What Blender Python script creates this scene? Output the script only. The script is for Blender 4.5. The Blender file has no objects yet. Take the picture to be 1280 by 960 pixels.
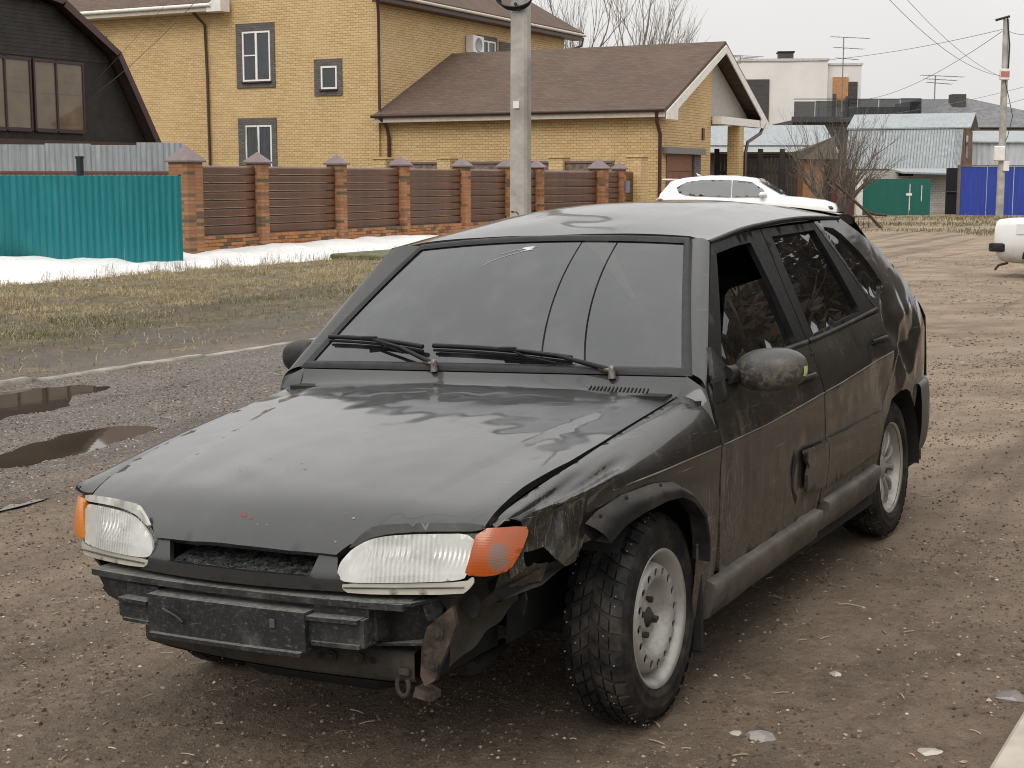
import bpy, bmesh, math, random
from mathutils import Vector, Matrix, noise
from mathutils.geometry import delaunay_2d_cdt
random.seed(7)
S = bpy.context.scene
COL = S.collection
# ------------------------------------------------------------------ camera
F_PX, CAM_H, PITCH = 1848.0, 1.51, 0.1368
cd = bpy.data.cameras.new('camera'); cam = bpy.data.objects.new('camera', cd); COL.objects.link(cam)
cd.sensor_width = 36.0; cd.lens = F_PX / 1280 * 36; cd.clip_start = 0.05; cd.clip_end = 9000
cam.location = (0, 0, CAM_H); cam.rotation_euler = (math.pi/2 - PITCH, 0, 0)
S.camera = cam
# ------------------------------------------------------------------ sky, sun, exposure
SUN_EL, SUN_AZ = math.radians(44), math.radians(202)     # azimuth clockwise from +Y
W = bpy.data.worlds.new('World'); S.world = W; W.use_nodes = True
nt = W.node_tree; nt.nodes.clear()
wo = nt.nodes.new('ShaderNodeOutputWorld'); bg = nt.nodes.new('ShaderNodeBackground')
sky = nt.nodes.new('ShaderNodeTexSky'); sky.sky_type = 'NISHITA'; sky.sun_disc = False
sky.sun_elevation = SUN_EL; sky.sun_rotation = SUN_AZ; sky.air_density = 2; sky.dust_density = 6
hs = nt.nodes.new('ShaderNodeHueSaturation'); hs.inputs['Saturation'].default_value = 0.06
nt.links.new(sky.outputs[0], hs.inputs['Color'])
# cloud layer of an overcast day: brighter overhead than at the horizon, softly mottled
tc = nt.nodes.new('ShaderNodeTexCoord'); sep = nt.nodes.new('ShaderNodeSeparateXYZ')
nt.links.new(tc.outputs['Generated'], sep.inputs[0])
mr = nt.nodes.new('ShaderNodeMapRange'); mr.inputs['From Min'].default_value = 0.0; mr.inputs['From Max'].default_value = 1.0
mr.inputs['To Min'].default_value = 8.1; mr.inputs['To Max'].default_value = 19.5
nt.links.new(sep.outputs['Z'], mr.inputs['Value'])
nz = nt.nodes.new('ShaderNodeTexNoise'); nz.inputs['Scale'].default_value = 2.2; nz.inputs['Detail'].default_value = 4
nt.links.new(tc.outputs['Generated'], nz.inputs['Vector'])
mn = nt.nodes.new('ShaderNodeMapRange'); mn.inputs['To Min'].default_value = 0.93; mn.inputs['To Max'].default_value = 1.07
mn.inputs['From Min'].default_value = 0.3; mn.inputs['From Max'].default_value = 0.7
nt.links.new(nz.outputs['Fac'], mn.inputs['Value'])
mu = nt.nodes.new('ShaderNodeMath'); mu.operation = 'MULTIPLY'
nt.links.new(mr.outputs[0], mu.inputs[0]); nt.links.new(mn.outputs[0], mu.inputs[1])
cc = nt.nodes.new('ShaderNodeMix'); cc.data_type = 'RGBA'; cc.blend_type = 'MULTIPLY'; cc.inputs['Factor'].default_value = 1
cc.inputs['A'].default_value = (1.0, 0.985, 0.965, 1); nt.links.new(mu.outputs[0], cc.inputs['B'])
mx = nt.nodes.new('ShaderNodeMix'); mx.data_type = 'RGBA'; mx.inputs['Factor'].default_value = 0.9
nt.links.new(hs.outputs[0], mx.inputs['A']); nt.links.new(cc.outputs['Result'], mx.inputs['B'])
nt.links.new(mx.outputs['Result'], bg.inputs['Color']); bg.inputs['Strength'].default_value = 0.1
nt.links.new(bg.outputs[0], wo.inputs['Surface'])
sd = bpy.data.lights.new('sun', 'SUN'); sun = bpy.data.objects.new('sun', sd); COL.objects.link(sun)
sd.energy = 1.1; sd.angle = math.radians(35); sd.color = (1, 0.96, 0.9)
sv = Vector((math.sin(SUN_AZ)*math.cos(SUN_EL), math.cos(SUN_AZ)*math.cos(SUN_EL), math.sin(SUN_EL)))
sun.rotation_euler = sv.to_track_quat('Z', 'Y').to_euler(); sun.location = sv*50
S.view_settings.view_transform = 'Standard'; S.view_settings.look = 'None'
S.view_settings.exposure = 0.0; S.view_settings.gamma = 1.0; S.view_settings.use_curve_mapping = False
S.render.engine = 'CYCLES'; S.cycles.use_denoising = True; S.cycles.filter_width = 1.05
S.cycles.max_bounces = 7; S.cycles.transparent_max_bounces = 12; S.cycles.sample_clamp_indirect = 4

# ------------------------------------------------------------------ node helpers
class NT:
    def __init__(s, name):
        s.m = bpy.data.materials.new(name); s.m.use_nodes = True; s.t = s.m.node_tree; s.t.nodes.clear()
        s.out = s.t.nodes.new('ShaderNodeOutputMaterial')
    def n(s, k, **kw):
        nd = s.t.nodes.new('ShaderNode' + k)
        for a, b in kw.items():
            if hasattr(nd, a): setattr(nd, a, b)
        return nd
    def l(s, a, b): s.t.links.new(a, b)
    def setv(s, sock, v):
        if hasattr(v, 'is_linked') or hasattr(v, 'links'): s.l(v, sock)
        else:
            if isinstance(v, (tuple, list)) and len(v) == 3 and sock.type == 'RGBA': v = (*v, 1)
            sock.default_value = v
    def coord(s, kind='Object', scale=(1, 1, 1), loc=(0, 0, 0), rot=(0, 0, 0)):
        t = s.n('TexCoord'); mp = s.n('Mapping'); s.l(t.outputs[kind], mp.inputs[0])
        mp.inputs['Scale'].default_value = scale; mp.inputs['Location'].default_value = loc; mp.inputs['Rotation'].default_value = rot
        return mp.outputs[0]
    def noise(s, vec, scale, detail=4, rough=0.55, dist=0.0):
        x = s.n('TexNoise'); s.l(vec, x.inputs['Vector']); x.inputs['Scale'].default_value = scale
        x.inputs['Detail'].default_value = detail; x.inputs['Roughness'].default_value = rough; x.inputs['Distortion'].default_value = dist
        return x.outputs['Fac']
    def voro(s, vec, scale, feature='F1', out='Distance'):
        x = s.n('TexVoronoi'); x.feature = feature; s.l(vec, x.inputs['Vector']); x.inputs['Scale'].default_value = scale
        return x.outputs[out]
    def ramp(s, fac, lo, hi, a=0.0, b=1.0):
        x = s.n('MapRange'); x.interpolation_type = 'SMOOTHSTEP'; s.l(fac, x.inputs['Value'])
        x.inputs['From Min'].default_value = lo; x.inputs['From Max'].default_value = hi
        x.inputs['To Min'].default_value = a; x.inputs['To Max'].default_value = b
        return x.outputs[0]
    def math(s, op, a, b=0.0, clamp=False):
        x = s.n('Math'); x.operation = op; x.use_clamp = clamp; s.setv(x.inputs[0], a); s.setv(x.inputs[1], b); return x.outputs[0]
    def mix(s, fac, a, b, mode='MIX'):
        x = s.n('Mix'); x.data_type = 'RGBA'; x.blend_type = mode
        s.setv(x.inputs['Factor'], fac); s.setv(x.inputs['A'], a); s.setv(x.inputs['B'], b); return x.outputs['Result']
    def sepz(s, vec, ax='Z'):
        x = s.n('SeparateXYZ'); s.l(vec, x.inputs[0]); return x.outputs[ax]
    def bump(s, h, strength=0.3, dist=0.01, normal=None):
        x = s.n('Bump'); x.inputs['Strength'].default_value = strength; x.inputs['Distance'].default_value = dist
        s.l(h, x.inputs['Height'])
        if normal is not None: s.l(normal, x.inputs['Normal'])
        return x.outputs[0]
    def bsdf(s, color=(.5, .5, .5), rough=0.5, metal=0.0, normal=None, spec=None, coat=None, coat_rough=None, ior=None, trans=None, alpha=None):
        p = s.n('BsdfPrincipled'); s.setv(p.inputs['Base Color'], color); s.setv(p.inputs['Roughness'], rough); s.setv(p.inputs['Metallic'], metal)
        if normal is not None: s.l(normal, p.inputs['Normal'])
        if spec is not None: s.setv(p.inputs['Specular IOR Level'], spec)
        if coat is not None: s.setv(p.inputs['Coat Weight'], coat)
        if coat_rough is not None: s.setv(p.inputs['Coat Roughness'], coat_rough)
        if ior is not None: p.inputs['IOR'].default_value = ior
        if trans is not None: s.setv(p.inputs['Transmission Weight'], trans)
        return p.outputs[0]
    def done(s, sh):
        s.l(sh, s.out.inputs['Surface']); return s.m

def m_plain(name, col, rough=0.6, metal=0.0, var=0.12, vs=6.0, bump=0.0, bs=40.0, spec=None, kind='Object'):
    """a surface of one colour with soft mottling and fine relief"""
    t = NT(name); v = t.coord(kind)
    n1 = t.noise(v, vs, 5, .6)
    c = t.mix(t.ramp(n1, .3, .7), tuple(x*(1-var) for x in col), tuple(min(1, x*(1+var)) for x in col))
    r = t.ramp(t.noise(v, vs*3.1, 3), .2, .8, max(0, rough-.08), min(1, rough+.08))
    nrm = t.bump(t.noise(v, bs, 4, .6), bump, .01) if bump else None
    return t.done(t.bsdf(c, r, metal, nrm, spec))

# ------------------------------------------------------------------ object helpers
def link(o, parent=None):
    COL.objects.link(o)
    if parent is not None: o.parent = parent
    return o
def mesh_obj(name, verts, faces, mat=None, parent=None, smooth=False, mats=None, midx=None):
    me = bpy.data.meshes.new(name); me.from_pydata([tuple(v) for v in verts], [], faces); me.update()
    if mats:
        for m in mats: me.materials.append(m)
        if midx: me.polygons.foreach_set('material_index', midx)
    elif mat: me.materials.append(mat)
    if smooth: me.polygons.foreach_set('use_smooth', [True]*len(me.polygons))
    o = bpy.data.objects.new(name, me); return link(o, parent)
def tag(o, label=None, cat=None, group=None, kind=None):
    if label: o['label'] = label
    if cat: o['category'] = cat
    if group: o['group'] = group
    if kind: o['kind'] = kind
    return o
def empty(name, loc=(0, 0, 0), rz=0.0, label=None, cat=None, group=None):
    o = bpy.data.objects.new(name, None); o.location = loc; o.rotation_euler = (0, 0, rz); o.empty_display_size = .1
    link(o); tag(o, label, cat, group); return o
def copy_tree(o, parent=None, mat_w=None):
    c = o.copy(); COL.objects.link(c); c.parent = parent
    for ch in o.children: copy_tree(ch, c)
    return c
class MB:
    """collects boxes, tubes, prisms... into one mesh"""
    def __init__(s): s.v = []; s.f = []; s.sm = []
    def add(s, v, f, smooth=False):
        o = len(s.v); s.v += [tuple(p) for p in v]; s.f += [tuple(i+o for i in q) for q in f]; s.sm += [smooth]*len(f)
    def box(s, c, d, rz=0.0, M=None, ch=0.0):
        x, y, z = d[0]/2, d[1]/2, d[2]/2
        if ch > 0:
            h = ch; v = []
            for sz, k in ((-z, h), (-z+h, 0), (z-h, 0), (z, h)):
                a, b = x-k, y-k
                v += [(-a+ (h-k if k == 0 else 0), -b, sz)] if False else []
                v += [(-a+h, -b, sz), (a-h, -b, sz), (a, -b+h, sz), (a, b-h, sz), (a-h, b, sz), (-a+h, b, sz), (-a, b-h, sz), (-a, -b+h, sz)]
            f = [tuple(range(7, -1, -1)), tuple(range(24, 32))]
            for r in range(3):
                for i in range(8):
                    j = (i+1) % 8; f.append((r*8+i, r*8+j, r*8+8+j, r*8+8+i))
        else:
            v = [(-x, -y, -z), (x, -y, -z), (x, y, -z), (-x, y, -z), (-x, -y, z), (x, -y, z), (x, y, z), (-x, y, z)]
            f = [(0, 3, 2, 1), (4, 5, 6, 7), (0, 1, 5, 4), (1, 2, 6, 5), (2, 3, 7, 6), (3, 0, 4, 7)]
        R = Matrix.Rotation(rz, 3, 'Z') if M is None else M
        s.add([R @ Vector(p) + Vector(c) for p in v], f); return s
    def b2(s, lo, hi, ch=0.0):
        return s.box([(a+b)/2 for a, b in zip(lo, hi)], [abs(b-a) for a, b in zip(lo, hi)], ch=ch)
    def tube(s, pts, r, n=8, cap=True, smooth=True):
        pts = [Vector(p) for p in pts]; rs = r if isinstance(r, (list, tuple)) else [r]*len(pts)
        v = []; f = []; prev = None
        for i, p in enumerate(pts):
            d = (pts[min(i+1, len(pts)-1)] - pts[max(i-1, 0)])
            d = d.normalized() if d.length > 1e-9 else Vector((0, 0, 1))
            if prev is None:
                a = d.orthogonal().normalized()
            else:
                a = (prev - d*prev.dot(d)); a = a.normalized() if a.length > 1e-6 else d.orthogonal().normalized()
            prev = a; b = d.cross(a)
            for k in range(n):
                t = 2*math.pi*k/n; v.append(p + (a*math.cos(t) + b*math.sin(t))*rs[i])
        for i in range(len(pts)-1):
            for k in range(n):
                j = (k+1) % n; f.append((i*n+k, i*n+j, (i+1)*n+j, (i+1)*n+k))
        s.add(v, f, smooth)
        if cap: s.add(v[:n], [tuple(range(n-1, -1, -1))]); s.add(v[-n:], [tuple(range(n))])
        return s
    def prism(s, poly, ext, smooth=False):
        """closed 3D polygon swept along ext"""
        n = len(poly); e = Vector(ext); a = [Vector(p) for p in poly]
        s.add(a + [p+e for p in a], [tuple(range(n-1, -1, -1)), tuple(range(n, 2*n))] + [(i, (i+1) % n, n+(i+1) % n, n+i) for i in range(n)], smooth); return s
    def lathe(s, prof, n=48, axis='Y', c=(0, 0, 0), smooth=True, a0=0.0, a1=2*math.pi):
        v = []; f = []; m = len(prof); full = abs(a1-a0-2*math.pi) < 1e-6; steps = n if full else n+1
        for i in range(steps):
            t = a0+(a1-a0)*i/n
            for r, h in prof:
                if axis == 'Y': v.append((c[0]+r*math.cos(t), c[1]+h, c[2]+r*math.sin(t)))
                elif axis == 'Z': v.append((c[0]+r*math.cos(t), c[1]+r*math.sin(t), c[2]+h))
                else: v.append((c[0]+h, c[1]+r*math.cos(t), c[2]+r*math.sin(t)))
        for i in range(n):
            j = (i+1) % steps
            for k in range(m-1): f.append((i*m+k, j*m+k, j*m+k+1, i*m+k+1))
        s.add(v, f, smooth); return s
    def grid(s, fn, nu, nv, smooth=True):
        v = [fn(i/nu, j/nv) for i in range(nu+1) for j in range(nv+1)]
        s.add(v, [(i*(nv+1)+j, (i+1)*(nv+1)+j, (i+1)*(nv+1)+j+1, i*(nv+1)+j+1) for i in range(nu) for j in range(nv)], smooth); return s
    def build(s, name, mat, parent=None, loc=None, rz=None):
        me = bpy.data.meshes.new(name); me.from_pydata(s.v, [], s.f); me.update()
        me.polygons.foreach_set('use_smooth', s.sm)
        bm = bmesh.new(); bm.from_mesh(me); bmesh.ops.recalc_face_normals(bm, faces=bm.faces); bm.to_mesh(me); bm.free()
        if mat: me.materials.append(mat)
        o = bpy.data.objects.new(name, me)
        if loc is not None: o.location = loc
        if rz is not None: o.rotation_euler = (0, 0, rz)
        return link(o, parent)
def inside(p, poly):
    x, y = p; c = False; j = len(poly)-1
    for i in range(len(poly)):
        xi, yi = poly[i]; xj, yj = poly[j]
        if (yi > y) != (yj > y) and x < (xj-xi)*(y-yi)/(yj-yi)+xi: c = not c
        j = i
    return c
def resample(poly, step):
    out = []
    for i in range(len(poly)):
        a = poly[i]; b = poly[(i+1) % len(poly)]; d = math.dist(a, b); k = max(1, int(math.ceil(d/step)))
        out += [(a[0]+(b[0]-a[0])*q/k, a[1]+(b[1]-a[1])*q/k) for q in range(k)]
    return out
def seg_dist(p, a, b):
    dx, dy = b[0]-a[0], b[1]-a[1]; L = dx*dx+dy*dy
    t = 0 if L == 0 else max(0, min(1, ((p[0]-a[0])*dx+(p[1]-a[1])*dy)/L))
    return math.hypot(p[0]-a[0]-t*dx, p[1]-a[1]-t*dy)
def fill2d(outline, step, holes=(), extra=(), lines=()):
    """triangulated outline (with interior grid points, holes and forced lines); returns verts, tris"""
    loops = [resample(outline, step)] + [resample(h, step) for h in holes]
    pts = []; edges = []
    for lp in loops:
        o = len(pts); pts += lp; edges += [(o+i, o+(i+1) % len(lp)) for i in range(len(lp))]
    bnd = list(pts)
    for ln in lines:
        rs = []
        for a, b in zip(ln, ln[1:]):
            k = max(1, int(math.dist(a, b)/step)); rs += [(a[0]+(b[0]-a[0])*q/k, a[1]+(b[1]-a[1])*q/k) for q in range(k)]
        rs.append(ln[-1]); rs = [p for p in rs if inside(p, outline)]
        o = len(pts); pts += rs; edges += [(o+i, o+i+1) for i in range(len(rs)-1)]
    xs = [p[0] for p in outline]; ys = [p[1] for p in outline]
    segs = []
    for lp in [outline]+list(holes): segs += [(lp[i], lp[(i+1) % len(lp)]) for i in range(len(lp))]
    for ln in lines: segs += list(zip(ln, ln[1:]))
    nx = int((max(xs)-min(xs))/step)+1; ny = int((max(ys)-min(ys))/step)+1
    for i in range(nx+1):
        for j in range(ny+1):
            p = (min(xs)+i*step, min(ys)+(j+(.5 if i % 2 else 0))*step)
            if inside(p, outline) and not any(inside(p, h) for h in holes) and all(seg_dist(p, a, b) > step*.45 for a, b in segs): pts.append(p)
    pts += list(extra)
    r = delaunay_2d_cdt([Vector(p) for p in pts], edges, [], 0, 1e-6)
    V = [tuple(p) for p in r[0]]; T = []
    for t in r[2]:
        c = (sum(V[i][0] for i in t)/3, sum(V[i][1] for i in t)/3)
        if inside(c, outline) and not any(inside(c, h) for h in holes): T.append(tuple(t))
    return V, T
def panel(name, outline, fn, step, mat, parent=None, thick=.012, holes=(), lines=(), flip=False, sharp=()):
    """a sheet-metal panel: 2D outline filled and mapped by fn(a,b)->xyz, with its edge folded back by `thick`"""
    V, T = fill2d(outline, step, holes, (), lines)
    P = [Vector(fn(*p)) for p in V]
    if flip: T = [tuple(reversed(t)) for t in T]
    N = [Vector((0, 0, 0)) for _ in P]
    for t in T:
        n = (P[t[1]]-P[t[0]]).cross(P[t[2]]-P[t[0]])
        for i in t: N[i] += n
    N = [n.normalized() if n.length > 1e-12 else Vector((0, 0, 1)) for n in N]
    cnt = {}
    for t in T:
        for a, b in ((t[0], t[1]), (t[1], t[2]), (t[2], t[0])): cnt[(min(a, b), max(a, b))] = cnt.get((min(a, b), max(a, b)), 0)+1
    mb = MB(); mb.add(P, T, True)
    if thick:
        vv = []; ff = []; idx = {}
        def gi(i):
            if i not in idx: idx[i] = len(vv); vv.extend([P[i], P[i]-N[i]*thick])
            return idx[i]
        for t in T:
            for a, b in ((t[0], t[1]), (t[1], t[2]), (t[2], t[0])):
                if cnt[(min(a, b), max(a, b))] == 1:
                    p, q = gi(a), gi(b); ff.append((q, p, p+1, q+1))
        mb.add(vv, ff, True)
    me = bpy.data.meshes.new(name); me.from_pydata(mb.v, [], mb.f); me.update()
    me.polygons.foreach_set('use_smooth', mb.sm)
    if mat: me.materials.append(mat)
    return link(bpy.data.objects.new(name, me), parent)
def off_poly(poly, d):
    """inset (d>0) a closed polygon given counter-clockwise"""
    n = len(poly); out = []
    for i in range(n):
        p0, p1, p2 = Vector(poly[i-1]), Vector(poly[i]), Vector(poly[(i+1) % n])
        a = (p1-p0).normalized(); b = (p2-p1).normalized()
        na = Vector((-a.y, a.x)); nb = Vector((-b.y, b.x)); m = na+nb
        m = m/max(.35, m.dot(na)) if m.length > 1e-6 else na
        out.append(tuple(p1+m*d))
    return out
def gauss(x, y, cx, cy, sx, sy, ang=0.0):
    dx, dy = x-cx, y-cy; c, s = math.cos(ang), math.sin(ang); a, b = c*dx+s*dy, -s*dx+c*dy
    return math.exp(-(a/sx)**2-(b/sy)**2)
def nz2(x, y, z, sc): return noise.noise(Vector((x*sc, y*sc, z*sc)))

def area2(p): return sum(p[i][0]*p[(i+1) % len(p)][1]-p[(i+1) % len(p)][0]*p[i][1] for i in range(len(p)))
def grow_poly(p, d): return off_poly(p, -d) if area2(p) > 0 else off_poly(p[::-1], -d)
def chaikin(p, n=2, keep=()):
    """rounds the corners of a closed outline"""
    for _ in range(n):
        q = []
        for i in range(len(p)):
            a, b = p[i], p[(i+1) % len(p)]; q += [(a[0]*.8+b[0]*.2, a[1]*.8+b[1]*.2), (a[0]*.2+b[0]*.8, a[1]*.2+b[1]*.8)]
        p = q
    return p
def lerp_tab(t,x):
    if x<=t[0][0]: return t[0][1]
    for (a,b),(c,d) in zip(t,t[1:]):
        if x<=c: return b+(d-b)*(x-a)/(c-a)
    return t[-1][1]
def cub_tab(t,x):
    # monotone-ish cubic (Catmull-Rom with clamped ends) through a sorted table
    n=len(t)
    if x<=t[0][0]: return t[0][1]
    if x>=t[-1][0]: return t[-1][1]
    for i in range(n-1):
        if x<=t[i+1][0]: break
    x0,y0=t[i];x1,y1=t[i+1];h=x1-x0
    def sl(k):
        if k==0: return (t[1][1]-t[0][1])/(t[1][0]-t[0][0])
        if k==n-1: return (t[-1][1]-t[-2][1])/(t[-1][0]-t[-2][0])
        a=(t[k][1]-t[k-1][1])/(t[k][0]-t[k-1][0]);b=(t[k+1][1]-t[k][1])/(t[k+1][0]-t[k][0])
        return 0 if a*b<0 else 2*a*b/(a+b+1e-12)
    u=(x-x0)/h;m0=sl(i)*h;m1=sl(i+1)*h
    return (2*u**3-3*u*u+1)*y0+(u**3-2*u*u+u)*m0+(-2*u**3+3*u*u)*y1+(u**3-u*u)*m1
T_CREASE=[(-3.4,.83),(-2.25,.79),(-1.37,.742),(-.66,.712),(0,.705),(.8,.693)]
T_BELT=[(-3.4,1.0),(-2.6,.985),(-2.2,.955),(-1.35,.912),(-.4,.895),(.8,.75)]
T_HALF=[(-3.45,.62),(-3.3,.685),(-3.1,.745),(-2.8,.790),(-2.46,.812),(-1.37,.822),(-.5,.822),(0,.815),(.3,.792),(.5,.757),(.62,.715),(.70,.67),(.76,.6)]
T_LOW=[(.12,-.075),(.22,-.042),(.30,-.028),(.40,-.014),(.55,-.003),(.70,0)]
def z_crease(x): return cub_tab(T_CREASE,x)
def z_belt(x): return cub_tab(T_BELT,x)
def y_half(x): return cub_tab(T_HALF,x)
def y_side(x,z):
    zc=z_crease(x);w=y_half(x)
    if z<=zc: return w+cub_tab(T_LOW,z*.70/zc)
    zb=z_belt(x)
    if z<=zb:
        t=(z-zc)/max(zb-zc,1e-3);return w-.054*(.6*t+.4*t*t)
    h=z-zb
    return w-.054-.36*h-.10*h*h-.02*max(0,(-x-2.0))*h
# ------------------------------------------------------------------ terrain.  l = metres to the car's left (negative = towards the verge), k = metres up the street
LX, LY = .8729, -.4880
def lk(x, y): return ((x+.265)*LX+(y-4.298)*LY, -(x+.265)*LY+(y-4.298)*LX)
def xy(l, k): return (-.265+l*LX-k*LY, 4.298+l*LY+k*LX)
def sst(a, b, x):
    t = max(0, min(1, (x-a)/(b-a))); return t*t*(3-2*t)
PUDDLES = [(-6.28, 3.35, .64, 2.0, .055), (-4.42, 2.85, .27, .90, .05), (-3.42, 1.4, .09, .35, .03)]    # l, k, half width, half length, depth
def base_z(x, y):
    l, k = lk(x, y); far = 1-sst(34, 60, y)
    t = .0651*math.tanh(l/1.5)
    if l < 0: t = t*(.25+.75*far)-.12*sst(-2.5, -9, l)*far
    if l > 2.2: t += .05*sst(2.2, 6, l)
    return t
def pud(x, y):
    l, k = lk(x, y); r = 0
    for (pl, pk, a, b, d) in PUDDLES:
        dl = l-pl-.16*math.sin(k*1.1); dk = k-pk; wob = .30*nz2(x, y, 0, 1.1)+.18*nz2(x, y, 7, 3.7)
        q = math.hypot(dl/a, dk/b)+wob; r = max(r, d*(1-sst(.55, 1.25, q)))
    return r
def gz(x, y):
    z = base_z(x, y); l, k = lk(x, y); d = math.hypot(x, y)
    if d < 40:
        f = 1-sst(26, 40, d)
        rough = .010*nz2(x, y, 3, .9)+.008*nz2(x, y, 9, 2.6)
        if d < 16: rough += .0042*nz2(x, y, 5, 7)+.0026*nz2(x, y, 2, 18)
        if d < 9: rough += .0022*nz2(x, y, 4, 41)
        under = 1-.75*gauss(l, k, 0, 1.2, 1.15, 2.4)
        z += rough*f*under
        z += .020*math.exp(-((l+6.9)/.25)**2)-pud(x, y)
        if -16 < l < -7.6: z += (.05+.05*nz2(x, y, 1, .6))*sst(-7.6, -9.5, l)*f
        z -= .025*math.exp(-((l-1.15)/.22)**2)*.4
    return z
def m_ground():
    t = NT('street_dirt'); v = t.coord('Object')
    dot = t.n('VectorMath'); dot.operation = 'DOT_PRODUCT'; t.l(v, dot.inputs[0]); dot.inputs[1].default_value = (LX, LY, 0)
    c0 = .265*LX-4.298*LY
    l = t.math('ADD', dot.outputs['Value'], c0)
    wob = t.math('MULTIPLY', t.math('SUBTRACT', t.noise(v, .55, 5, .6), .5), 2.6)
    lw = t.math('ADD', l, wob)
    n1 = t.noise(v, 1.1, 6, .62); n2 = t.noise(v, 7, 6, .65); n3 = t.noise(v, 38, 5, .7); n4 = t.noise(v, 160, 3, .7)
    dirt = t.mix(t.ramp(n1, .32, .70), (.088, .059, .039), (.215, .152, .103)); dirt = t.mix(t.ramp(t.noise(v, 17, 6, .7), .50, .68, 0, .8), dirt, (.30, .218, .152)); dirt = t.mix(t.ramp(t.noise(v, 23, 6, .7), .36, .48, .8, 0), dirt, (.032, .023, .016))
    dirt = t.mix(t.ramp(n2, .42, .74, 0, .75), dirt, (.20, .155, .112))
    dirt = t.mix(t.ramp(n2, .22, .40, .55, 0), dirt, (.044, .031, .022))
    gv = t.voro(v, 55, 'F1', 'Color'); gvd = t.voro(v, 55)
    gs = t.n('SeparateColor'); t.l(gv, gs.inputs[0])
    gravel = t.mix(gs.outputs[0], (.13, .11, .10), (.40, .37, .355)); gravel = t.mix(t.ramp(gvd, .25, .6, 0, .7), gravel, (.09, .075, .065))
    mg = t.math('MULTIPLY', t.ramp(lw, -7.4, -6.7), t.ramp(lw, -3.0, -4.2))
    xx = t.sepz(v, 'X'); yy = t.sepz(v, 'Y'); left = t.ramp(xx, 4, 1); mg = t.math('MULTIPLY', mg, t.ramp(yy, 24, 15))
    col = t.mix(t.math('MULTIPLY', mg, t.ramp(n2, .25, .55, .35, 1)), dirt, gravel)
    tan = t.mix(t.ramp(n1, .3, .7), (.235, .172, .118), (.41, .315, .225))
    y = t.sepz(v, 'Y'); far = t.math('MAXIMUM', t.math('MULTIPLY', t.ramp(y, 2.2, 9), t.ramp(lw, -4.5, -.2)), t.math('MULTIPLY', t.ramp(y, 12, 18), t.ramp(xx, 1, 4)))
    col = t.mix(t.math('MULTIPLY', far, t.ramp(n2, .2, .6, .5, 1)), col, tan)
    verge = t.mix(t.ramp(n2, .35, .65), (.08, .062, .036), (.21, .165, .09)); verge = t.mix(t.ramp(t.noise(v, 2.2, 4), .45, .62, 0, .6), verge, (.06, .075, .028))
    col = t.mix(t.math('MULTIPLY', t.ramp(lw, -7.3, -8.6), left), col, verge)
    # wheel tracks drawn out along the street
    rot = t.n('VectorRotate'); rot.rotation_type = 'Z_AXIS'; t.l(v, rot.inputs['Vector']); rot.inputs['Angle'].default_value = -math.atan2(LX, -LY) ; ms = t.n('Mapping'); t.l(rot.outputs[0], ms.inputs[0]); ms.inputs['Scale'].default_value = (1.15, .10, 1) if False else (.10, 1.15, 1)
    tr = t.noise(ms.outputs[0], 1.0, 5, .62, .3); col = t.mix(t.math('MULTIPLY', t.ramp(tr, .50, .36), .55), col, (.06, .044, .032)); col = t.mix(t.math('MULTIPLY', t.ramp(tr, .54, .68), .40), col, (.30, .245, .185))
    # wet mud along the verge and round the water
    wet = t.math('MULTIPLY', t.ramp(lw, -9.6, -8.3), t.ramp(lw, -6.9, -7.6)); wet = t.math('MULTIPLY', t.math('MULTIPLY', wet, left), t.ramp(n1, .3, .55))
    col = t.mix(t.math('MULTIPLY', wet, .7), col, (.045, .035, .026))
    # pale chips and grit
    chip = t.math('MULTIPLY', t.ramp(t.voro(v, 30), .05, .10, 1, 0), t.ramp(n3, .5, .58))
    col = t.mix(t.math('MULTIPLY', chip, .7), col, (.40, .36, .30))
    grit = t.ramp(n4, .56, .70); col = t.mix(t.math('MULTIPLY', grit, .55), col, (.33, .275, .215)); n5 = t.noise(v, 420, 2, .6); col = t.mix(t.ramp(n5, .5, .68, 0, .4), col, (.30, .25, .20))
    col = t.mix(t.ramp(n4, .30, .44, .75, 0), col, (.028, .020, .015))
    h = t.math('ADD', t.math('MULTIPLY', n3, .9), t.math('MULTIPLY', n4, .35)); h = t.math('ADD', h, t.math('MULTIPLY', t.math('MULTIPLY', gvd, mg), -.7))
    nb = t.bump(n2, .6, .04); nb = t.bump(h, 1.0, .028, nb)
    r = t.math('SUBTRACT', t.ramp(n3, .2, .8, .78, .98), t.math('MULTIPLY', wet, .35))
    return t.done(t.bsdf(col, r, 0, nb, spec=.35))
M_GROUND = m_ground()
def build_ground():
    angs = [math.radians(-30+60*i/430) for i in range(431)]                 # finest where the street lies ahead
    rest = [math.radians(30+300*i/70) for i in range(1, 70)]
    angs += rest; na = len(angs); rad = [.25]
    while rad[-1] < 4200: rad.append(rad[-1]*(1.0115 if 2.6 < rad[-1] < 45 else 1.10))
    v = [(0, 0, gz(0, 0))]
    for r in rad:
        for a in angs: x, y = r*math.sin(a), r*math.cos(a); v.append((x, y, gz(x, y)))
    f = [(0, 1+(j+1) % na, 1+j) for j in range(na)]
    for i in range(len(rad)-1):
        o = 1+i*na; p = o+na
        f += [(o+j, o+(j+1) % na, p+(j+1) % na, p+j) for j in range(na)]
    return mesh_obj('ground', v, f, M_GROUND, None, True)
g = build_ground(); g['kind'] = 'structure'; g['label'] = 'brown rutted dirt street with gravel and grit'
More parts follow.
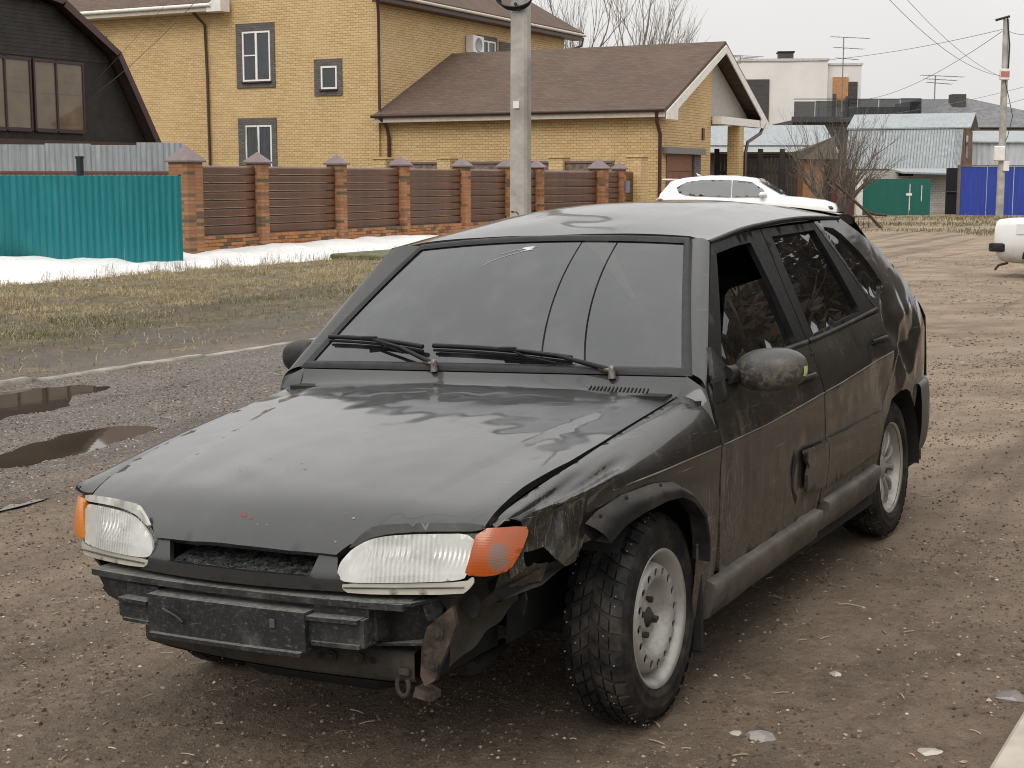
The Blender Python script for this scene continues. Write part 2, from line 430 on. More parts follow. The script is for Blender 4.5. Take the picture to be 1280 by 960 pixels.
def m_water():
    t = NT('muddy_water'); v = t.coord()
    return t.done(t.bsdf(t.mix(t.noise(v, 2, 3), (.040, .030, .022), (.065, .050, .038)), .02, 0, t.bump(t.noise(v, 6, 2), .015, .01), ior=1.33, spec=.62))
M_WATER = m_water()
for (pl, pk, a, b, d) in PUDDLES:
    c = xy(pl, pk); lev = base_z(*c)-d*.42
    pts = []
    for i in range(40):
        q = 2*math.pi*i/40; p = xy(pl+a*1.55*math.cos(q), pk+b*1.45*math.sin(q)); pts.append((p[0], p[1], lev))
    o = mesh_obj('puddle', pts, [tuple(range(40))], M_WATER); o['kind'] = 'structure'
# ------------------------------------------------------------------ loose stones, chips, straw
def pebble(mb, x, y, s, rnd, flat=.6, lift=.25):
    t = (1+5**.5)/2; V = [(-1, t, 0), (1, t, 0), (-1, -t, 0), (1, -t, 0), (0, -1, t), (0, 1, t), (0, -1, -t), (0, 1, -t), (t, 0, -1), (t, 0, 1), (-t, 0, -1), (-t, 0, 1)]
    Fc = [(0, 11, 5), (0, 5, 1), (0, 1, 7), (0, 7, 10), (0, 10, 11), (1, 5, 9), (5, 11, 4), (11, 10, 2), (10, 7, 6), (7, 1, 8), (3, 9, 4), (3, 4, 2), (3, 2, 6), (3, 6, 8), (3, 8, 9), (4, 9, 5), (2, 4, 11), (6, 2, 10), (8, 6, 7), (9, 8, 1)]
    a = rnd.uniform(0, 6.28); ca, sa = math.cos(a), math.sin(a); sx, sy, sz = s*rnd.uniform(.7, 1.5)*.53, s*rnd.uniform(.6, 1)*.53, s*flat*rnd.uniform(.6, 1)*.53
    z0 = gz(x, y)+s*flat*lift
    vv = []
    for p in V:
        j = 1+rnd.uniform(-.18, .18); px, py, pz = p[0]*sx*j, p[1]*sy*j, p[2]*sz*j
        vv.append((x+ca*px-sa*py, y+sa*px+ca*py, z0+pz))
    mb.add(vv, Fc, False)
def m_stone(name, a, b):
    t = NT(name); v = t.coord(); vo = t.voro(v, 21, 'F1', 'Color'); sc = t.n('SeparateColor'); t.l(vo, sc.inputs[0])
    return t.done(t.bsdf(t.mix(sc.outputs[0], a, b), .85, 0, t.bump(t.noise(v, 90, 4), .4, .004)))
M_PALE = m_stone('pale_stone', (.30, .26, .21), (.52, .48, .42)); M_BROWNST = m_stone('brown_stone', (.07, .052, .038), (.17, .135, .10)); M_GREYST = m_stone('grey_gravel', (.10, .085, .075), (.32, .29, .27))
rnd = random.Random(11)
def clear(l, k): return not (-.95 < l < .95 and -3.1 < k < -.0) if False else True
def scatter(name, label, n, fn, mat, smin, smax, flat=.6):
    mb = MB(); c = 0
    while c < n:
        x, y, s = fn()
        l, k = lk(x, y)
        if any(abs(l-a) < .13 and abs(k-b) < .2 for a, b in ((.7, 0), (-.7, 0), (.7, 2.46), (-.7, 2.46))): continue
        pebble(mb, x, y, s, rnd, flat); c += 1
    o = mb.build(name, mat); o['kind'] = 'stuff'; o['label'] = label; o['category'] = 'stones'; return o
def fr(y0, y1, xm=.40, p=1.6):
    y = y0+(y1-y0)*rnd.random()**p; return rnd.uniform(-xm, xm)*(y+.4), y
def f_brown():
    x, y = fr(2.7, 13); return x, y, .0025+.011*rnd.random()**3.5
def f_pale():
    while True:
        x, y = fr(2.7, 16); l, k = lk(x, y)
        if nz2(x, y, 0, .9) > .0 or rnd.random() < .35+.5*sst(.4, 1.5, l): return x, y, .0022+.0085*rnd.random()**3.5
def f_grav():
    while True:
        x, y = rnd.uniform(-5.2, 0), rnd.uniform(5.5, 16); l, k = lk(x, y)
        if -6.9 < l < -2.9 and rnd.random() < sst(-2.7, -4, l) and pud(x, y) < .018: return x, y, .006+.015*rnd.random()**2.2
def m_crumb():
    t = NT('crumb_mix'); g_ = t.n('NewGeometry'); r = g_.outputs['Random Per Island']; v = t.coord()
    c = t.mix(t.ramp(r, .0, .35), (.050, .036, .026), (.10, .072, .052)); c = t.mix(t.ramp(r, .35, .75), c, (.17, .13, .095)); c = t.mix(t.ramp(r, .80, .88), c, (.30, .25, .19)); c = t.mix(t.ramp(r, .975, .995), c, (.52, .48, .41))
    return t.done(t.bsdf(c, .9, 0, None, spec=.25))
def m_gravel():
    t = NT('gravel_mix'); g_ = t.n('NewGeometry'); r = g_.outputs['Random Per Island']
    c = t.mix(t.ramp(r, .0, .5), (.07, .058, .050), (.20, .175, .16)); c = t.mix(t.ramp(r, .55, 1.0), c, (.40, .365, .34)); return t.done(t.bsdf(c, .85, 0, None, spec=.3))
def crumbs(name, label, pts, mat):
    """many small angular bits as one mesh; pts: (x, y, size, flatness)"""
    base = [(1, 0, -.1), (.35, .9, 0), (-.7, .6, .1), (-.8, -.55, -.1), (.3, -.95, .05), (.1, .05, .9), (.0, .0, -.8)]; fb = [(0, 1, 5), (1, 2, 5), (2, 3, 5), (3, 4, 5), (4, 0, 5), (1, 0, 6), (2, 1, 6), (3, 2, 6), (4, 3, 6), (0, 4, 6)]
    V = []; Fc = []; rr = rnd.random; i = 0
    for (x, y, s, fl) in pts:
        a = rr()*6.283; ca, sa = math.cos(a)*s*.5, math.sin(a)*s*.5; st = .6+.7*rr(); z0 = gz(x, y)+s*fl*.12; o = 7*i; i += 1
        for (bx_, by_, bz_) in base:
            j = .75+.5*rr(); px_, py_ = bx_*j, by_*st*j; V.append((x+ca*px_-sa*py_, y+sa*px_+ca*py_, z0+bz_*s*fl*.5*j))
        Fc += [(p+o, q+o, r+o) for p, q, r in fb]
    o_ = mesh_obj(name, V, Fc, mat); tag(o_, label, 'stones', kind='stuff'); return o_
def ok(x, y):
    l, k = lk(x, y); return not any(abs(l-a) < .12 and abs(k-b) < .16 for a, b in ((.7, 0), (-.7, 0), (.7, 2.46), (-.7, 2.46))) and not (1.62 < l < 2.45 and k < 1.4) and pud(x, y) < .016
pts = []
while len(pts) < 62000:
    y = 2.6+10.5*rnd.random()**1.55; x = rnd.uniform(-.41, .41)*(y+.5)
    w = .5+.9*nz2(x, y, 4, 1.3)+.5*nz2(x, y, 9, 4.1)
    if rnd.random() > .25+w: continue
    if ok(x, y): pts.append((x, y, .0022+.0125*rnd.random()**4.2+.0006*y, .55+.4*rnd.random()))
while len(pts) < 74000:
    y = 12+24*rnd.random()**1.3; x = rnd.uniform(-.02, .42)*(y+.5); l, k = lk(x, y)
    if l > -6.5 and rnd.random() < .35+.9*nz2(x, y, 4, .6): pts.append((x, y, .010+.030*rnd.random()**3, .5))
crumbs('dirt_crumbs', 'brown crumbs of earth and grit strewn over the dirt street', pts, m_crumb())
pts = []
while len(pts) < 15000:
    x, y = rnd.uniform(-5.4, 0), rnd.uniform(5.3, 17); l, k = lk(x, y)
    if -6.95 < l < -2.6 and rnd.random() < sst(-2.4, -4, l) and pud(x, y) < .019: pts.append((x, y, .006+.015*rnd.random()**2.2, .7))
crumbs('road_gravel', 'grey gravel heaped round the puddles', pts, m_gravel())
# larger pale stones one can count
for (u, v, s, lab) in ((1045, 843, .030, 'smooth white oval pebble lying on the bare dirt'), (950, 920, .060, 'broad flat grey stone bedded in the dirt'), (1265, 870, .05, 'pale angular stone beside the concrete slab'), (920, 916, .026, 'round tan pebble next to a broad flat grey stone'), (1163, 940, .03, 'flat pale chip of stone near the slab corner')):
    dx = (u-640)/F_PX; up = (480-v)/F_PX; d = Vector((dx, math.cos(PITCH)+up*math.sin(PITCH), -math.sin(PITCH)+up*math.cos(PITCH))); z0 = .06
    for _ in range(5): tt = (z0-CAM_H)/d.z; z0 = gz(d.x*tt, d.y*tt)
    mb = MB(); pebble(mb, d.x*tt, d.y*tt, s, rnd, .22, -.05); o = mb.build('stone', M_PALE if s < .05 else M_GREYST); tag(o, lab, 'stone')
M_STRAW = m_plain('dry_straw', (.40, .33, .22), .8, var=.35, vs=9)
mb = MB()
for i in range(420):
    x, y = fr(2.8, 12, .4, 1.3); a = rnd.uniform(0, 6.28); L = rnd.uniform(.012, .06) if rnd.random() < .9 else rnd.uniform(.06, .13); w = rnd.uniform(.001, .0028)
    z = gz(x, y)+.003; q = (x+L*math.cos(a), y+L*math.sin(a)); mb.tube([(x, y, z), ((x+q[0])/2, (y+q[1])/2, max(z, gz((x+q[0])/2, (y+q[1])/2)+.005)), (q[0], q[1], gz(*q)+.003)], w, 4, False)
o = mb.build('straw_litter', M_STRAW); tag(o, 'short pieces of dry straw littering the dirt', 'straw', kind='stuff')
# ------------------------------------------------------------------ verge: dry and green grass
def m_grass(name, cols):
    t = NT(name); v = t.coord(); n = t.noise(v, 1.3, 4); n2 = t.noise(v, 45, 2)
    c = t.mix(t.ramp(n2, .3, .7), cols[0], cols[1]); c = t.mix(t.ramp(n, .42, .66, 0, .7), c, cols[2])
    return t.done(t.bsdf(c, .75, 0, None, spec=.3))
def blades(mb, x, y, h, lean, w, rnd, z=None):
    a = rnd.uniform(0, 6.28); z = gz(x, y)-.01 if z is None else z; b = rnd.uniform(0, 6.28)
    wx, wy = w*math.cos(b), w*math.sin(b); dx, dy = math.cos(a)*lean, math.sin(a)*lean
    m = (x+dx*.35, y+dy*.35, z+h*.7); e = (x+dx, y+dy, z+h*rnd.uniform(.6, 1.05))
    mb.add([(x-wx, y-wy, z), (x+wx, y+wy, z), (m[0]+wx*.8, m[1]+wy*.8, m[2]), (m[0]-wx*.8, m[1]-wy*.8, m[2]), e], [(0, 1, 2, 3), (3, 2, 4)])
mb = MB(); mg = MB(); c = 0
while c < 68000:
    y = 13+22*rnd.random()**1.1; x = rnd.uniform(-.62*y-1, .02*y); l, k = lk(x, y)
    if not -17.4 < l < -7.6: continue
    n = nz2(x, y, 3, .55); n2 = nz2(x, y, 8, 2.2); dn = sst(-8.6, -11.2, l+1.2*n)
    if rnd.random() > .06+dn*(.62+1.1*n2): continue
    green = -11.2+1.3*n < l < -8.8+1.0*n
    if green and rnd.random() < .8:
        if rnd.random() < .55+.6*n2: blades(mg, x, y, rnd.uniform(.03, .075), rnd.uniform(.01, .05), .0035, rnd)
    else:
        tall = 1+1.6*max(0, n2)*(l < -11.5)
        blades(mb, x, y, rnd.uniform(.02, .085)*tall, rnd.uniform(.03, .16), .0035, rnd)
    c += 1
tag(mb.build('dry_grass', m_grass('dead_grass', ((.30, .235, .13), (.50, .41, .25), (.20, .15, .085)))), 'matted straw-coloured dead grass on the verge', 'grass', kind='stuff')
tag(mg.build('green_grass', m_grass('new_grass', ((.07, .085, .025), (.14, .145, .05), (.17, .14, .065)))), 'short new green grass along the muddy verge edge', 'grass', kind='stuff')
# tussocks standing against the snow
for (u, k0) in ((0, 0),):
    mb = MB()
    for i in range(60):
        l = rnd.uniform(-16.9, -15.8); k = rnd.uniform(9, 30); cx, cy = xy(l, k)
        for j in range(14): blades(mb, cx+rnd.gauss(0, .07), cy+rnd.gauss(0, .07), rnd.uniform(.12, .34), rnd.uniform(.03, .2), .003, rnd)
    tag(mb.build('weed_stalks', m_grass('weed_stalks', ((.14, .10, .055), (.27, .21, .12), (.10, .07, .04)))), 'dead weed stalks poking up in front of the snow bank', 'weeds', kind='stuff')
# snow bank
def m_snow():
    t = NT('old_snow'); v = t.coord(); n = t.noise(v, 3, 5, .6); n2 = t.noise(v, 14, 5, .65)
    c = t.mix(t.ramp(n2, .50, .74, 0, .65), (.74, .74, .735), (.46, .42, .36)); c = t.mix(t.ramp(n, .62, .8, 0, .4), c, (.5, .47, .42))
    p = t.n('BsdfPrincipled'); t.setv(p.inputs['Base Color'], c); p.inputs['Roughness'].default_value = .7; p.inputs['Subsurface Weight'].default_value = .0
    t.l(t.bump(n2, .5, .05), p.inputs['Normal']); return t.done(p.outputs[0])
def f_snow(u, v):
    k = 3+31*u; end = sst(34, 28, k)
    wv = .45*nz2(k, 0, 1, .35)+.2*nz2(k, 0, 5, 1.3)
    l0 = -16.45+wv-.5*(1-end)-.2*sst(14, 6, k); l1 = -18.9 ; l = l0+(l1-l0)*v; x, y = xy(l, k)
    h = (.09+.25*v**.75*(1+.40*nz2(k, v*2, 2, .55))+.07*nz2(k*1.0, v*3, 7, 1.6))*min(1, v*6)*end
    h *= .78+.22*sst(9, 18, k)
    return (x, y, gz(x, y)-.03+h+.02*nz2(x, y, 2, 2.3)*min(1, v*5))
mb = MB(); mb.grid(f_snow, 170, 26); tag(mb.build('snow_bank', m_snow()), 'melting strip of old white snow along the foot of the fence', 'snow', kind='stuff')
# mossy board/slab lying at the verge beyond the snow end
M_MOSS = m_plain('mossy_concrete', (.11, .11, .055), .9, var=.4, vs=4, bump=.5)
p0 = xy(-15.7, 23.4); MBm = MB(); MBm.box((0, 0, 0), (1.5, 2.8, .12), ch=.03); o = MBm.build('mossy_slab', M_MOSS, None, (p0[0], p0[1], gz(*p0)+.06), math.atan2(-.488, .873)); tag(o, 'low moss covered concrete slab in the dead grass by the snow', 'slab')
# kerb stones at the verge and the concrete slab by the road
M_CONC = m_plain('old_concrete', (.26, .24, .205), .9, var=.3, vs=5, bump=.5, bs=35)
SEG = [(-7.14, 3.0, 5.05), (-7.07, 5.09, 7.1), (-7.06, 7.14, 9.15), (-7.06, 9.22, 10.6)]
for i, (l, k0, k1) in enumerate(SEG):
    c = xy(l, (k0+k1)/2); mb = MB(); n = 14
    def fk(u, v):
        k = k0+(k1-k0)*u; q = [(-.06, -.10), (-.06, .035), (-.045, .05), (.045, .05), (.06, .035), (.06, -.10)]; s = v*5; j = min(int(s), 4); t = s-j
        a = [q[j][w]+(q[j+1][w]-q[j][w])*t for w in (0, 1)]; p = xy(l+a[0]+.012*nz2(k, v, 1, 2.5), k)
        return (p[0], p[1], base_z(*p)+a[1]*(1-.35*i/3)+.012*nz2(k, v*3, 4, 4)-.01*i)
    mb.grid(fk, n, 10, True); mb.add([fk(0, q/10) for q in range(11)], [tuple(range(11))]); mb.add([fk(1, q/10) for q in range(11)], [tuple(range(11))])
    o = mb.build('kerb_stone', M_CONC); tag(o, ['worn concrete kerb stone behind the larger puddle', 'second concrete kerb stone in the row behind the larger puddle', 'third concrete kerb stone in the row leading away from the puddle', 'sunken concrete kerb stone at the far end of the row'][i], 'kerb stone', 'kerb stones along the verge')
M_SLAB = m_plain('pale_concrete', (.40, .36, .30), .85, var=.15, vs=7, bump=.35, bs=60)
mb = MB(); c = xy(2.085, -.2); mb.box((0, 0, 0), (.76, 3.0, .16), ch=.012)
o = mb.build('concrete_slab', M_SLAB, None, (c[0], c[1], gz(*c)+.045), math.atan2(-.488, .873)); tag(o, 'pale concrete paving slab edge beside the dirt road', 'slab')
# ------------------------------------------------------------------ the battered black hatchback (x forward, y left, z up, origin under the front axle)
CAR_YAW, CAR_ROLL, CAR_XY = -2.0804, 0.0434, (-0.265, 4.298)
def paint(name, dirt=0.5, base=(.008, .0085, .009), zlo=.25, zhi=.85, scr=.5, coat=.9, marks=(), coat_r=(.03, .10), dust=.12):
    """old black paint: clear coat that road film, mud splashes, runs and scratches take over"""
    t = NT(name); v = t.coord('Object'); z = t.sepz(v); zf = t.ramp(z, zlo, zhi, 1.0, 0.0)
    n1 = t.noise(v, 3.2, 6, .62, .4); n2 = t.noise(v, 30, 5, .68); n4 = t.noise(v, 210, 3, .7)
    run = t.noise(t.coord('Object', (26, 26, 1.3)), 1.0, 5, .65)               # dried vertical runs
    film = t.math('ADD', t.math('MULTIPLY', n1, .55), t.math('MULTIPLY', n2, .25)); film = t.math('ADD', film, t.math('MULTIPLY', run, .35)); film = t.math('ADD', film, t.math('MULTIPLY', zf, .34))
    f = t.ramp(film, .56, .94, 0.02, dirt); f = t.math('MULTIPLY', f, t.ramp(n4, .28, .66, .35, 1.15))
    f = t.math('ADD', f, t.math('MULTIPLY', t.ramp(n4, .42, .70), dust))
    # splashes of two sizes, in patches, thicker low down
    low = t.math('ADD', t.math('MULTIPLY', zf, .8), .2)
    for sc, th, pn in ((46, .20, 4.0), (120, .26, 9.0)):
        d_ = t.ramp(t.voro(v, sc), th*.45, th, 1.0, 0.0); p_ = t.ramp(t.noise(v, pn, 3, .6), .50, .62)
        f = t.math('ADD', f, t.math('MULTIPLY', t.math('MULTIPLY', d_, p_), t.math('MULTIPLY', low, dirt*.8)), True)
    dc = t.mix(n2, (.060, .048, .034), (.185, .152, .112)); dc = t.mix(t.ramp(run, .55, .72, 0, .7), dc, (.24, .195, .14))
    col = t.mix(f, base, dc)
    def lines(rot, scale, lo, hi):
        q = t.noise(t.coord('Object', scale, rot=rot), 1.0, 2, .6, .3); return t.ramp(q, lo, hi)
    sf = t.math('MULTIPLY', lines((.0, .55, .2), (4, 4, 260), .66, .72), t.ramp(t.noise(v, 2.3, 2), .50, .60))
    sf = t.math('ADD', sf, t.math('MULTIPLY', lines((.2, -.7, .1), (6, 6, 300), .68, .73), t.ramp(t.noise(v, 3.1, 2), .52, .60)), True)
    sf = t.math('MULTIPLY', sf, scr)
    for (cx, cy, cz, r, k) in marks:                                            # raw scrapes where something tore along the panel
        sub = t.n('VectorMath'); sub.operation = 'DISTANCE'; t.l(v, sub.inputs[0]); sub.inputs[1].default_value = (cx, cy, cz)
        m_ = t.math('MULTIPLY', t.ramp(sub.outputs['Value'], r, r*.45), lines((.0, .25, .0), (230, 230, 9), .57, .64)); sf = t.math('ADD', sf, t.math('MULTIPLY', m_, k), True)
    col = t.mix(sf, col, (.30, .285, .25)); f2 = t.math('MAXIMUM', f, sf)
    r = t.math('ADD', t.math('MULTIPLY', f2, .5), .42, True)
    nb = t.bump(t.noise(v, 2.6, 3, .5), .08, .012); nb = t.bump(t.math('MULTIPLY', f2, n2), .5, .004, nb)
    cw = t.math('MULTIPLY', t.math('SUBTRACT', 1.0, t.math('MULTIPLY', f2, 1.3), True), coat)
    return t.done(t.bsdf(col, r, 0.0, nb, spec=.3, coat=cw, coat_rough=t.ramp(n1, .3, .7, *coat_r)))
M_PAINT_TOP = paint('black_paint_dusty', .26, (.014, .0155, .017), -5, -4, .30, 1.0, coat_r=(.03, .13), dust=.055)
M_PAINT_SIDE = paint('black_paint_muddy', .95, (.007, .0075, .008), .22, .82, .5, .9, ((-.42, .82, .52, .20, .32), (-2.2, .80, .68, .2, .35), (-1.1, .82, .5, .2, .2)))
M_PAINT_FENDER = paint('black_paint_scratched', .85, (.007, .0075, .008), .22, .74, .9, .9, ((.52, .74, .74, .12, .45), (.60, .72, .60, .09, .4), (-.30, .81, .5, .16, .3)))
def m_trim():
    t = NT('black_plastic_trim'); v = t.coord(); n = t.noise(v, 9, 5, .6); n2 = t.noise(v, 60, 4, .7)
    d = t.math('MULTIPLY', t.ramp(n, .42, .75), t.ramp(n2, .3, .7, .3, 1)); ge = t.n('NewGeometry'); up = t.math('MULTIPLY', t.ramp(t.sepz(ge.outputs['Normal']), .35, .95), t.ramp(n2, .25, .65, .25, .8)); d = t.math('ADD', d, up, True)
    return t.done(t.bsdf(t.mix(t.math('MULTIPLY', d, .55), (.010, .010, .0105), (.095, .085, .072)), t.ramp(n2, .2, .8, .5, .75), 0, t.bump(n2, .15, .004), spec=.3))
M_TRIM = m_trim()
def m_bumper():
    t = NT('bumper_core_plastic'); v = t.coord(); n = t.noise(v, 6, 5, .6); n2 = t.noise(v, 80, 4, .7); n3 = t.noise(t.coord(scale=(6, 6, 30)), 5, 4)
    d = t.ramp(n, .45, .72); sp = t.ramp(t.voro(v, 120), .05, .14, 1, 0)
    d = t.math('ADD', t.math('MULTIPLY', d, .35), t.math('MULTIPLY', t.math('MULTIPLY', sp, t.ramp(n, .5, .6)), .6), True)
    d = t.math('ADD', d, t.math('MULTIPLY', t.ramp(n3, .60, .7), .30), True); ge = t.n('NewGeometry'); d = t.math('ADD', d, t.math('MULTIPLY', t.ramp(t.sepz(ge.outputs['Normal']), .35, .95), t.ramp(n2, .25, .65, .35, .9)), True); d = t.math('ADD', d, t.math('MULTIPLY', t.ramp(n2, .50, .72), .22), True)  # upward faces also mixed paler, so the ledges look lit from above
    return t.done(t.bsdf(t.mix(d, (.014, .0148, .0155), (.18, .172, .16)), t.ramp(n2, .2, .8, .42, .66), 0, t.bump(n2, .3, .004), spec=.38))
M_BUMPER = m_bumper()
M_RUBBER = m_plain('seal_rubber', (.016, .017, .018), .5, var=.3, vs=12, bump=.1, spec=.35)
M_DARK = m_plain('underbody_black', (.008, .008, .008), .85, var=.3)
M_MUDMETAL = m_plain('mud_caked_metal', (.035, .028, .021), .85, var=.45, vs=9, bump=.6, bs=30)
M_SEAT = m_plain('cabin_fabric', (.02, .02, .021), .85, var=.25, vs=20)
def m_rust():
    t = NT('rusty_steel'); v = t.coord(); n = t.noise(v, 14, 6, .65); n2 = t.noise(v, 5, 3)
    c = t.mix(t.ramp(n, .35, .7), (.035, .028, .023), (.105, .048, .025)); c = t.mix(t.ramp(n2, .5, .7), c, (.085, .072, .058))
    return t.done(t.bsdf(c, .75, .2, t.bump(n, .5, .006)))
M_RUST = m_rust(); M_RUST2 = m_plain('rust_and_mud', (.048, .034, .024), .85, var=.7, vs=22, bump=.7, bs=40)
def m_glass(name, tint=.03, rough=.012, haze=.0, ior=1.6):
    t = NT(name); v = t.coord()
    tr = t.n('BsdfTransparent'); tr.inputs[0].default_value = (tint, tint*1.04, tint*1.02, 1)
    df = t.n('BsdfPrincipled'); df.inputs['Base Color'].default_value = (.03, .032, .033, 1); df.inputs['Roughness'].default_value = .6
    gl = t.n('BsdfGlossy'); gl.inputs['Roughness'].default_value = rough; gl.inputs['Color'].default_value = (.95, .97, 1, 1)
    nb = t.bump(t.noise(v, 1.4, 2), .006, .01); t.l(nb, gl.inputs['Normal'])
    dust = t.math('ADD', t.math('MULTIPLY', t.ramp(t.noise(v, 5, 5, .65), .4, .8), haze), haze*.4)
    m1 = t.n('MixShader'); t.setv(m1.inputs[0], dust); t.l(tr.outputs[0], m1.inputs[1]); t.l(df.outputs[0], m1.inputs[2])
    fr = t.n('Fresnel'); fr.inputs['IOR'].default_value = ior
    m2 = t.n('MixShader'); t.l(fr.outputs[0], m2.inputs[0]); t.l(m1.outputs[0], m2.inputs[1]); t.l(gl.outputs[0], m2.inputs[2])
    return t.done(m2.outputs[0])
M_WSGLASS = m_glass('tinted_windscreen', .10, .01, .35, 1.85)
M_SIDEGLASS = m_glass('tinted_side_glass', .05, .012, .25)

CAR = empty('hatchback_car', (*CAR_XY, 0), label='battered black hatchback with missing front bumper and crumpled fender on dirt road', cat='car')
CAR.rotation_mode = 'XYZ'
CAR.rotation_euler = (Matrix.Rotation(CAR_YAW, 3, 'Z') @ Matrix.Rotation(CAR_ROLL, 3, 'X')).to_euler()
# --- hood
HC = [(-.5, .90), (-.29, .873), (0, .834), (.3, .79), (.55, .744), (.66, .716), (.71, .694), (.76, .656), (.80, .618), (.82, .59)]
def z_hood(x, y):
    xx = x+.055*(y/.634)**2
    z = cub_tab(HC, xx)-.016*(y/.65)**2
    yc = lerp_tab([(-.3, .60), (.2, .50), (.7, .40)], x)
    t = max(0, min(1, (yc+.012-abs(y))/.024)); z += .0035*t*t*(3-2*t)*max(0, min(1, (.72-x)/.2))
    return z
def f_hood(x, y):
    z = z_hood(x, y)
    d = .0022*nz2(x, y, 3.1, 5)+.0012*nz2(x, y, 1, 13)
    d += -.006*gauss(x, y, .35, -.05, .16, .05, .9) + .005*gauss(x, y, .42, .12, .18, .035, .7) - .007*gauss(x, y, .52, -.3, .10, .06, .5) + .004*gauss(x, y, .55, -.15, .12, .03, 1.1)
    d += .004*gauss(x, y, .25, -.25, .2, .04, 1.0) - .005*gauss(x, y, .48, .38, .12, .08, .3)
    d += .012*gauss(x, y, .42, .62, .22, .07)            # left edge sprung up by the impact
    return (x, y, z+d)
HOOD = [(-.30, 0), (-.305, -.3), (-.33, -.55), (-.36, -.695), (-.1, -.69), (.3, -.675), (.5, -.655), (.672, -.634), (.705, -.52), (.735, -.42), (.757, -.36), (.775, -.315), (.797, -.29),
        (.806, -.15), (.808, 0), (.806, .15), (.797, .29), (.775, .315), (.757, .36), (.735, .42), (.705, .52), (.672, .634), (.5, .645), (.3, .672), (-.1, .685), (-.36, .695), (-.33, .55), (-.305, .3)]
YC = lambda x, d, s: s*(lerp_tab([(-.3, .60), (.2, .50), (.7, .40)], x)+d)
hood = panel('hood', HOOD, f_hood, .022, M_PAINT_TOP, CAR, .02, lines=[[(x, YC(x, d, s)) for x in (-.25, 0, .2, .45, .62)] for s in (1, -1) for d in (-.012, .012)])
# chipped paint on the hood
M_CHIP = m_plain('primer_chip', (.22, .22, .215), .6)
for k in range(12):
    x = random.uniform(.45, .78); y = random.uniform(-.28, .3); r = random.uniform(.001, .003); p = f_hood(x, y); mb = MB()
    mb.add([(p[0]+r*random.uniform(.5, 1.8)*math.cos(q), p[1]+r*random.uniform(.6, 2.2)*math.sin(q), f_hood(p[0]+r*math.cos(q), p[1]+r*math.sin(q))[2]+.0006) for q in [2*math.pi*j/7 for j in range(7)]], [tuple(range(7))]); mb.build('paint_chip', M_CHIP, hood)
for (x, y, w, h) in ((.745, -.035, .005, .016), (.752, -.005, .004, .008)):
    p = f_hood(x, y); mb = MB(); mb.add([(p[0]-w, p[1]-h, f_hood(p[0]-w, p[1]-h)[2]+.0008), (p[0]+w*.6, p[1]-h*.4, f_hood(p[0]+w*.6, p[1]-h*.4)[2]+.0008), (p[0]+w, p[1]+h, f_hood(p[0]+w, p[1]+h)[2]+.0008), (p[0]-w*.7, p[1]+h*.5, f_hood(p[0]-w*.7, p[1]+h*.5)[2]+.0008)], [(0, 1, 2, 3)]); mb.build('red_paint_mark', m_plain('red_scrape', (.16, .02, .02), .5), hood)
# --- fenders
def hood_edge(x): return lerp_tab([(-.36, .702), (.3, .680), (.5, .662), (.68, .642)], x)
def f_fender(sgn, dam=True):
    def fn(x, s):
        zc = z_crease(x)
        if s <= zc: y, z = y_side(x, s), s
        else:
            u = min(1, (s-zc)/.2); ys = hood_edge(x); zs = z_hood(x, ys)-.003; Y = y_half(x)
            z = zc+(zs-zc)*math.sin(u*math.pi/2); y = Y-(Y-ys)*(u*.22+.78*(1-math.cos(u*math.pi/2)))
        if dam:
            # crumpled nose: a fold along the top and pushed-in patches
            d = .010*nz2(x, s, 5, 6)*max(0, min(1, (x-.1)/.3))+.004*nz2(x, s, 2, 19)*max(0, min(1, (x-.2)/.3))
            d -= .030*gauss(x, s, .50, zc+.105, .17, .032, -.15)
            d += .012*gauss(x, s, .40, zc+.04, .2, .03, -.12)
            d -= .022*gauss(x, s, .60, .60, .06, .05) - .014*gauss(x, s, .50, .60, .04, .06)
            def fold(x0, s0, x1, s1, w, a):
                dx, ds = x1-x0, s1-s0; L2 = dx*dx+ds*ds; q = ((x-x0)*dx+(s-s0)*ds)/L2; e_ = 1-min(1, max(0, abs(q-.5)-.35)/.25)
                return a*e_*max(0, 1-abs((x-x0)*ds-(s-s0)*dx)/L2**.5/w)
            d += fold(.64, zc+.05, .18, zc+.10, .030, -.020)+fold(.60, zc+.02, .25, zc+.065, .022, .012)+fold(.56, .58, .50, zc+.06, .03, -.016)+fold(.47, .56, .42, zc+.03, .025, .010)+fold(.62, .57, .58, .68, .02, -.014)
            y += d*.9; z += d*.6*(1 if s > zc else 0)
        return (x, sgn*y, z)
    return fn
def zt(x, k=.2): return z_crease(x)+k
ARCH_F = [(.352, .600), (.29, .628), (.20, .640), (.10, .645), (.0, .640), (-.10, .610), (-.18, .55), (-.215, .47), (-.225, .40), (-.232, .26)]
FEN = [(-.36, .30), (-.362, .49), (-.363, .605), (-.383, .708), (-.386, zt(-.386, .16)), (-.37, zt(-.37))] + [(x, zt(x)) for x in (-.2, 0, .2, .4, .55, .655)] + \
      [(.668, zt(.668, .10)), (.672, .70), (.632, .682), (.628, .667), (.634, .64), (.636, .623), (.648, .59), (.656, .565), (.655, .548), (.63, .556), (.606, .565), (.60, .60), (.55, .604), (.535, .575), (.505, .548), (.454, .553), (.42, .588), (.38, .592)] + ARCH_F + [(-.24, .22), (-.30, .215), (-.355, .27)]
panel('fender', FEN, f_fender(1), .014, M_PAINT_FENDER, CAR, .008, flip=True, lines=[[(x, z_crease(x)) for x in (-.37, -.2, 0, .2, .4, .6)]])
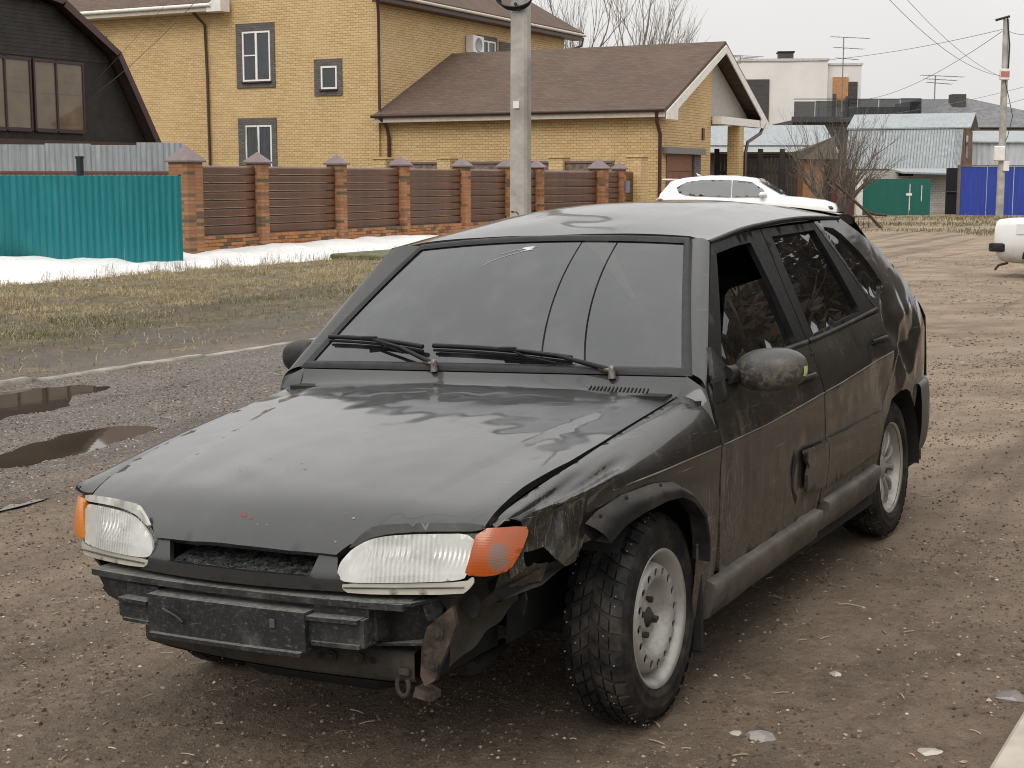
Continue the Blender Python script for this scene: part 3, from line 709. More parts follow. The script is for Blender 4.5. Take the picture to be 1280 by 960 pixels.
FENR = [(-.36, .30), (-.363, .605), (-.383, .708), (-.37, zt(-.37))] + [(x, zt(x)) for x in (-.2, 0, .2, .4, .55, .655)] + [(.668, .70), (.63, .67), (.64, .62), (.655, .52), (.55, .42), (.36, .40)] + \
       [(.345*math.cos(a), .285+.345*math.sin(a)) for a in [math.radians(q) for q in range(20, 190, 14)]] + [(-.36, .22)]
panel('fender', FENR, f_fender(-1, False), .018, M_PAINT_SIDE, CAR, .008)
# arch flare on the left fender
FL_O = [(.425, .640), (.378, .662), (.264, .682), (.103, .684), (-.019, .668), (-.115, .63), (-.195, .56), (-.235, .475), (-.245, .40)]
FL_I = [(.36, .578), (.29, .610), (.20, .624), (.07, .632), (-.03, .624), (-.11, .594), (-.185, .535), (-.215, .465), (-.226, .40)]
def f_flare(u, v):
    k = u*(len(FL_O)-1); i = min(int(k), len(FL_O)-2); t = k-i
    a = [FL_O[i][q]+(FL_O[i+1][q]-FL_O[i][q])*t for q in (0, 1)]; b = [FL_I[i][q]+(FL_I[i+1][q]-FL_I[i][q])*t for q in (0, 1)]
    x, z = a[0]+(b[0]-a[0])*v, a[1]+(b[1]-a[1])*v
    bul = .004+.030*math.sin(min(1, v*1.25)*math.pi*.62)
    return (x, y_side(x, min(z, z_crease(x)-.005))+bul, z)
fl = MB(); fl.grid(f_flare, 44, 8)
fl.grid(lambda u, v: tuple(Vector(f_flare(u, 1))+Vector((0, -.05*v, .004*v))), 44, 2)
fl = fl.build('arch_flare', M_TRIM, CAR)
for k in range(6):
    p = f_flare(.1+.15*k, .12); mb = MB(); mb.lathe([(0, .006), (.005, .005), (.006, 0)], 10, 'Y', (p[0], p[1], p[2])); mb.build('screw', M_DARK, fl)
# --- doors, quarter panels
def f_side(sgn, dent=None, off=0.0):
    def fn(x, z):
        y = y_side(x, z)+off
        if dent: y += dent(x, z)
        return (x, sgn*y, z)
    return fn
def dent_door(x, z): return .003*nz2(x, z, 1, 3.5)-.010*gauss(x, z, -1.16, .47, .05, .10)-.006*gauss(x, z, -.55, .5, .07, .16)+.0015*nz2(x, z, 4, 14)-.012*max(0, 1-abs(x+.43+.03*nz2(z, 0, 2, 6))/.03)*max(0, 1-abs(z-.52)/.2)-.010*max(0, 1-abs((x+1.25)+(z-.5)*.6)/.035)*max(0, 1-abs(z-.45)/.14)
def dent_rdoor(x, z): return .004*nz2(x, z, 7, 4)-.014*gauss(x, z, -2.12, .68, .12, .07, .6)+.002*nz2(x, z, 4, 16)
def dent_quarter(x, z):
    w = gauss(x, z, -2.55, .80, .30, .17)
    q_ = ((x*1.0+z*1.7)*2.3+.35*nz2(x, z, 2, 3)) % 1.0; tri = abs(q_-.5)*2; return w*(-.034*tri-.010+.02*nz2(x, z, 1, 9)) - .012*gauss(x, z, -2.40, .93, .05, .10, .4)
DOOR = [(-.405, .325), (-.372, .49), (-.373, .605), (-.392, .708), (-.396, .85), (-.412, .889), (-.8, .902), (-1.358, .911), (-1.367, .74), (-1.377, .58), (-1.366, .40), (-1.33, .335)]
RDOOR = [(-1.372, .345), (-1.374, .40), (-1.385, .58), (-1.375, .74), (-1.366, .912), (-1.8, .93), (-2.27, .953), (-2.289, .84), (-2.322, .772), (-2.248, .668), (-2.142, .583), (-2.105, .476), (-2.093, .366)]
DFRAME = [(-.42, .892), (-1.358, .914), (-1.340, 1.11), (-1.345, 1.316), (-1.2, 1.314), (-.852, 1.284), (-.642, 1.106)]
DHOLE = [(-.556, .917), (-1.262, .928), (-1.235, 1.10), (-1.20, 1.275), (-1.05, 1.268), (-.863, 1.251)]
RFRAME = [(-1.366, .916), (-2.265, .955), (-2.175, 1.04), (-2.079, 1.157), (-1.93, 1.325), (-1.353, 1.317), (-1.348, 1.11)]
RHOLE = [(-1.435, .938), (-2.053, .977), (-1.985, 1.13), (-1.905, 1.297), (-1.425, 1.288), (-1.43, 1.1)]
QUARTER = [(-2.277, .951), (-2.18, 1.045), (-2.086, 1.157), (-1.936, 1.327), (-2.1, 1.336), (-2.27, 1.334), (-2.40, 1.285), (-2.62, 1.20), (-2.86, 1.085), (-3.08, .965), (-3.2, .905), (-3.25, .80), (-3.25, .60), (-2.84, .60),
           (-2.80, .45), (-2.765, .505), (-2.65, .585), (-2.55, .610), (-2.448, .615), (-2.305, .594), (-2.194, .515), (-2.138, .413), (-2.105, .30), (-2.098, .365), (-2.110, .476), (-2.147, .583), (-2.253, .668), (-2.328, .772), (-2.295, .84)]
QUARTER = QUARTER[:14] + QUARTER[15:22] + QUARTER[22:]
QHOLE = chaikin([(-1.985, 1.308), (-2.164, 1.296), (-2.372, 1.176), (-2.50, 1.025), (-2.243, 1.005), (-2.12, 1.15)], 1)
def f_glass(sgn, off):
    def fn(x, z):
        zb = z_belt(x); h = z-zb; return (x, sgn*(y_half(x)-.054-.36*h-.10*max(0, h)**2-.02*max(0, -x-2.0)*h+off), z)
    return fn
M_SKIRT = m_plain('dusty_skirt', (.085, .075, .062), .6, var=.4, vs=6, bump=.3, bs=40)
M_FRAME = m_plain('black_window_frame', (.007, .007, .0075), .5, var=.3, vs=15, spec=.25)
def handle(sgn, x0, x1, zz, parent):
    h = MB(); ym = y_side((x0+x1)/2, zz)
    n = 14
    def fn(u, v):
        x = x0+(x1-x0)*u; a = 2*math.pi*v; r = .0115*(1-.45*abs(2*u-1)**3); yo = .006+.026*math.sin(math.pi*min(1, max(0, u*1.05)))**.6
        return (x, sgn*(y_side(x, zz)+yo+r*.8*math.cos(a)), zz+.004*math.sin(math.pi*u)+r*1.25*math.sin(a))
    h.grid(fn, n, 10)
    hh = h.build('handle', M_TRIM, parent)
    rc = MB(); cx = (x0+x1)/2
    rc.grid(lambda u, v: (cx+(u-.5)*.13, sgn*(y_side(cx+(u-.5)*.13, zz-.012)+.0022-.0*v), zz-.034+.05*v), 6, 4, False)
    rc.build('handle_recess', M_DARK, parent)
for sgn in (1, -1):
    L = sgn == 1
    d = panel('front_door', DOOR, f_side(sgn, dent_door if L else None), .025, M_PAINT_SIDE, CAR, .02, flip=L, lines=[[(x, z_crease(x)) for x in (-.40, -.8, -1.36)]])
    panel('window_frame', DFRAME, f_side(sgn, None, -.001), .03, M_FRAME, d, .02, holes=[DHOLE], flip=L)
    if L: GL = [(-.575, .905), (-1.275, .915), (-1.262, 1.153), (-.90, 1.135), (-.845, 1.118), (-.80, 1.085)]
    else: GL = grow_poly(DHOLE, .012)
    panel('door_glass', GL, f_glass(sgn, -.022), .05, M_SIDEGLASS, d, .004, flip=L)
    handle(sgn, -1.115, -1.285, .812, d)
    mb = MB(); mb.grid(lambda u, v: (-.43-.925*u, sgn*(y_side(-.43-.925*u, z_belt(-.43-.925*u)+.004)+.008*math.sin(v*math.pi)), z_belt(-.43-.925*u)-.003+.020*v), 20, 4)
    mb.build('belt_trim', M_TRIM, d)
    r = panel('rear_door', RDOOR, f_side(sgn, dent_rdoor if L else None), .025, M_PAINT_SIDE, CAR, .02, flip=L, lines=[[(x, z_crease(x)) for x in (-1.38, -1.8, -2.31)]])
    panel('window_frame', RFRAME, f_side(sgn, None, -.001), .03, M_FRAME, r, .02, holes=[RHOLE], flip=L)
    panel('door_glass', grow_poly(RHOLE, .012), f_glass(sgn, -.016), .05, M_SIDEGLASS, r, .004, flip=L)
    handle(sgn, -2.04, -2.215, .855, r)
    mb = MB(); mb.grid(lambda u, v: (-1.37-.895*u, sgn*(y_side(-1.37-.895*u, z_belt(-1.37-.895*u)+.004)+.008*math.sin(v*math.pi)), z_belt(-1.37-.895*u)-.003+.020*v), 20, 4)
    mb.build('belt_trim', M_TRIM, r)
    q = panel('rear_quarter', QUARTER, f_side(sgn, dent_quarter if L else None), .022, M_PAINT_SIDE, CAR, .015, holes=[QHOLE], flip=L)
    panel('quarter_glass', grow_poly(QHOLE, .012), f_glass(sgn, -.016), .05, M_SIDEGLASS, q, .004, flip=L)
    # side mouldings low on the doors: one torn loose on the front door, one whole on the rear
    def mold(poly, parent, off):
        return panel('side_moulding', poly, lambda x, z: (x, sgn*(y_side(x, z)+off+.004*math.sin(max(0, min(1, (z-.40)/.18))*math.pi)), z), .03, M_PAINT_SIDE, parent, .012, flip=L)
    mold([(-1.395, .40), (-1.395, .575), (-2.12, .575), (-2.095, .52), (-2.085, .42)], r, .010)
    if L: mold([(-1.365, .41), (-1.365, .572), (-1.11, .578), (-1.122, .545), (-1.15, .52), (-1.135, .49), (-1.145, .43)], d, .016)
    else: mold([(-.45, .40), (-.45, .57), (-1.365, .57), (-1.365, .41)], d, .010)
    # sill skirt, front and rear pieces with a break between them
    s_sec = [(.795, .325), (.823, .315), (.826, .285), (.800, .215), (.765, .195), (.70, .20)]
    for (xa, xb, dz) in (((-.30, -1.315, 0.0), (-1.395, -2.07, .012)) if L else ((-.30, -2.07, 0),)):
        mb = MB(); nn = 26
        def fs(u, v):
            x = xa+(xb-xa)*u; k = v*(len(s_sec)-1); i = min(int(k), len(s_sec)-2); t = k-i
            y = s_sec[i][0]+(s_sec[i+1][0]-s_sec[i][0])*t; z = s_sec[i][1]+(s_sec[i+1][1]-s_sec[i][1])*t
            z += .035*(-x-.4)/1.7+dz+.004*nz2(x, v, 3, 6); y += .006*nz2(x, v, 8, 5)
            return (x, sgn*y, z)
        mb.grid(fs, nn, 10)
        mb.add([fs(0, k/10) for k in range(11)], [tuple(range(11))]); mb.add([fs(1, k/10) for k in range(11)], [tuple(range(11))])
        mb.build('sill_skirt', M_SKIRT, CAR)
    # inner sill behind
    MB().b2((-.28, sgn*.60, .20), (-2.12, sgn*.775, .345)).build('inner_sill', M_DARK, CAR)
def crease(parent, xa, xb, off=.0):
    mb = MB(); mb.tube([(xa+(xb-xa)*k/16, y_half(xa+(xb-xa)*k/16)+.0005+off+(dent_rdoor(xa+(xb-xa)*k/16, z_crease(xa+(xb-xa)*k/16)) if xb < -1.9 else 0), z_crease(xa+(xb-xa)*k/16)) for k in range(17)], .0028, 6); mb.build('crease_line', M_CREASE, parent)
M_CREASE = m_plain('crease_highlight', (.085, .08, .072), .4, var=.5, vs=8)  # paler than the paint: a painted highlight where the crease catches the sky
for o_ in [c for c in CAR.children if c.name.split('.')[0] in ('fender', 'front_door', 'rear_door')]:
    if max(v.co.y for v in o_.data.vertices) < 0: continue
    n_ = o_.name.split('.')[0]
    if n_ == 'front_door': crease(o_, -.396, -1.365)
    if n_ == 'rear_door': crease(o_, -1.38, -2.29)
    if n_ == 'fender': crease(o_, -.376, .30); 
# torn holes in the front door, beside the loose moulding
mb = MB()
def torn(poly, off=.004):
    return panel('tear', poly, f_side(1, None, off), .02, M_DARK, CAR, 0, flip=True)
t1 = torn([(-1.045, .455), (-1.03, .50), (-1.06, .545), (-1.045, .575), (-1.025, .57), (-1.01, .52), (-1.025, .46), (-1.075, .40), (-1.085, .425)], .003)
t2 = torn([(-1.11, .535), (-1.125, .55), (-1.118, .575), (-1.10, .57), (-1.098, .545)], .022)
# --- windscreen and A pillars
def f_ws(a, v):            # a in -1..1 across, v 0..1 up
    yb = .712*a; yt = .521*a
    B = Vector((-.378-.042*a*a, yb, .918-.006*a*a)); T = Vector((-.872-.033*a*a, yt, 1.320-.021*a*a))
    p = B+(T-B)*v; n = Vector((.62, 0, .78)); return p+n*(.016*4*v*(1-v)*(1-.35*a*a))
def f_wsg(a, v): return tuple(Vector(f_ws(a, v))-Vector((.62, 0, .78))*.004)
ws = panel('windscreen', [(-.985, .01), (.985, .01), (.985, .99), (-.985, .99)], lambda a, v: f_wsg(a, v), .04, M_WSGLASS, CAR, .004)
def strip(name, fn0, fn1, n, mat, parent, bulge=.004, w=4):
    mb = MB()
    def f(u, v):
        p = Vector(fn0(u)).lerp(Vector(fn1(u)), v); return p+Vector((.5, 0, .75))*bulge*math.sin(math.pi*v)
    mb.grid(f, n, w); return mb.build(name, mat, parent)
def ring(u, ins):
    # closed loop round the windscreen, u 0..1
    k = u*4; i = int(k) % 4; t = k-int(k); lo, hi = ins, 1-ins*1.0; A = 1-ins*.9
    if i == 0: return f_ws(-A+2*A*t, lo)
    if i == 1: return f_ws(A, lo+(hi-lo)*t)
    if i == 2: return f_ws(A-2*A*t, hi)
    return f_ws(-A, hi-(hi-lo)*t)
strip('windscreen_seal', lambda u: ring(min(u, .99999), -.012), lambda u: ring(min(u, .99999), .040), 160, M_RUBBER, ws, .009, 5)
# crack star near the top of the glass
mb = MB()
def wsp(y, z0):             # point on the windscreen by (y, v)
    v = z0; a = y/(.712+(.521-.712)*v); return Vector(f_wsg(a, v))+Vector((.62, 0, .78))*.0012
for k in range(9):
    a = 2*math.pi*k/9+random.uniform(-.2, .2); L = random.choice((.012, .018, .03)); p0 = wsp(-.035, .895); pts = [p0]
    for q in range(1, 4): pts.append(wsp(-.035+L*q/3*math.cos(a)+random.uniform(-.004, .004), .895+L*1.4*q/3*math.sin(a)))
    mb.tube(pts, .0006, 4)
for path in ([(-.05, .88), (-.10, .85), (-.16, .80), (-.18, .76)], [(-.05, .90), (-.09, .89), (-.13, .86)]):
    mb.tube([wsp(*p) for p in path], .0007, 4)
for k in range(7): mb.tube([wsp(-.05+.010*math.sin(k), .885+.004*k), wsp(-.02+.006*math.cos(k*2), .895+.004*k)], .0022, 4)
mb.build('crack', m_plain('glass_crack', (.55, .57, .55), .4), ws)
DF_LINE = [(-.386, .870), (-.50, .978), (-.642, 1.112), (-.845, 1.290)]
def df_pt(v):
    k = v*3; i = min(int(k), 2); t = k-i; x = DF_LINE[i][0]+(DF_LINE[i+1][0]-DF_LINE[i][0])*t; z = DF_LINE[i][1]+(DF_LINE[i+1][1]-DF_LINE[i][1])*t
    return x, z
for sgn in (1, -1):
    mb = MB()
    def fp(v, w):
        x, z = df_pt(v); p1 = Vector((x, sgn*(y_side(x, z)), z)); p0 = Vector(f_ws(1.01*sgn, v*1.0))
        p = p0.lerp(p1, w); n = Vector((.35, sgn*.7, .5)); return p+n*.014*math.sin(math.pi*w)
    mb.grid(fp, 16, 8)
    mb.grid(lambda v, w: tuple(Vector(fp(v, 1))+Vector((-.02*w, -sgn*.025*w, 0))), 16, 2)
    mb.build('windscreen_pillar', M_PAINT_TOP, CAR)
for sgn in (1, -1):
    def q0(w): return Vector(f_ws(.985*sgn, -.012)).lerp(Vector((-.386, sgn*y_side(-.386, .87), .87)), w)
    fr_ = f_fender(sgn, False)
    def q1(w):
        if w < .5: return Vector((-.365, sgn*.69, z_hood(-.36, .69)-.006)).lerp(Vector(fr_(-.368, zt(-.368, .19))), w*2)
        return Vector(fr_(-.368-.012*(w-.5), zt(-.368, .19-.14*(w-.5)*2)))
    mb = MB(); mb.grid(lambda u, w: tuple(q0(w).lerp(q1(w), u)+Vector((.2, sgn*.5, .6))*.004*math.sin(math.pi*u)*math.sin(math.pi*min(1, w*1.0))), 8, 10); mb.build('pillar_foot', M_PAINT_TOP, CAR)
# --- cowl between windscreen and hood
def f_cowl(u, v):
    y = -.70+1.40*u; a = y/.712; top = Vector(f_ws(a, -.02)); hb = Vector((-.285-.065*(y/.7)**2, y, z_hood(-.31, y)-.012))
    p = top.lerp(hb, v); p.z -= .008*math.sin(math.pi*v); return p
mb = MB(); mb.grid(f_cowl, 50, 10); cowl = mb.build('cowl_panel', M_PAINT_TOP, CAR)
mb = MB()
for k in range(16):
    u = .80+.0085*k; a = Vector(f_cowl(u, .45)); b = Vector(f_cowl(u, .8)); mb.tube([a+Vector((0, 0, .002)), b+Vector((0, 0, .002))], .0022, 5)
mb.build('air_vent', M_DARK, cowl)
# --- roof
RZC = [(-2.6, 1.36), (-2.5, 1.375), (-2.25, 1.412), (-1.9, 1.432), (-1.5, 1.428), (-1.2, 1.403), (-1.0, 1.366), (-.87, 1.324)]
RZE = [(-2.6, 1.31), (-2.5, 1.322), (-2.26, 1.338), (-1.8, 1.348), (-1.24, 1.330), (-.9, 1.296), (-.8, 1.285)]
def f_roof(x, y):
    zc, ze = cub_tab(RZC, x), cub_tab(RZE, x); t = min(1, abs(y)/.61)
    z = ze+(zc-ze)*(1-t**2.3)
    z += .0025*math.exp(-((abs(y)-.40)/.018)**2)*max(0, min(1, (-x-1.1)/.1))      # two pressed ribs
    z -= .010*gauss(x, y, -1.02, .10, .07, .12)+.006*gauss(x, y, -1.15, -.2, .10, .08)
    return (x, y, z+.0015*nz2(x, y, 1, 4))
ROOF = [(-.872, 0), (-.882, .25), (-.907, .522), (-.865, .600), (-1.24, .606), (-1.8, .604), (-2.27, .606), (-2.42, .57), (-2.48, .40), (-2.50, 0), (-2.48, -.40), (-2.42, -.57), (-2.27, -.606), (-1.8, -.604), (-1.24, -.606), (-.865, -.600), (-.907, -.522), (-.882, -.25)]
roof = panel('roof', ROOF, f_roof, .03, M_PAINT_TOP, CAR, .02)
for sgn in (1, -1):
    mb = MB(); pts = [(x, sgn*(.606+.004), cub_tab(RZE, x)-.004) for x in [-.85-.1*k for k in range(15)]]
    mb.tube(pts, .009, 6); mb.build('roof_gutter', M_FRAME, roof)
sp = MB()
def f_spo(u, v):
    y = -.585+1.17*u; s = [( -2.36, .006), (-2.50, .016), (-2.60, .004), (-2.605, -.020), (-2.50, -.028), (-2.40, -.030)]
    k = v*5; i = min(int(k), 4); t = k-i; x = s[i][0]+(s[i+1][0]-s[i][0])*t+.03*(abs(y)/.58)**3; dz = s[i][1]+(s[i+1][1]-s[i][1])*t
    return (x, y, f_roof(max(x, -2.5), y*.98)[2]+dz)
sp.grid(f_spo, 30, 15); sp.add([f_spo(1, k/15) for k in range(16)], [tuple(range(16))]); sp.add([f_spo(0, k/15) for k in range(16)], [tuple(range(16))])
sp.build('roof_spoiler', M_PAINT_TOP, roof)
# --- tailgate, rear bumper
HR = [(-2.46, 1.355, .57), (-2.52, 1.335, .585), (-2.86, 1.115, .64), (-3.08, .985, .685), (-3.2, .92, .70), (-3.262, .86, .71), (-3.275, .72, .71), (-3.275, .58, .71)]
def f_hatch(u, v):
    k = v*(len(HR)-1); i = min(int(k), len(HR)-2); t = k-i; a = [HR[i][q]+(HR[i+1][q]-HR[i][q])*t for q in (0, 1, 2)]
    y = a[2]*(2*u-1); return (a[0]-.03*(1-(2*u-1)**2), y, a[1]+.015*(1-(2*u-1)**2)*(1-v))
mb = MB(); mb.grid(f_hatch, 24, 28); tg = mb.build('tailgate', M_PAINT_TOP, CAR)
mb = MB(); mb.grid(lambda u, v: tuple(Vector(f_hatch(.10+.80*u, .18+.34*v))+Vector((-.004, 0, .006))), 12, 10); mb.build('rear_window', M_SIDEGLASS, tg)
for sgn in (1, -1):
    mb = MB(); mb.b2((-3.245, sgn*.50, .66), (-3.288, sgn*.69, .87), ch=.01)
    mb.build('tail_light', m_plain('dark_red_lens', (.10, .008, .008), .25) if sgn < 0 else M_DARK, CAR)  # left one is a black block standing in for the dark, empty lamp hole
M_GREYPLASTIC = m_plain('weathered_bumper_grey', (.11, .105, .098), .55, var=.25, vs=7, bump=.15, bs=60)
def f_rb(u, v):
    path = [(-2.83, .792), (-2.96, .788), (-3.08, .765), (-3.19, .71), (-3.27, .62), (-3.31, .45), (-3.32, 0)]
    path = path + [(a, -b) for a, b in reversed(path[:-1])]
    k = u*(len(path)-1); i = min(int(k), len(path)-2); t = k-i; x = path[i][0]+(path[i+1][0]-path[i][0])*t; y = path[i][1]+(path[i+1][1]-path[i][1])*t
    sec = [(-.03, .60), (.0, .595), (.006, .53), (.004, .40), (-.012, .30), (-.06, .27)]
    k = v*(len(sec)-1); i = min(int(k), len(sec)-2); t = k-i; o = sec[i][0]+(sec[i+1][0]-sec[i][0])*t; z = sec[i][1]+(sec[i+1][1]-sec[i][1])*t
    n = Vector((min(0, x+2.95)*1.2, y, 0)).normalized()
    return (x+n.x*o, y+n.y*o, z)
mb = MB(); mb.grid(f_rb, 60, 12); mb.build('rear_bumper', M_GREYPLASTIC, CAR)
# --- shell behind the panels: floor, firewall, engine bay, wheel houses, cabin
mb = MB()
mb.b2((-3.2, -.70, .20), (-.28, .70, .25)); mb.b2((-.30, -.68, .25), (-.36, .68, .86)); mb.b2((.30, -.44, .26), (.62, .44, .60))
mb.b2((-3.2, -.66, .25), (-3.15, .66, .60)); mb.b2((-2.2, -.70, .25), (-2.15, .70, .62)); mb.b2((-2.15, -.60, .56), (-3.2, .60, .60))
mb.b2((-.36, .60, .25), (-.40, .765, .84)); mb.b2((-.36, -.60, .25), (-.40, -.765, .84))
mb.b2((-1.38, .62, .30), (-1.345, .785, .88)); mb.b2((-1.38, -.62, .30), (-1.345, -.785, .88))
for s in (1, -1):
    mb.b2((-.40, s*.735, .30), (-2.1, s*.75, .88))
shell = mb.build('body_shell', M_DARK, CAR)
for cx in (0, -2.46):
    for s in (1, -1):
        R0 = .36 if cx == 0 else .345; A0, A1 = (.75, math.pi+.1) if cx == 0 else (-.1, math.pi+.1)
        mb = MB(); ya, yb = (s*.50, s*.79)
        mb.grid(lambda u, v: (cx+R0*math.cos(A0+u*(A1-A0)), ya+(yb-ya)*v, .285+R0*math.sin(A0+u*(A1-A0))), 24, 3)
        mb.add([(cx+R0*math.cos(t*math.pi/12), ya, .285+R0*math.sin(t*math.pi/12)) for t in range(13)], [tuple(range(13))])
        mb.build('wheel_house', M_DARK, CAR)
mb = MB(); mb.b2((-.36, -.68, .55), (-.62, .68, .86), ch=.03); mb.b2((-.40, .10, .80), (-.66, .58, .91), ch=.03); mb.build('dashboard', M_SEAT, CAR)
mb = MB()
for k in range(25):
    pass
mb.tube([(-.78+.06*math.sin(a)*.4, .36+.18*math.cos(a), .80+.17*math.sin(a)) for a in [2*math.pi*k/24 for k in range(25)]], .014, 8)
mb.tube([(-.70, .36, .74), (-.78, .36, .80)], .03, 8); mb.build('steering_wheel', M_TRIM, CAR)
for (x, y, w) in ((-1.15, .36, .46), (-1.15, -.36, .46), (-1.95, 0, 1.15)):
    mb = MB(); mb.box((x+.05, y, .46), (.5, w, .16), ch=.04)
    mb.box((x-.26, y, .74), (.14, w*.96, .56), M=Matrix.Rotation(-.30, 3, 'Y'), ch=.05)
    st = mb.build('seat', M_SEAT, CAR)
    if w < 1: MB().box((x-.36, y, 1.09), (.09, .26, .17), M=Matrix.Rotation(-.3, 3, 'Y'), ch=.035).build('headrest', M_SEAT, st)
# --- front end
def xf(y, z): return .80-.09*(max(0, abs(y)-.25)/.40)**1.6-.22*(z-.56)
def m_lens():
    t = NT('headlamp_glass'); v = t.coord()
    tr = t.n('BsdfTransparent'); tr.inputs[0].default_value = (.93, .94, .92, 1)
    gl = t.n('BsdfGlossy'); gl.inputs['Roughness'].default_value = .06
    fl = t.n('TexWave'); fl.wave_type = 'BANDS'; fl.bands_direction = 'Y'; fl.inputs['Scale'].default_value = 38; t.l(v, fl.inputs['Vector'])
    t.l(t.bump(fl.outputs['Fac'], .25, .004), gl.inputs['Normal'])
    df = t.n('BsdfPrincipled'); df.inputs['Base Color'].default_value = (.95, .95, .91, 1); df.inputs['Roughness'].default_value = .35
    ysep = t.math('ABSOLUTE', t.sepz(v, 'Y')); zone = t.math('MULTIPLY', t.ramp(ysep, .36, .40), t.ramp(ysep, .57, .53)); rb = t.n('TexWave'); rb.bands_direction = 'Y'; rb.inputs['Scale'].default_value = 27; rb.inputs['Distortion'].default_value = .5; t.l(v, rb.inputs['Vector'])
    hz = t.math('ADD', t.math('MULTIPLY', t.ramp(t.noise(v, 12, 4, .6), .35, .75), .16), .44); hz = t.math('SUBTRACT', hz, t.math('MULTIPLY', t.math('MULTIPLY', zone, rb.outputs['Fac']), .13), True)
    a = t.n('MixShader'); t.setv(a.inputs[0], hz); t.l(tr.outputs[0], a.inputs[1]); t.l(df.outputs[0], a.inputs[2])
    fr = t.n('Fresnel'); fr.inputs[0].default_value = 1.5
    b = t.n('MixShader'); t.l(fr.outputs[0], b.inputs[0]); t.l(a.outputs[0], b.inputs[1]); t.l(gl.outputs[0], b.inputs[2])
    return t.done(b.outputs[0])
def m_reflector():
    t = NT('headlamp_reflector'); v = t.coord()
    w = t.n('TexWave'); w.bands_direction = 'Y'; w.inputs['Scale'].default_value = 24; w.inputs['Distortion'].default_value = .4; t.l(v, w.inputs['Vector'])
    return t.done(t.bsdf((.93, .93, .89), t.ramp(t.noise(v, 20, 3), .3, .7, .18, .42), .75, t.bump(w.outputs['Fac'], .35, .006)))
M_LENS, M_REFL = m_lens(), m_reflector()
def m_amber(name, col, haze, smear=False):
    t = NT(name); v = t.coord()
    w = t.n('TexWave'); w.bands_direction = 'Z'; w.inputs['Scale'].default_value = 90; t.l(v, w.inputs['Vector'])
    c = t.mix(t.ramp(t.noise(v, 14, 5, .7), .5, .62, 0, haze), col, (.14, .075, .05))
    if smear:
        sub = t.n('VectorMath'); sub.operation = 'SUBTRACT'; t.l(v, sub.inputs[0]); sub.inputs[1].default_value = (.68, .680, .606); sc = t.n('VectorMath'); sc.operation = 'MULTIPLY'; t.l(sub.outputs[0], sc.inputs[0]); sc.inputs[1].default_value = (0, 34, 24); ln = t.n('VectorMath'); ln.operation = 'LENGTH'; t.l(sc.outputs[0], ln.inputs[0])
        dd = t.math('ADD', ln.outputs['Value'], t.math('MULTIPLY', t.noise(v, 26, 5, .7), 1.7)); c = t.mix(t.ramp(dd, 1.45, 1.75, .75, 0), c, (.13, .115, .10))
    return t.done(t.bsdf(c, t.ramp(t.noise(v, 30, 3), .3, .7, .12, .35), 0, t.bump(w.outputs['Fac'], .08, .002), coat=.5))
M_AMBER = m_amber('amber_lens', (.34, .062, .004), .3, True); M_AMBER2 = m_amber('amber_lens_clean', (.55, .17, .012), .1)
M_CHROMEGREY = m_plain('lamp_rim_yellowed', (.40, .38, .32), .25, .25, var=.12, vs=8)
M_LAMPCOVER = m_plain('lamp_cover_dark', (.045, .043, .040), .22, .2, var=.3, vs=8); M_CLEARCOVER = m_plain('lamp_cover_clear', (.42, .41, .37), .12, .5, var=.4, vs=14)
M_SMUDGE = m_plain('grey_mud_smear', (.14, .125, .11), .7, var=.25, vs=25)
LENS = [(.632, .664), (.505, .663), (.43, .658), (.38, .648), (.336, .625), (.302, .591), (.294, .566), (.30, .552), (.317, .543), (.45, .549), (.607, .556), (.616, .575)]
LENS = chaikin(LENS, 2)
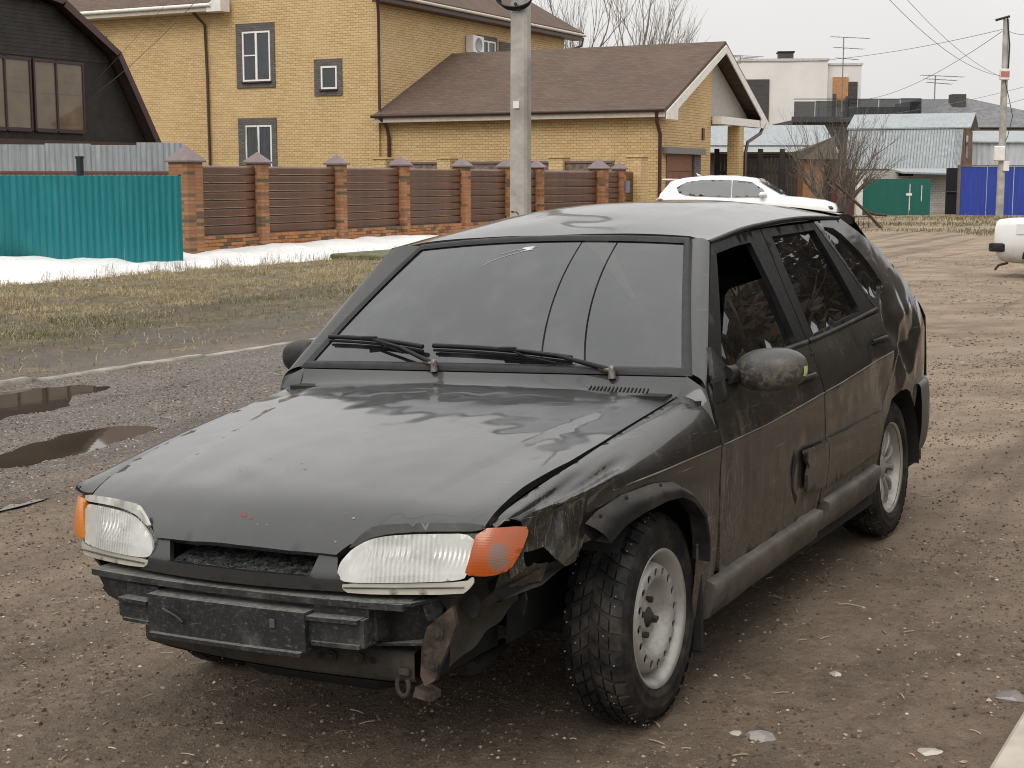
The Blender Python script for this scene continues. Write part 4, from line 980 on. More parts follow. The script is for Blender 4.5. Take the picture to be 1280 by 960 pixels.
for sgn in (1, -1):
    L = sgn == 1; tl = 0.0 if L else -.045      # the right lamp hangs lower at its outer end
    def dz(y): return (-.002 if L else .006)+tl*max(0, abs(y)-.30)
    def P(y, z, off=0.0): return (xf(y, z)+off, sgn*y, z+dz(y))
    # housing
    mb = MB(); ol = [(.64, .672), (.50, .672), (.40, .664), (.345, .64), (.296, .594), (.285, .565), (.30, .535), (.33, .520), (.60, .522), (.628, .545)]
    n = len(ol); mb.add([P(y, z, -.006) for y, z in ol]+[(.60, sgn*(y*.92+.03), z+dz(y)) for y, z in ol], [(i, (i+1) % n, n+(i+1) % n, n+i) for i in range(n)]+[tuple(range(n, 2*n))])
    hl = mb.build('headlight', M_LAMPCOVER, CAR)
    if L: hl['label'] = 'left headlight with cloudy lens and cracked surround'
    # reflector bowl
    def bowl(y, z):
        cy = .46; cz = .605; r2 = ((y-cy)/.17)**2+((z-cz)/.065)**2
        return (xf(y, z)-.020-.085*max(0, 1-r2*.55), sgn*y, z+dz(y))
    panel('reflector', LENS, bowl, .010, M_REFL, hl, 0, flip=not L)
    panel('lens', LENS, lambda y, z: P(y, z, .004+.010*max(0, 1-((y-.46)/.19)**2)), .012, M_LENS, hl, .008, flip=not L)
    mb = MB(); mb.lathe([(0, .02), (.014, .018), (.017, 0), (.022, -.02)], 16, 'X', (.705, sgn*.47, .605+dz(.47))); mb.build('bulb', M_CHROMEGREY, hl)
    # rim below the lens and painted cover above it
    mb = MB(); rim = [(.31, .540), (.46, .546), (.612, .553), (.628, .566), (.632, .552), (.62, .535), (.606, .524), (.33, .517), (.312, .526)]
    rim = chaikin(rim, 1); panel('lamp_rim', rim, lambda y, z: P(y, z, .006), .012, M_CHROMEGREY, hl, .012, flip=not L)
    mb = MB(); mb.tube([P(y, z, .012) for y, z in ((.318, .531), (.46, .536), (.612, .541))], .002, 5); mb.build('rim_ridge', M_LAMPCOVER, hl)
    cov = [(.64, .668), (.505, .667), (.42, .660), (.372, .648), (.33, .625), (.318, .622), (.345, .652), (.38, .678), (.485, .686), (.64, .686)]
    cov = chaikin(cov, 1); panel('lamp_cover', cov, lambda y, z: P(y, z, .004-.10*max(0, z-.66)), .012, M_LAMPCOVER if L else M_CLEARCOVER, hl, .01, flip=not L)
    # indicator
    ind = chaikin([(.634, .676), (.725, .676), (.731, .66), (.722, .618), (.704, .576), (.667, .565), (.608, .568), (.618, .60)], 1)
    def f_ind(y, z, o=0.0):
        w = max(0, (y-.62)/.11); return (xf(y, z)+.006-.034*w*w+.014*max(0, 1-((y-.668)/.07)**2)*max(0, 1-((z-.62)/.065)**2)+o, sgn*(y+.0*w), z+dz(y))
    il = panel('indicator', ind, f_ind, .009, M_AMBER if L else M_AMBER2, CAR, .03, flip=not L)
    if L:
        il['label'] = 'cracked orange indicator with a grey smear'
# grille panel (body-coloured lower lip) with the open slot above it
def f_gp(y, z): return (.832-.03*(abs(y)/.33)**2-.55*max(0, z-.552), y, z)
GP = [(-.345, .515), (.342, .517), (.31, .545), (.293, .566), (.285, .60), (.255, .605), (.235, .600), (.222, .550), (-.222, .550), (-.245, .600), (-.29, .600), (-.312, .565), (-.31, .545)]
gp = panel('grille_panel', GP, f_gp, .015, M_PAINT_TOP, CAR, .015)
M_MESHPLASTIC = m_plain('wet_dirty_plastic', (.03, .03, .03), .3, var=.9, vs=60, bump=.9, bs=70)
mb = MB(); mb.grid(lambda u, v: (.828-.03*((2*u-1)*.225/.33)**2-.105*v, -.225+.45*u, .546+.030*v+.004*nz2(u*30, v*8, 0, 1)+.003*nz2(u*90, v*25, 3, 1)), 90, 14); mb.build('slot_shelf', M_MESHPLASTIC, gp)
mb = MB()
mb.tube([(.715, -.33, .632), (.725, 0, .630), (.715, .33, .632)], .014, 8); mb.b2((.66, -.02, .54), (.69, .02, .63)); mb.b2((.60, -.50, .52), (.64, .50, .66))
mb.build('lock_crossmember', M_DARK, CAR)
# bumper core beam
def bx(y, o=0.0): return .855-.032*(abs(y)/.5)**2.4+o
def beam_part(mb, y0, y1, z0, z1, o0, o1, n=14):
    """a curved bar from y0 to y1, heights z0..z1 (pairs at each end), from depth o0 (back) to o1 (front)"""
    def fn(u, v):
        y = y0+(y1-y0)*u; a, b = z0, z1; q = [(o0, b), (o1, b), (o1, a), (o0, a), (o0, b)]
        k = v*4; i = min(int(k), 3); t = k-i; o = q[i][0]+(q[i+1][0]-q[i][0])*t; z = q[i][1]+(q[i+1][1]-q[i][1])*t
        return (bx(y, o), y, z)
    mb.grid(fn, n, 4, False); c0 = [fn(0, k/4) for k in range(4)]; c1 = [fn(1, k/4) for k in range(4)]
    mb.add(c0, [(0, 1, 2, 3)]); mb.add(c1, [(3, 2, 1, 0)])
mb = MB()
beam_part(mb, -.515, .485, .487, .503, -.11, -.014)      # top flange
beam_part(mb, -.400, .392, .40, .488, -.11, -.050)       # upper ledge
bb = mb.build('bumper_beam', M_BUMPER, CAR)
mb = MB()
beam_part(mb, -.272, .232, .368, .470, -.09, .010); mb.build('face_plate', M_BUMPER, bb)
for s in (-1, 1):
    ya, yb = (-.39, -.272) if s < 0 else (.232, .385)
    mb = MB(); beam_part(mb, ya, yb, .384 if s < 0 else .392, .444 if s < 0 else .460, -.09, -.006, 6); beam_part(mb, ya, yb, .446 if s < 0 else .462, .476 if s < 0 else .488, -.09, -.030, 6)
    beam_part(mb, ya-.0, yb-.01, .436 if s < 0 else .452, .446 if s < 0 else .462, -.03, .006, 6); beam_part(mb, ya+.01, yb-.01, .384 if s < 0 else .390, .392 if s < 0 else .40, -.02, .002, 6)
    mb.build('end_block', M_BUMPER, bb)
mb = MB(); beam_part(mb, -.262, .225, .364, .374, -.02, .026); mb.build('lower_lip', M_BUMPER, bb)
# open left end of the beam: top shelf, back wall, bracket
mb = MB(); mb.prism([(.83, .37, .495), (.80, .50, .497), (.70, .525, .49), (.66, .52, .485), (.72, .38, .485)], (0, 0, .008)); mb.prism([(.755, .36, .375), (.735, .50, .385), (.70, .51, .39), (.70, .36, .36)], (0, 0, .006))
mb.prism([(.70, .34, .36), (.675, .50, .38), (.675, .505, .49), (.70, .34, .49)], (-.01, 0, 0)); mb.prism([(.755, .503, .49), (.755, .515, .455), (.70, .52, .44), (.69, .515, .49)], (0, .006, 0))
mb.build('end_shell', M_BUMPER, bb)
mb = MB(); mb.prism([(.79, -.515, .495), (.78, -.395, .495), (.78, -.395, .405), (.77, -.44, .405), (.765, -.50, .42), (.77, -.517, .44), (.765, -.507, .46), (.77, -.52, .478)], (-.012, 0, 0)); mb.build('end_shell', M_BUMPER, bb)
for (y, z, w, h) in ((-.165, .455, .020, .028), (.135, .457, .020, .026), (-.14, .425, .03, .02), (-.13, .385, .013, .03)):
    mb = MB(); mb.box((bx(y, .009), y, z), (.006, w, h), ch=.002); mb.build('clip_hole', M_DARK, bb)
mb = MB(); mb.tube([(bx(-.21, .014), -.215, .437), (bx(-.16, .02), -.165, .425), (bx(-.14, .018), -.145, .41)], .005, 6); mb.build('loose_clip', M_TRIM, bb)
MB().box((bx(.138, .013), .138, .437), (.005, .016, .024), ch=.002).build('rusty_bolt', M_RUST, bb)
MB().box((bx(-.40, -.02), -.40, .415), (.02, .014, .05), ch=.003).build('end_tab', M_BUMPER, bb)
# lower radiator support, splash guard, tow hook, torn inner wing
def f_rs(u, v):
    y = -.43+.87*u; sec = [(.705, .37), (.742, .362), (.745, .30), (.735, .285), (.68, .28)]; k = v*4; i = min(int(k), 3); t = k-i
    return (sec[i][0]+(sec[i+1][0]-sec[i][0])*t-.04*(abs(y)/.45)**2, y, sec[i][1]+(sec[i+1][1]-sec[i][1])*t-.012*u)
mb = MB(); mb.grid(f_rs, 20, 8); rs = mb.build('radiator_support', M_MUDMETAL, CAR)
for y in (-.05, .06, .18, .33): mb = MB(); mb.lathe([(.009, 0), (.0, .001)], 10, 'X', (f_rs((y+.43)/.87, .4)[0]+.0025, y, .325)); mb.build('bolt_hole', M_DARK, rs)
mb = MB(); mb.grid(lambda u, v: (.72-.09*v-.04*(abs(-.40+.83*u)/.45)**2, -.40+.83*u, .275-.03*v-.01*u), 16, 4); mb.build('splash_guard', M_TRIM, CAR)
mb = MB(); mb.tube([(.722, .415+.017*math.cos(a), .272+.026*math.sin(a)) for a in [math.radians(q) for q in range(140, 401, 20)]], .006, 8); mb.b2((.70, .40, .295), (.724, .432, .315), ch=.004); mb.build('tow_hook', M_MUDMETAL, CAR)
mb = MB(); mb.prism([(.735, .50, .43), (.72, .565, .485), (.715, .572, .44), (.725, .54, .36), (.735, .515, .30), (.74, .490, .285), (.742, .480, .31), (.74, .485, .38)], (-.012, 0, 0)); mb.prism([(.735, .46, .278), (.735, .50, .262), (.735, .50, .245), (.735, .45, .252)], (-.05, 0, 0)); mb.build('rusty_bracket', M_RUST2, CAR)
mb = MB()
mb.grid(lambda u, v: (.70-.34*u, .535+.035*math.sin(u*2.2)+.012*nz2(u*3, v*3, 1, 1), .545-(.22-.12*u)*v+.01*nz2(u*6, v*2, 5, 1)), 20, 14); mb.build('inner_wing', M_MUDMETAL, CAR)
mb = MB(); mb.prism([(.645, .64, .51), (.55, .70, .545), (.50, .72, .55), (.42, .73, .555), (.44, .72, .53), (.52, .70, .50), (.62, .65, .485), (.66, .60, .47)], (-.005, -.004, .002)); mb.build('torn_liner', M_TRIM, CAR)
mb = MB(); mb.grid(lambda u, v: (.64-.12*u, .655+.065*u-.02*v, .56-.05*v+.012*nz2(u*8, v*8, 3, 1)), 10, 8); mb.build('crumpled_flap', M_PAINT_FENDER, CAR)
mb = MB(); mb.b2((-.255, .64, .12), (-.268, .80, .42), ch=.004); mb.build('mud_flap', M_DARK, CAR)
rt = random.Random(9)
for (x_, y_, z_) in ((.742, .30, .335), (.742, .22, .33), (.74, -.10, .325), (.738, .535, .42), (.735, .515, .34)):
    mb = MB(); mb.tube([(x_-.01, y_, z_), (x_+.010, y_, z_)], .009, 6, smooth=False); mb.tube([(x_, y_, z_), (x_+.004, y_, z_)], .014, 10); mb.build('bolt', M_MUDMETAL, CAR)
for (x_, y_, z_, a_, w_, h_) in ((.60, .62, .50, .3, .07, .09), (.66, .58, .47, -.4, .06, .06), (.55, .66, .47, .9, .05, .10), (.70, .53, .50, .2, .05, .05)):
    pl_ = [(rt.uniform(.7, 1.1)*w_*.5*math.cos(t_), rt.uniform(.6, 1.1)*h_*.5*math.sin(t_)) for t_ in [2*math.pi*j/9 for j in range(9)]]
    mb = MB(); mb.prism([(x_+.3*p_[0]*math.sin(a_), y_+p_[0]*math.cos(a_), z_+p_[1]) for p_ in pl_], (-.004, .001, 0)); mb.build('torn_plastic', M_TRIM, CAR)
# undercarriage bits
mb = MB(); mb.tube([(.05, -.66, .26), (.05, .66, .26)], .03, 8); mb.tube([(-2.46, -.66, .27), (-2.46, .66, .27)], .04, 8); mb.tube([(-.4, .05, .19), (-2.0, .05, .19), (-2.4, .3, .22), (-3.2, .45, .22)], .022, 8); mb.box((-2.95, .35, .22), (.45, .2, .13), ch=.04)
mb.box((.3, 0, .22), (.5, .5, .1), ch=.03); mb.tube([(.12, .35, .2), (.45, .45, .24)], .018, 8); mb.tube([(.12, -.35, .2), (.45, -.45, .24)], .018, 8)
mb.build('undercarriage', M_DARK, CAR)
MB().prism([(-1.30, .70, .24), (-1.36, .70, .24), (-1.36, .70, .17), (-1.345, .70, .15), (-1.33, .70, .18)], (0, -.02, 0)).build('jacking_tab', M_DARK, CAR)
# --- mirrors
def m_mirror():
    t = NT('mirror_mud'); v = t.coord(); z = t.sepz(v); n = t.noise(v, 30, 6, .68, .6)
    f = t.math('MULTIPLY', t.ramp(n, .46, .56), t.ramp(z, .965, .90)); c = t.mix(f, (.045, .043, .040), t.mix(t.noise(v, 60, 3), (.03, .024, .018), (.17, .145, .11)))
    return t.done(t.bsdf(c, t.ramp(f, 0, 1, .35, .9), 0, t.bump(n, .5, .006)))
M_MIRR = m_mirror()
for sgn in (1, -1):
    cx, cy, cz = -.64, .886 if sgn > 0 else .845, .905 if sgn > 0 else .915
    mb = MB()
    def fm(u, v):
        a = 2*math.pi*v; b = math.pi*u; r = math.sin(b)
        y = .112*math.copysign(abs(math.cos(a)*r)**.82, math.cos(a)*r); z = .066*math.copysign(abs(math.sin(a)*r)**.85, math.sin(a)*r)
        x = .075*max(-.35, math.cos(b)); return (cx+x, sgn*(cy+y), cz+z+.05*y)
    mb.grid(fm, 20, 28); mr_ = mb.build('mirror', M_MIRR if sgn > 0 else M_TRIM, CAR)
    mb = MB(); mb.grid(lambda u, v: (cx-.029, sgn*(cy+.078*(2*u-1)), cz+.042*(2*v-1)+.05*.078*(2*u-1)), 6, 4); mb.build('mirror_glass', M_REFL, mr_)
    mb = MB(); mb.prism([(-.43, sgn*.772, .885), (-.60, sgn*.768, .89), (-.50, sgn*.735, .985)], (0, sgn*.014, 0)); mb.tube([(-.55, sgn*.775, .895), (-.62, sgn*(cy-.09), cz-.01)], [.03, .024], 8); mb.prism([(-.42, sgn*.79, .83), (-.50, sgn*.792, .83), (-.52, sgn*.775, .90), (-.43, sgn*.775, .90)], (0, sgn*.006, 0))
    mb.build('mirror_mount', M_TRIM, mr_)
    if sgn > 0:
        mb = MB()
        mb.grid(lambda u, v: tuple(Vector(fm(.40+.09*u, .985+.06*v-.03))+Vector((.003, .004, .001))), 6, 6); mb.build('mirror_indicator', m_plain('cracked_yellow_lens', (.42, .40, .16), .35, var=.3, vs=30), mr_)
# --- wipers
def wpt(y, v, off): 
    a = y/(.712+(.521-.712)*v); return Vector(f_ws(a, v))+Vector((.62, 0, .78))*off
def v_of(z): return (z-.918)/.402
for (y0, z0), (y1, z1), piv, jt in (((-.65, .995), (-.225, .965), (-.148, .912), (-.46, .985)), ((-.186, .968), (.33, .942), (.478, .902), (.10, .958))):
    w = empty('wiper', (0, 0, 0)); w.parent = CAR
    mb = MB(); mb.tube([wpt(y0+(y1-y0)*k/10, v_of(z0+(z1-z0)*k/10)+.012*math.sin(math.pi*k/10), .018) for k in range(11)], .008, 6)
    mb.tube([wpt(y0+(y1-y0)*k/10, v_of(z0+(z1-z0)*k/10)-.012+.012*math.sin(math.pi*k/10), .006) for k in range(11)], .005, 5); mb.build('blade', M_FRAME, w)
    mb = MB(); pj = wpt(jt[0], v_of(jt[1]), .024); pp = Vector((-.362-.03*abs(piv[0]), piv[0], piv[1]+.022))
    mb.tube([pj, pj.lerp(pp, .5)+Vector((.004, 0, .012)), pp], [.004, .006, .009], 6); mb.box(pj, (.02, .06, .014), ch=.003)
    q = wpt(jt[0]+.08, v_of(jt[1])-.045, .012); mb.tube([pj, q+Vector((.006, 0, .008)), q.lerp(pp, .35)], .004, 5); mb.build('arm', M_FRAME, w)
    mb = MB(); d = (pj-pp).normalized(); mb.tube([pp-d*.008, pp+d*.045], [.010, .008], 8); mb.lathe([(0, .010), (.008, .009), (.010, 0), (.012, -.03)], 12, 'Z', tuple(pp+Vector((.0, 0, .006)))); mb.build('pivot_cap', m_plain('worn_metal_cap', (.20, .18, .16), .4, .6, var=.4, vs=40), w)
# --- wheels
def m_tyre():
    t = NT('tyre_rubber'); v = t.coord(); n = t.noise(v, 12, 5, .6); n2 = t.noise(v, 70, 4)
    return t.done(t.bsdf(t.mix(t.math('MULTIPLY', t.ramp(n, .4, .72), .6), (.008, .008, .0085), (.07, .06, .048)), t.ramp(n2, .2, .8, .55, .8), 0, t.bump(n2, .25, .004), spec=.3))
M_TYRE = m_tyre()
def m_steel(name, col, metal):
    t = NT(name); v = t.coord(); n = t.noise(v, 9, 6, .65); n2 = t.noise(v, 45, 4, .65)
    r2 = t.math('LENGTH' if False else 'MULTIPLY', n, 1.0)
    d = t.math('MULTIPLY', t.ramp(n, .48, .78), t.ramp(n2, .25, .7, .4, 1))
    return t.done(t.bsdf(t.mix(t.math('MULTIPLY', d, .75), col, (.10, .085, .065)), t.ramp(n2, .3, .7, .35, .6), metal, t.bump(n2, .1, .003)))
M_STEEL = m_steel('silver_painted_steel', (.36, .35, .325), .35); M_ALLOY = m_steel('dirty_alloy', (.36, .345, .31), .4)
RT, WT = .291, .175
tyre_prof = [(.178, -.070), (.190, -.080), (.215, -.0885), (.240, -.0885), (.262, -.083), (.275, -.076), (.281, -.060), (.283, 0), (.281, .060), (.275, .076), (.262, .083), (.246, .0875), (.243, .0895), (.24, .0885), (.215, .0885), (.213, .0898), (.21, .0885), (.190, .080), (.178, .070)]
def make_tyre():
    mb = MB(); mb.lathe(tyre_prof, 72, 'Y')
    # directional winter tread: swept blocks either side of the centre line
    N = 40
    for s in (1, -1):
        for i in range(N):
            th = 2*math.pi*(i+(.5 if s > 0 else 0))/N
            for (w0, w1, d0, d1, ta) in ((.005, .024, 0, .050, .095), (.029, .052, .060, .105, .105), (.057, .083, .112, .128, .112)):
                def pt(w, a, r): return (r*math.cos(a), s*w, r*math.sin(a))
                h = 2*math.pi/N
                rr = lambda w: .2905-.9*max(0, w-.055)**1.35*2.2
                a0, a1 = th-d0, th-d1; k = .68*h
                q = [(w0, a0), (w1, a1), (w1, a1+k), (w0, a0+k)]
                wm = (w0+w1)/2
                top = [pt(w, a, rr(w)) for w, a in q]; bot = [pt(w, a, .274) for w, a in q]
                v = bot+top; f = [(4, 5, 6, 7), (0, 1, 5, 4), (1, 2, 6, 5), (2, 3, 7, 6), (3, 0, 4, 7)]
                mb.add(v, f)
    return mb
def make_studs():
    mb = MB(); rnd = random.Random(4)
    for i in range(70):
        a = 2*math.pi*i/70; w = rnd.choice((-.066, -.04, .04, .066, .07, -.072)); r = .2895
        mb.box((r*math.cos(a), w, r*math.sin(a)), (.003, .0035, .0035))
    return mb
def make_steel_rim():
    mb = MB()
    # barrel and outer flange
    mb.lathe([(.168, -.07), (.150, -.05), (.148, 0), (.153, .03), (.158, .042), (.166, .052), (.172, .066), (.180, .077), (.190, .084), (.1925, .080), (.189, .072)], 72, 'Y')
    # perforated disc
    def prof(r): return cub_tab([(.0, .045), (.036, .045), (.046, .036), (.074, .030), (.092, .048), (.106, .068), (.118, .073), (.138, .072), (.147, .064), (.153, .045)], r)
    V = []; holes = []
    for k in range(16):
        a = 2*math.pi*k/16; holes.append([(.127*math.cos(a)+.0128*math.cos(t), .127*math.sin(a)+.0128*math.sin(t)) for t in [2*math.pi*q/10 for q in range(10)]])
    out = [(.154*math.cos(2*math.pi*q/72), .154*math.sin(2*math.pi*q/72)) for q in range(72)]
    hub = [(.029*math.cos(2*math.pi*q/24), .029*math.sin(2*math.pi*q/24)) for q in range(24)]
    V, T = fill2d(out, .0085, holes+[hub])
    mb.add([(x, prof(math.hypot(x, y)), y) for x, y in V], T, True)
    for h in holes:
        n = len(h); mb.add([(x, prof(math.hypot(x, y))-(.006 if q else 0), y) for q in (0, 1) for x, y in h], [(i, (i+1) % n, n+(i+1) % n, n+i) for i in range(n)])
    return mb
def make_alloy():
    mb = MB()
    mb.lathe([(.168, -.07), (.150, -.05), (.150, 0), (.160, .03), (.172, .05), (.176, .066), (.183, .076), (.190, .080), (.1915, .076), (.188, .070)], 72, 'Y')
    mb.lathe([(0, .052), (.022, .052), (.027, .046), (.048, .044), (.056, .030), (.05, -.02)], 36, 'Y')
    for k in range(6):
        for s in (-1, 1):
            a = 2*math.pi*(k+.25)/6; pts = []
            for q in range(9):
                r = .045+.122*q/8; aa = a+s*(.16+.10*math.sin(math.pi*q/8*.5)); pts.append((r*math.cos(aa), .040+.012*math.sin(math.pi*q/8)+.006*q/8, r*math.sin(aa)))
            n = len(pts); v = []; f = []
            for q, p in enumerate(pts):
                p = Vector(p); rad = Vector((p.x, 0, p.z)).normalized(); tn = Vector((-rad.z, 0, rad.x)); w = .0085+.006*abs(2*q/(n-1)-1)**2
                v += [p-tn*w+Vector((0, -.004, 0)), p-tn*w*.6, p+tn*w*.6, p+tn*w+Vector((0, -.004, 0)), p+tn*w*.9+Vector((0, -.03, 0)), p-tn*w*.9+Vector((0, -.03, 0))]
            for q in range(n-1):
                for j in range(6): f.append((q*6+j, q*6+(j+1) % 6, q*6+6+(j+1) % 6, q*6+6+j))
            mb.add(v, f, True)
    return mb
tyre0 = make_tyre(); stud0 = make_studs(); me_t = me_s = None
for (x, y, st, kind) in ((0, .700, .03, 'steel'), (0, -.700, .03, 'steel'), (-2.46, .680, 0, 'alloy'), (-2.46, -.680, 0, 'alloy')):
    sgn = 1 if y > 0 else -1
    w = empty('wheel', (x, y, RT-.003)); w.parent = CAR; w.rotation_euler = (0, 0.35*(x < -1), st+(0 if sgn > 0 else math.pi))
    if me_t is None:
        o = tyre0.build('tyre', M_TYRE, w); me_t = o.data; o2 = stud0.build('stud', m_plain('steel_stud', (.6, .6, .58), .35, .8), w); me_s = o2.data; o2['kind'] = 'stuff'
    else:
        o = link(bpy.data.objects.new('tyre', me_t), w); o2 = link(bpy.data.objects.new('stud', me_s), w); o2['kind'] = 'stuff'
    if kind == 'steel':
        rim = make_steel_rim().build('rim', M_STEEL, w); mb = MB(); mb.lathe([(.0, .058), (.014, .057), (.018, .05), (.028, .046), (.030, .03)], 18, 'Y')
        mb.tube([(0, .03, 0), (0, .074, 0)], .007, 8); mb.build('hub', M_MUDMETAL, w)
        for k in range(4):
            a = math.pi/2*k+.4; c = (.049*math.cos(a), .034, .049*math.sin(a)); mb = MB(); mb.tube([c, (c[0], .052, c[2])], .0085, 6, smooth=False); mb.build('wheel_bolt', M_MUDMETAL, w)
        mb = MB(); mb.lathe([(.02, .012), (.147, .012), (.147, -.03)], 40, 'Y'); mb.build('brake_drum', M_DARK, w)  # black annulus added behind the disc so the rim holes look shaded
    else:
        rim = make_alloy().build('rim', M_ALLOY, w)
        mb = MB(); mb.lathe([(0, -.02), (.15, -.02)], 40, 'Y'); mb.lathe([(.05, .0), (.118, .0), (.118, -.012)], 40, 'Y'); mb.build('brake_drum', M_RUST, w)
# ------------------------------------------------------------------ surroundings
def at(u, v, d):
    """point at forward distance d that the camera sees at (u, v) of a 1280x960 frame"""
    dx = (u-640)/F_PX; up = (480-v)/F_PX; r = Vector((dx, math.cos(PITCH)+up*math.sin(PITCH), -math.sin(PITCH)+up*math.cos(PITCH)))
    return Vector((0, 0, CAM_H))+r*(d/r.y)
def brick_mat(name, c1, c2, c3, mortar, bw=.26, bh=.10, rough=.85):
    t = NT(name); tcn = t.n('TexCoord'); sp = t.n('SeparateXYZ'); t.l(tcn.outputs['Object'], sp.inputs[0]); sn = t.n('SeparateXYZ'); t.l(tcn.outputs['Normal'], sn.inputs[0])
    isx = t.math('GREATER_THAN', t.math('ABSOLUTE', sn.outputs['X']), .7)
    h = t.math('ADD', t.math('MULTIPLY', sp.outputs['X'], t.math('SUBTRACT', 1.0, isx)), t.math('MULTIPLY', sp.outputs['Y'], isx))
    cb = t.n('CombineXYZ'); t.l(h, cb.inputs[0]); t.l(sp.outputs['Z'], cb.inputs[1])
    b = t.n('TexBrick'); t.l(cb.outputs[0], b.inputs['Vector']); b.inputs['Scale'].default_value = 1; b.inputs['Brick Width'].default_value = bw; b.inputs['Row Height'].default_value = bh
    b.inputs['Mortar Size'].default_value = .010; b.inputs['Mortar Smooth'].default_value = .2; b.inputs['Bias'].default_value = 0
    b.inputs['Color1'].default_value = (*c1, 1); b.inputs['Color2'].default_value = (*c2, 1); b.inputs['Mortar'].default_value = (*mortar, 1)
    v = tcn.outputs['Object']; n = t.noise(v, .5, 4); n2 = t.noise(v, 9, 4)
    c = t.mix(t.ramp(n, .4, .7, 0, .35), b.outputs['Color'], c3, 'MIX'); c = t.mix(t.ramp(n2, .5, .75, 0, .25), c, tuple(x*.6 for x in c2))
    nb = t.bump(b.outputs['Fac'], -.6, .012) if False else t.bump(t.math('MULTIPLY', b.outputs['Fac'], -1.0), .6, .012)
    return t.done(t.bsdf(c, rough, 0, nb))
M_YBRICK = brick_mat('yellow_brick', (.63, .45, .225), (.53, .36, .165), (.65, .485, .265), (.27, .19, .105))
M_GBRICK = brick_mat('grey_surround_brick', (.16, .135, .125), (.10, .088, .085), (.14, .12, .11), (.06, .055, .05), .22, .09)
M_WBRICK = brick_mat('whitewashed_brick', (.52, .50, .46), (.42, .40, .37), (.48, .45, .41), (.25, .24, .22), .26, .11)
M_DBRICK = brick_mat('dark_clinker', (.075, .07, .068), (.05, .047, .046), (.09, .085, .08), (.03, .03, .03), .3, .1)
def shingle_mat():
    t = NT('brown_shingles'); tcn = t.n('TexCoord'); v = tcn.outputs['Object']
    mp = t.n('Mapping'); t.l(v, mp.inputs[0]); mp.inputs['Scale'].default_value = (1, 1, 1)
    b = t.n('TexBrick'); t.l(mp.outputs[0], b.inputs['Vector']); b.inputs['Scale'].default_value = 1; b.inputs['Brick Width'].default_value = .34; b.inputs['Row Height'].default_value = .16
    b.inputs['Mortar Size'].default_value = .012; b.inputs['Color1'].default_value = (.090, .056, .039, 1); b.inputs['Color2'].default_value = (.135, .084, .056, 1); b.inputs['Mortar'].default_value = (.055, .036, .03, 1)
    n = t.noise(v, 3, 5, .6); c = t.mix(t.ramp(n, .35, .7, 0, .5), b.outputs['Color'], (.075, .055, .045)); c = t.mix(t.ramp(t.noise(v, .5, 3), .5, .7, 0, .4), c, (.125, .085, .06))
    return t.done(t.bsdf(c, .9, 0, t.bump(b.outputs['Fac'], .5, .01)))
M_SHINGLE = shingle_mat()
M_WHITE = m_plain('white_paint', (.72, .70, .66), .6, var=.08); M_FASCIA = m_plain('fascia_beige', (.52, .47, .40), .6, var=.1)
M_BROWNMETAL = m_plain('brown_gutter', (.055, .028, .022), .4, var=.15); M_CAP = m_plain('mauve_cap_metal', (.17, .125, .125), .45, .1, var=.12)
M_PVC = m_plain('white_window_frame', (.78, .78, .76), .4, var=.05); M_DARKWOOD = m_plain('dark_stained_boards', (.016, .013, .011), .7, var=.35, vs=3, bump=.3)
M_SOFFIT = m_plain('soffit_grey', (.40, .37, .33), .7, var=.08); M_LOUVRE = m_plain('brown_louvre', (.105, .047, .024), .42, var=.2, vs=2.5)
def m_pane(name='window_pane', col=(.02, .022, .024)):
    t = NT(name); v = t.coord(); return t.done(t.bsdf(t.mix(t.noise(v, 1.2, 3), col, tuple(x*3 for x in col)), .04, 0, t.bump(t.noise(v, .8, 2), .03, .02), spec=.7))
M_PANE = m_pane()
HRZ = -.4792
def window(parent, x0, x1, z0, z1, y, axis='y', mull=1, surround=None, bars=(), sill=True, transom=None):
    """a window in the plane axis=y (outside towards -axis for 'y', +axis for 'x')"""
    sg = -1 if axis == 'y' else 1
    def bx(mb, a0, a1, c0, c1, o0, o1):
        lo, hi = sorted((y+sg*o0, y+sg*o1))
        if axis == 'y': mb.b2((a0, lo, c0), (a1, hi, c1))
        else: mb.b2((lo, a0, c0), (hi, a1, c1))
    fr = MB(); w = .07
    bx(fr, x0, x1, z0, z0+w, -.02, .05); bx(fr, x0, x1, z1-w, z1, -.02, .05); bx(fr, x0, x0+w, z0+w, z1-w, -.02, .05); bx(fr, x1-w, x1, z0+w, z1-w, -.02, .05)
    for m in range(mull): c = x0+(x1-x0)*(m+1)/(mull+1); bx(fr, c-.05, c+.05, z0+w, z1-w, -.02, .055)
    if transom: bx(fr, x0+w, x0+(x1-x0)/2-.05, transom-.025, transom+.025, -.02, .045)
    f = fr.build('window', M_PVC, parent)
    pn = MB(); bx(pn, x0+w, x1-w, z0+w, z1-w, -.03, .012); pn.build('pane', M_PANE, f)
    if sill: s = MB(); bx(s, x0-.05, x1+.05, z0-.06, z0-.003, .0, .14); s.build('sill', M_BROWNMETAL, f)
    if surround:
        a0, a1, c0, c1 = surround; s = MB()
        bx(s, a0, x0, c0, c1, -.01, .045); bx(s, x1, a1, c0, c1, -.01, .045); bx(s, x0, x1, z1, c1, -.01, .045); bx(s, x0, x1, c0, z0-.062, -.01, .045); s.build('brick_surround', M_GBRICK, f)
    return f
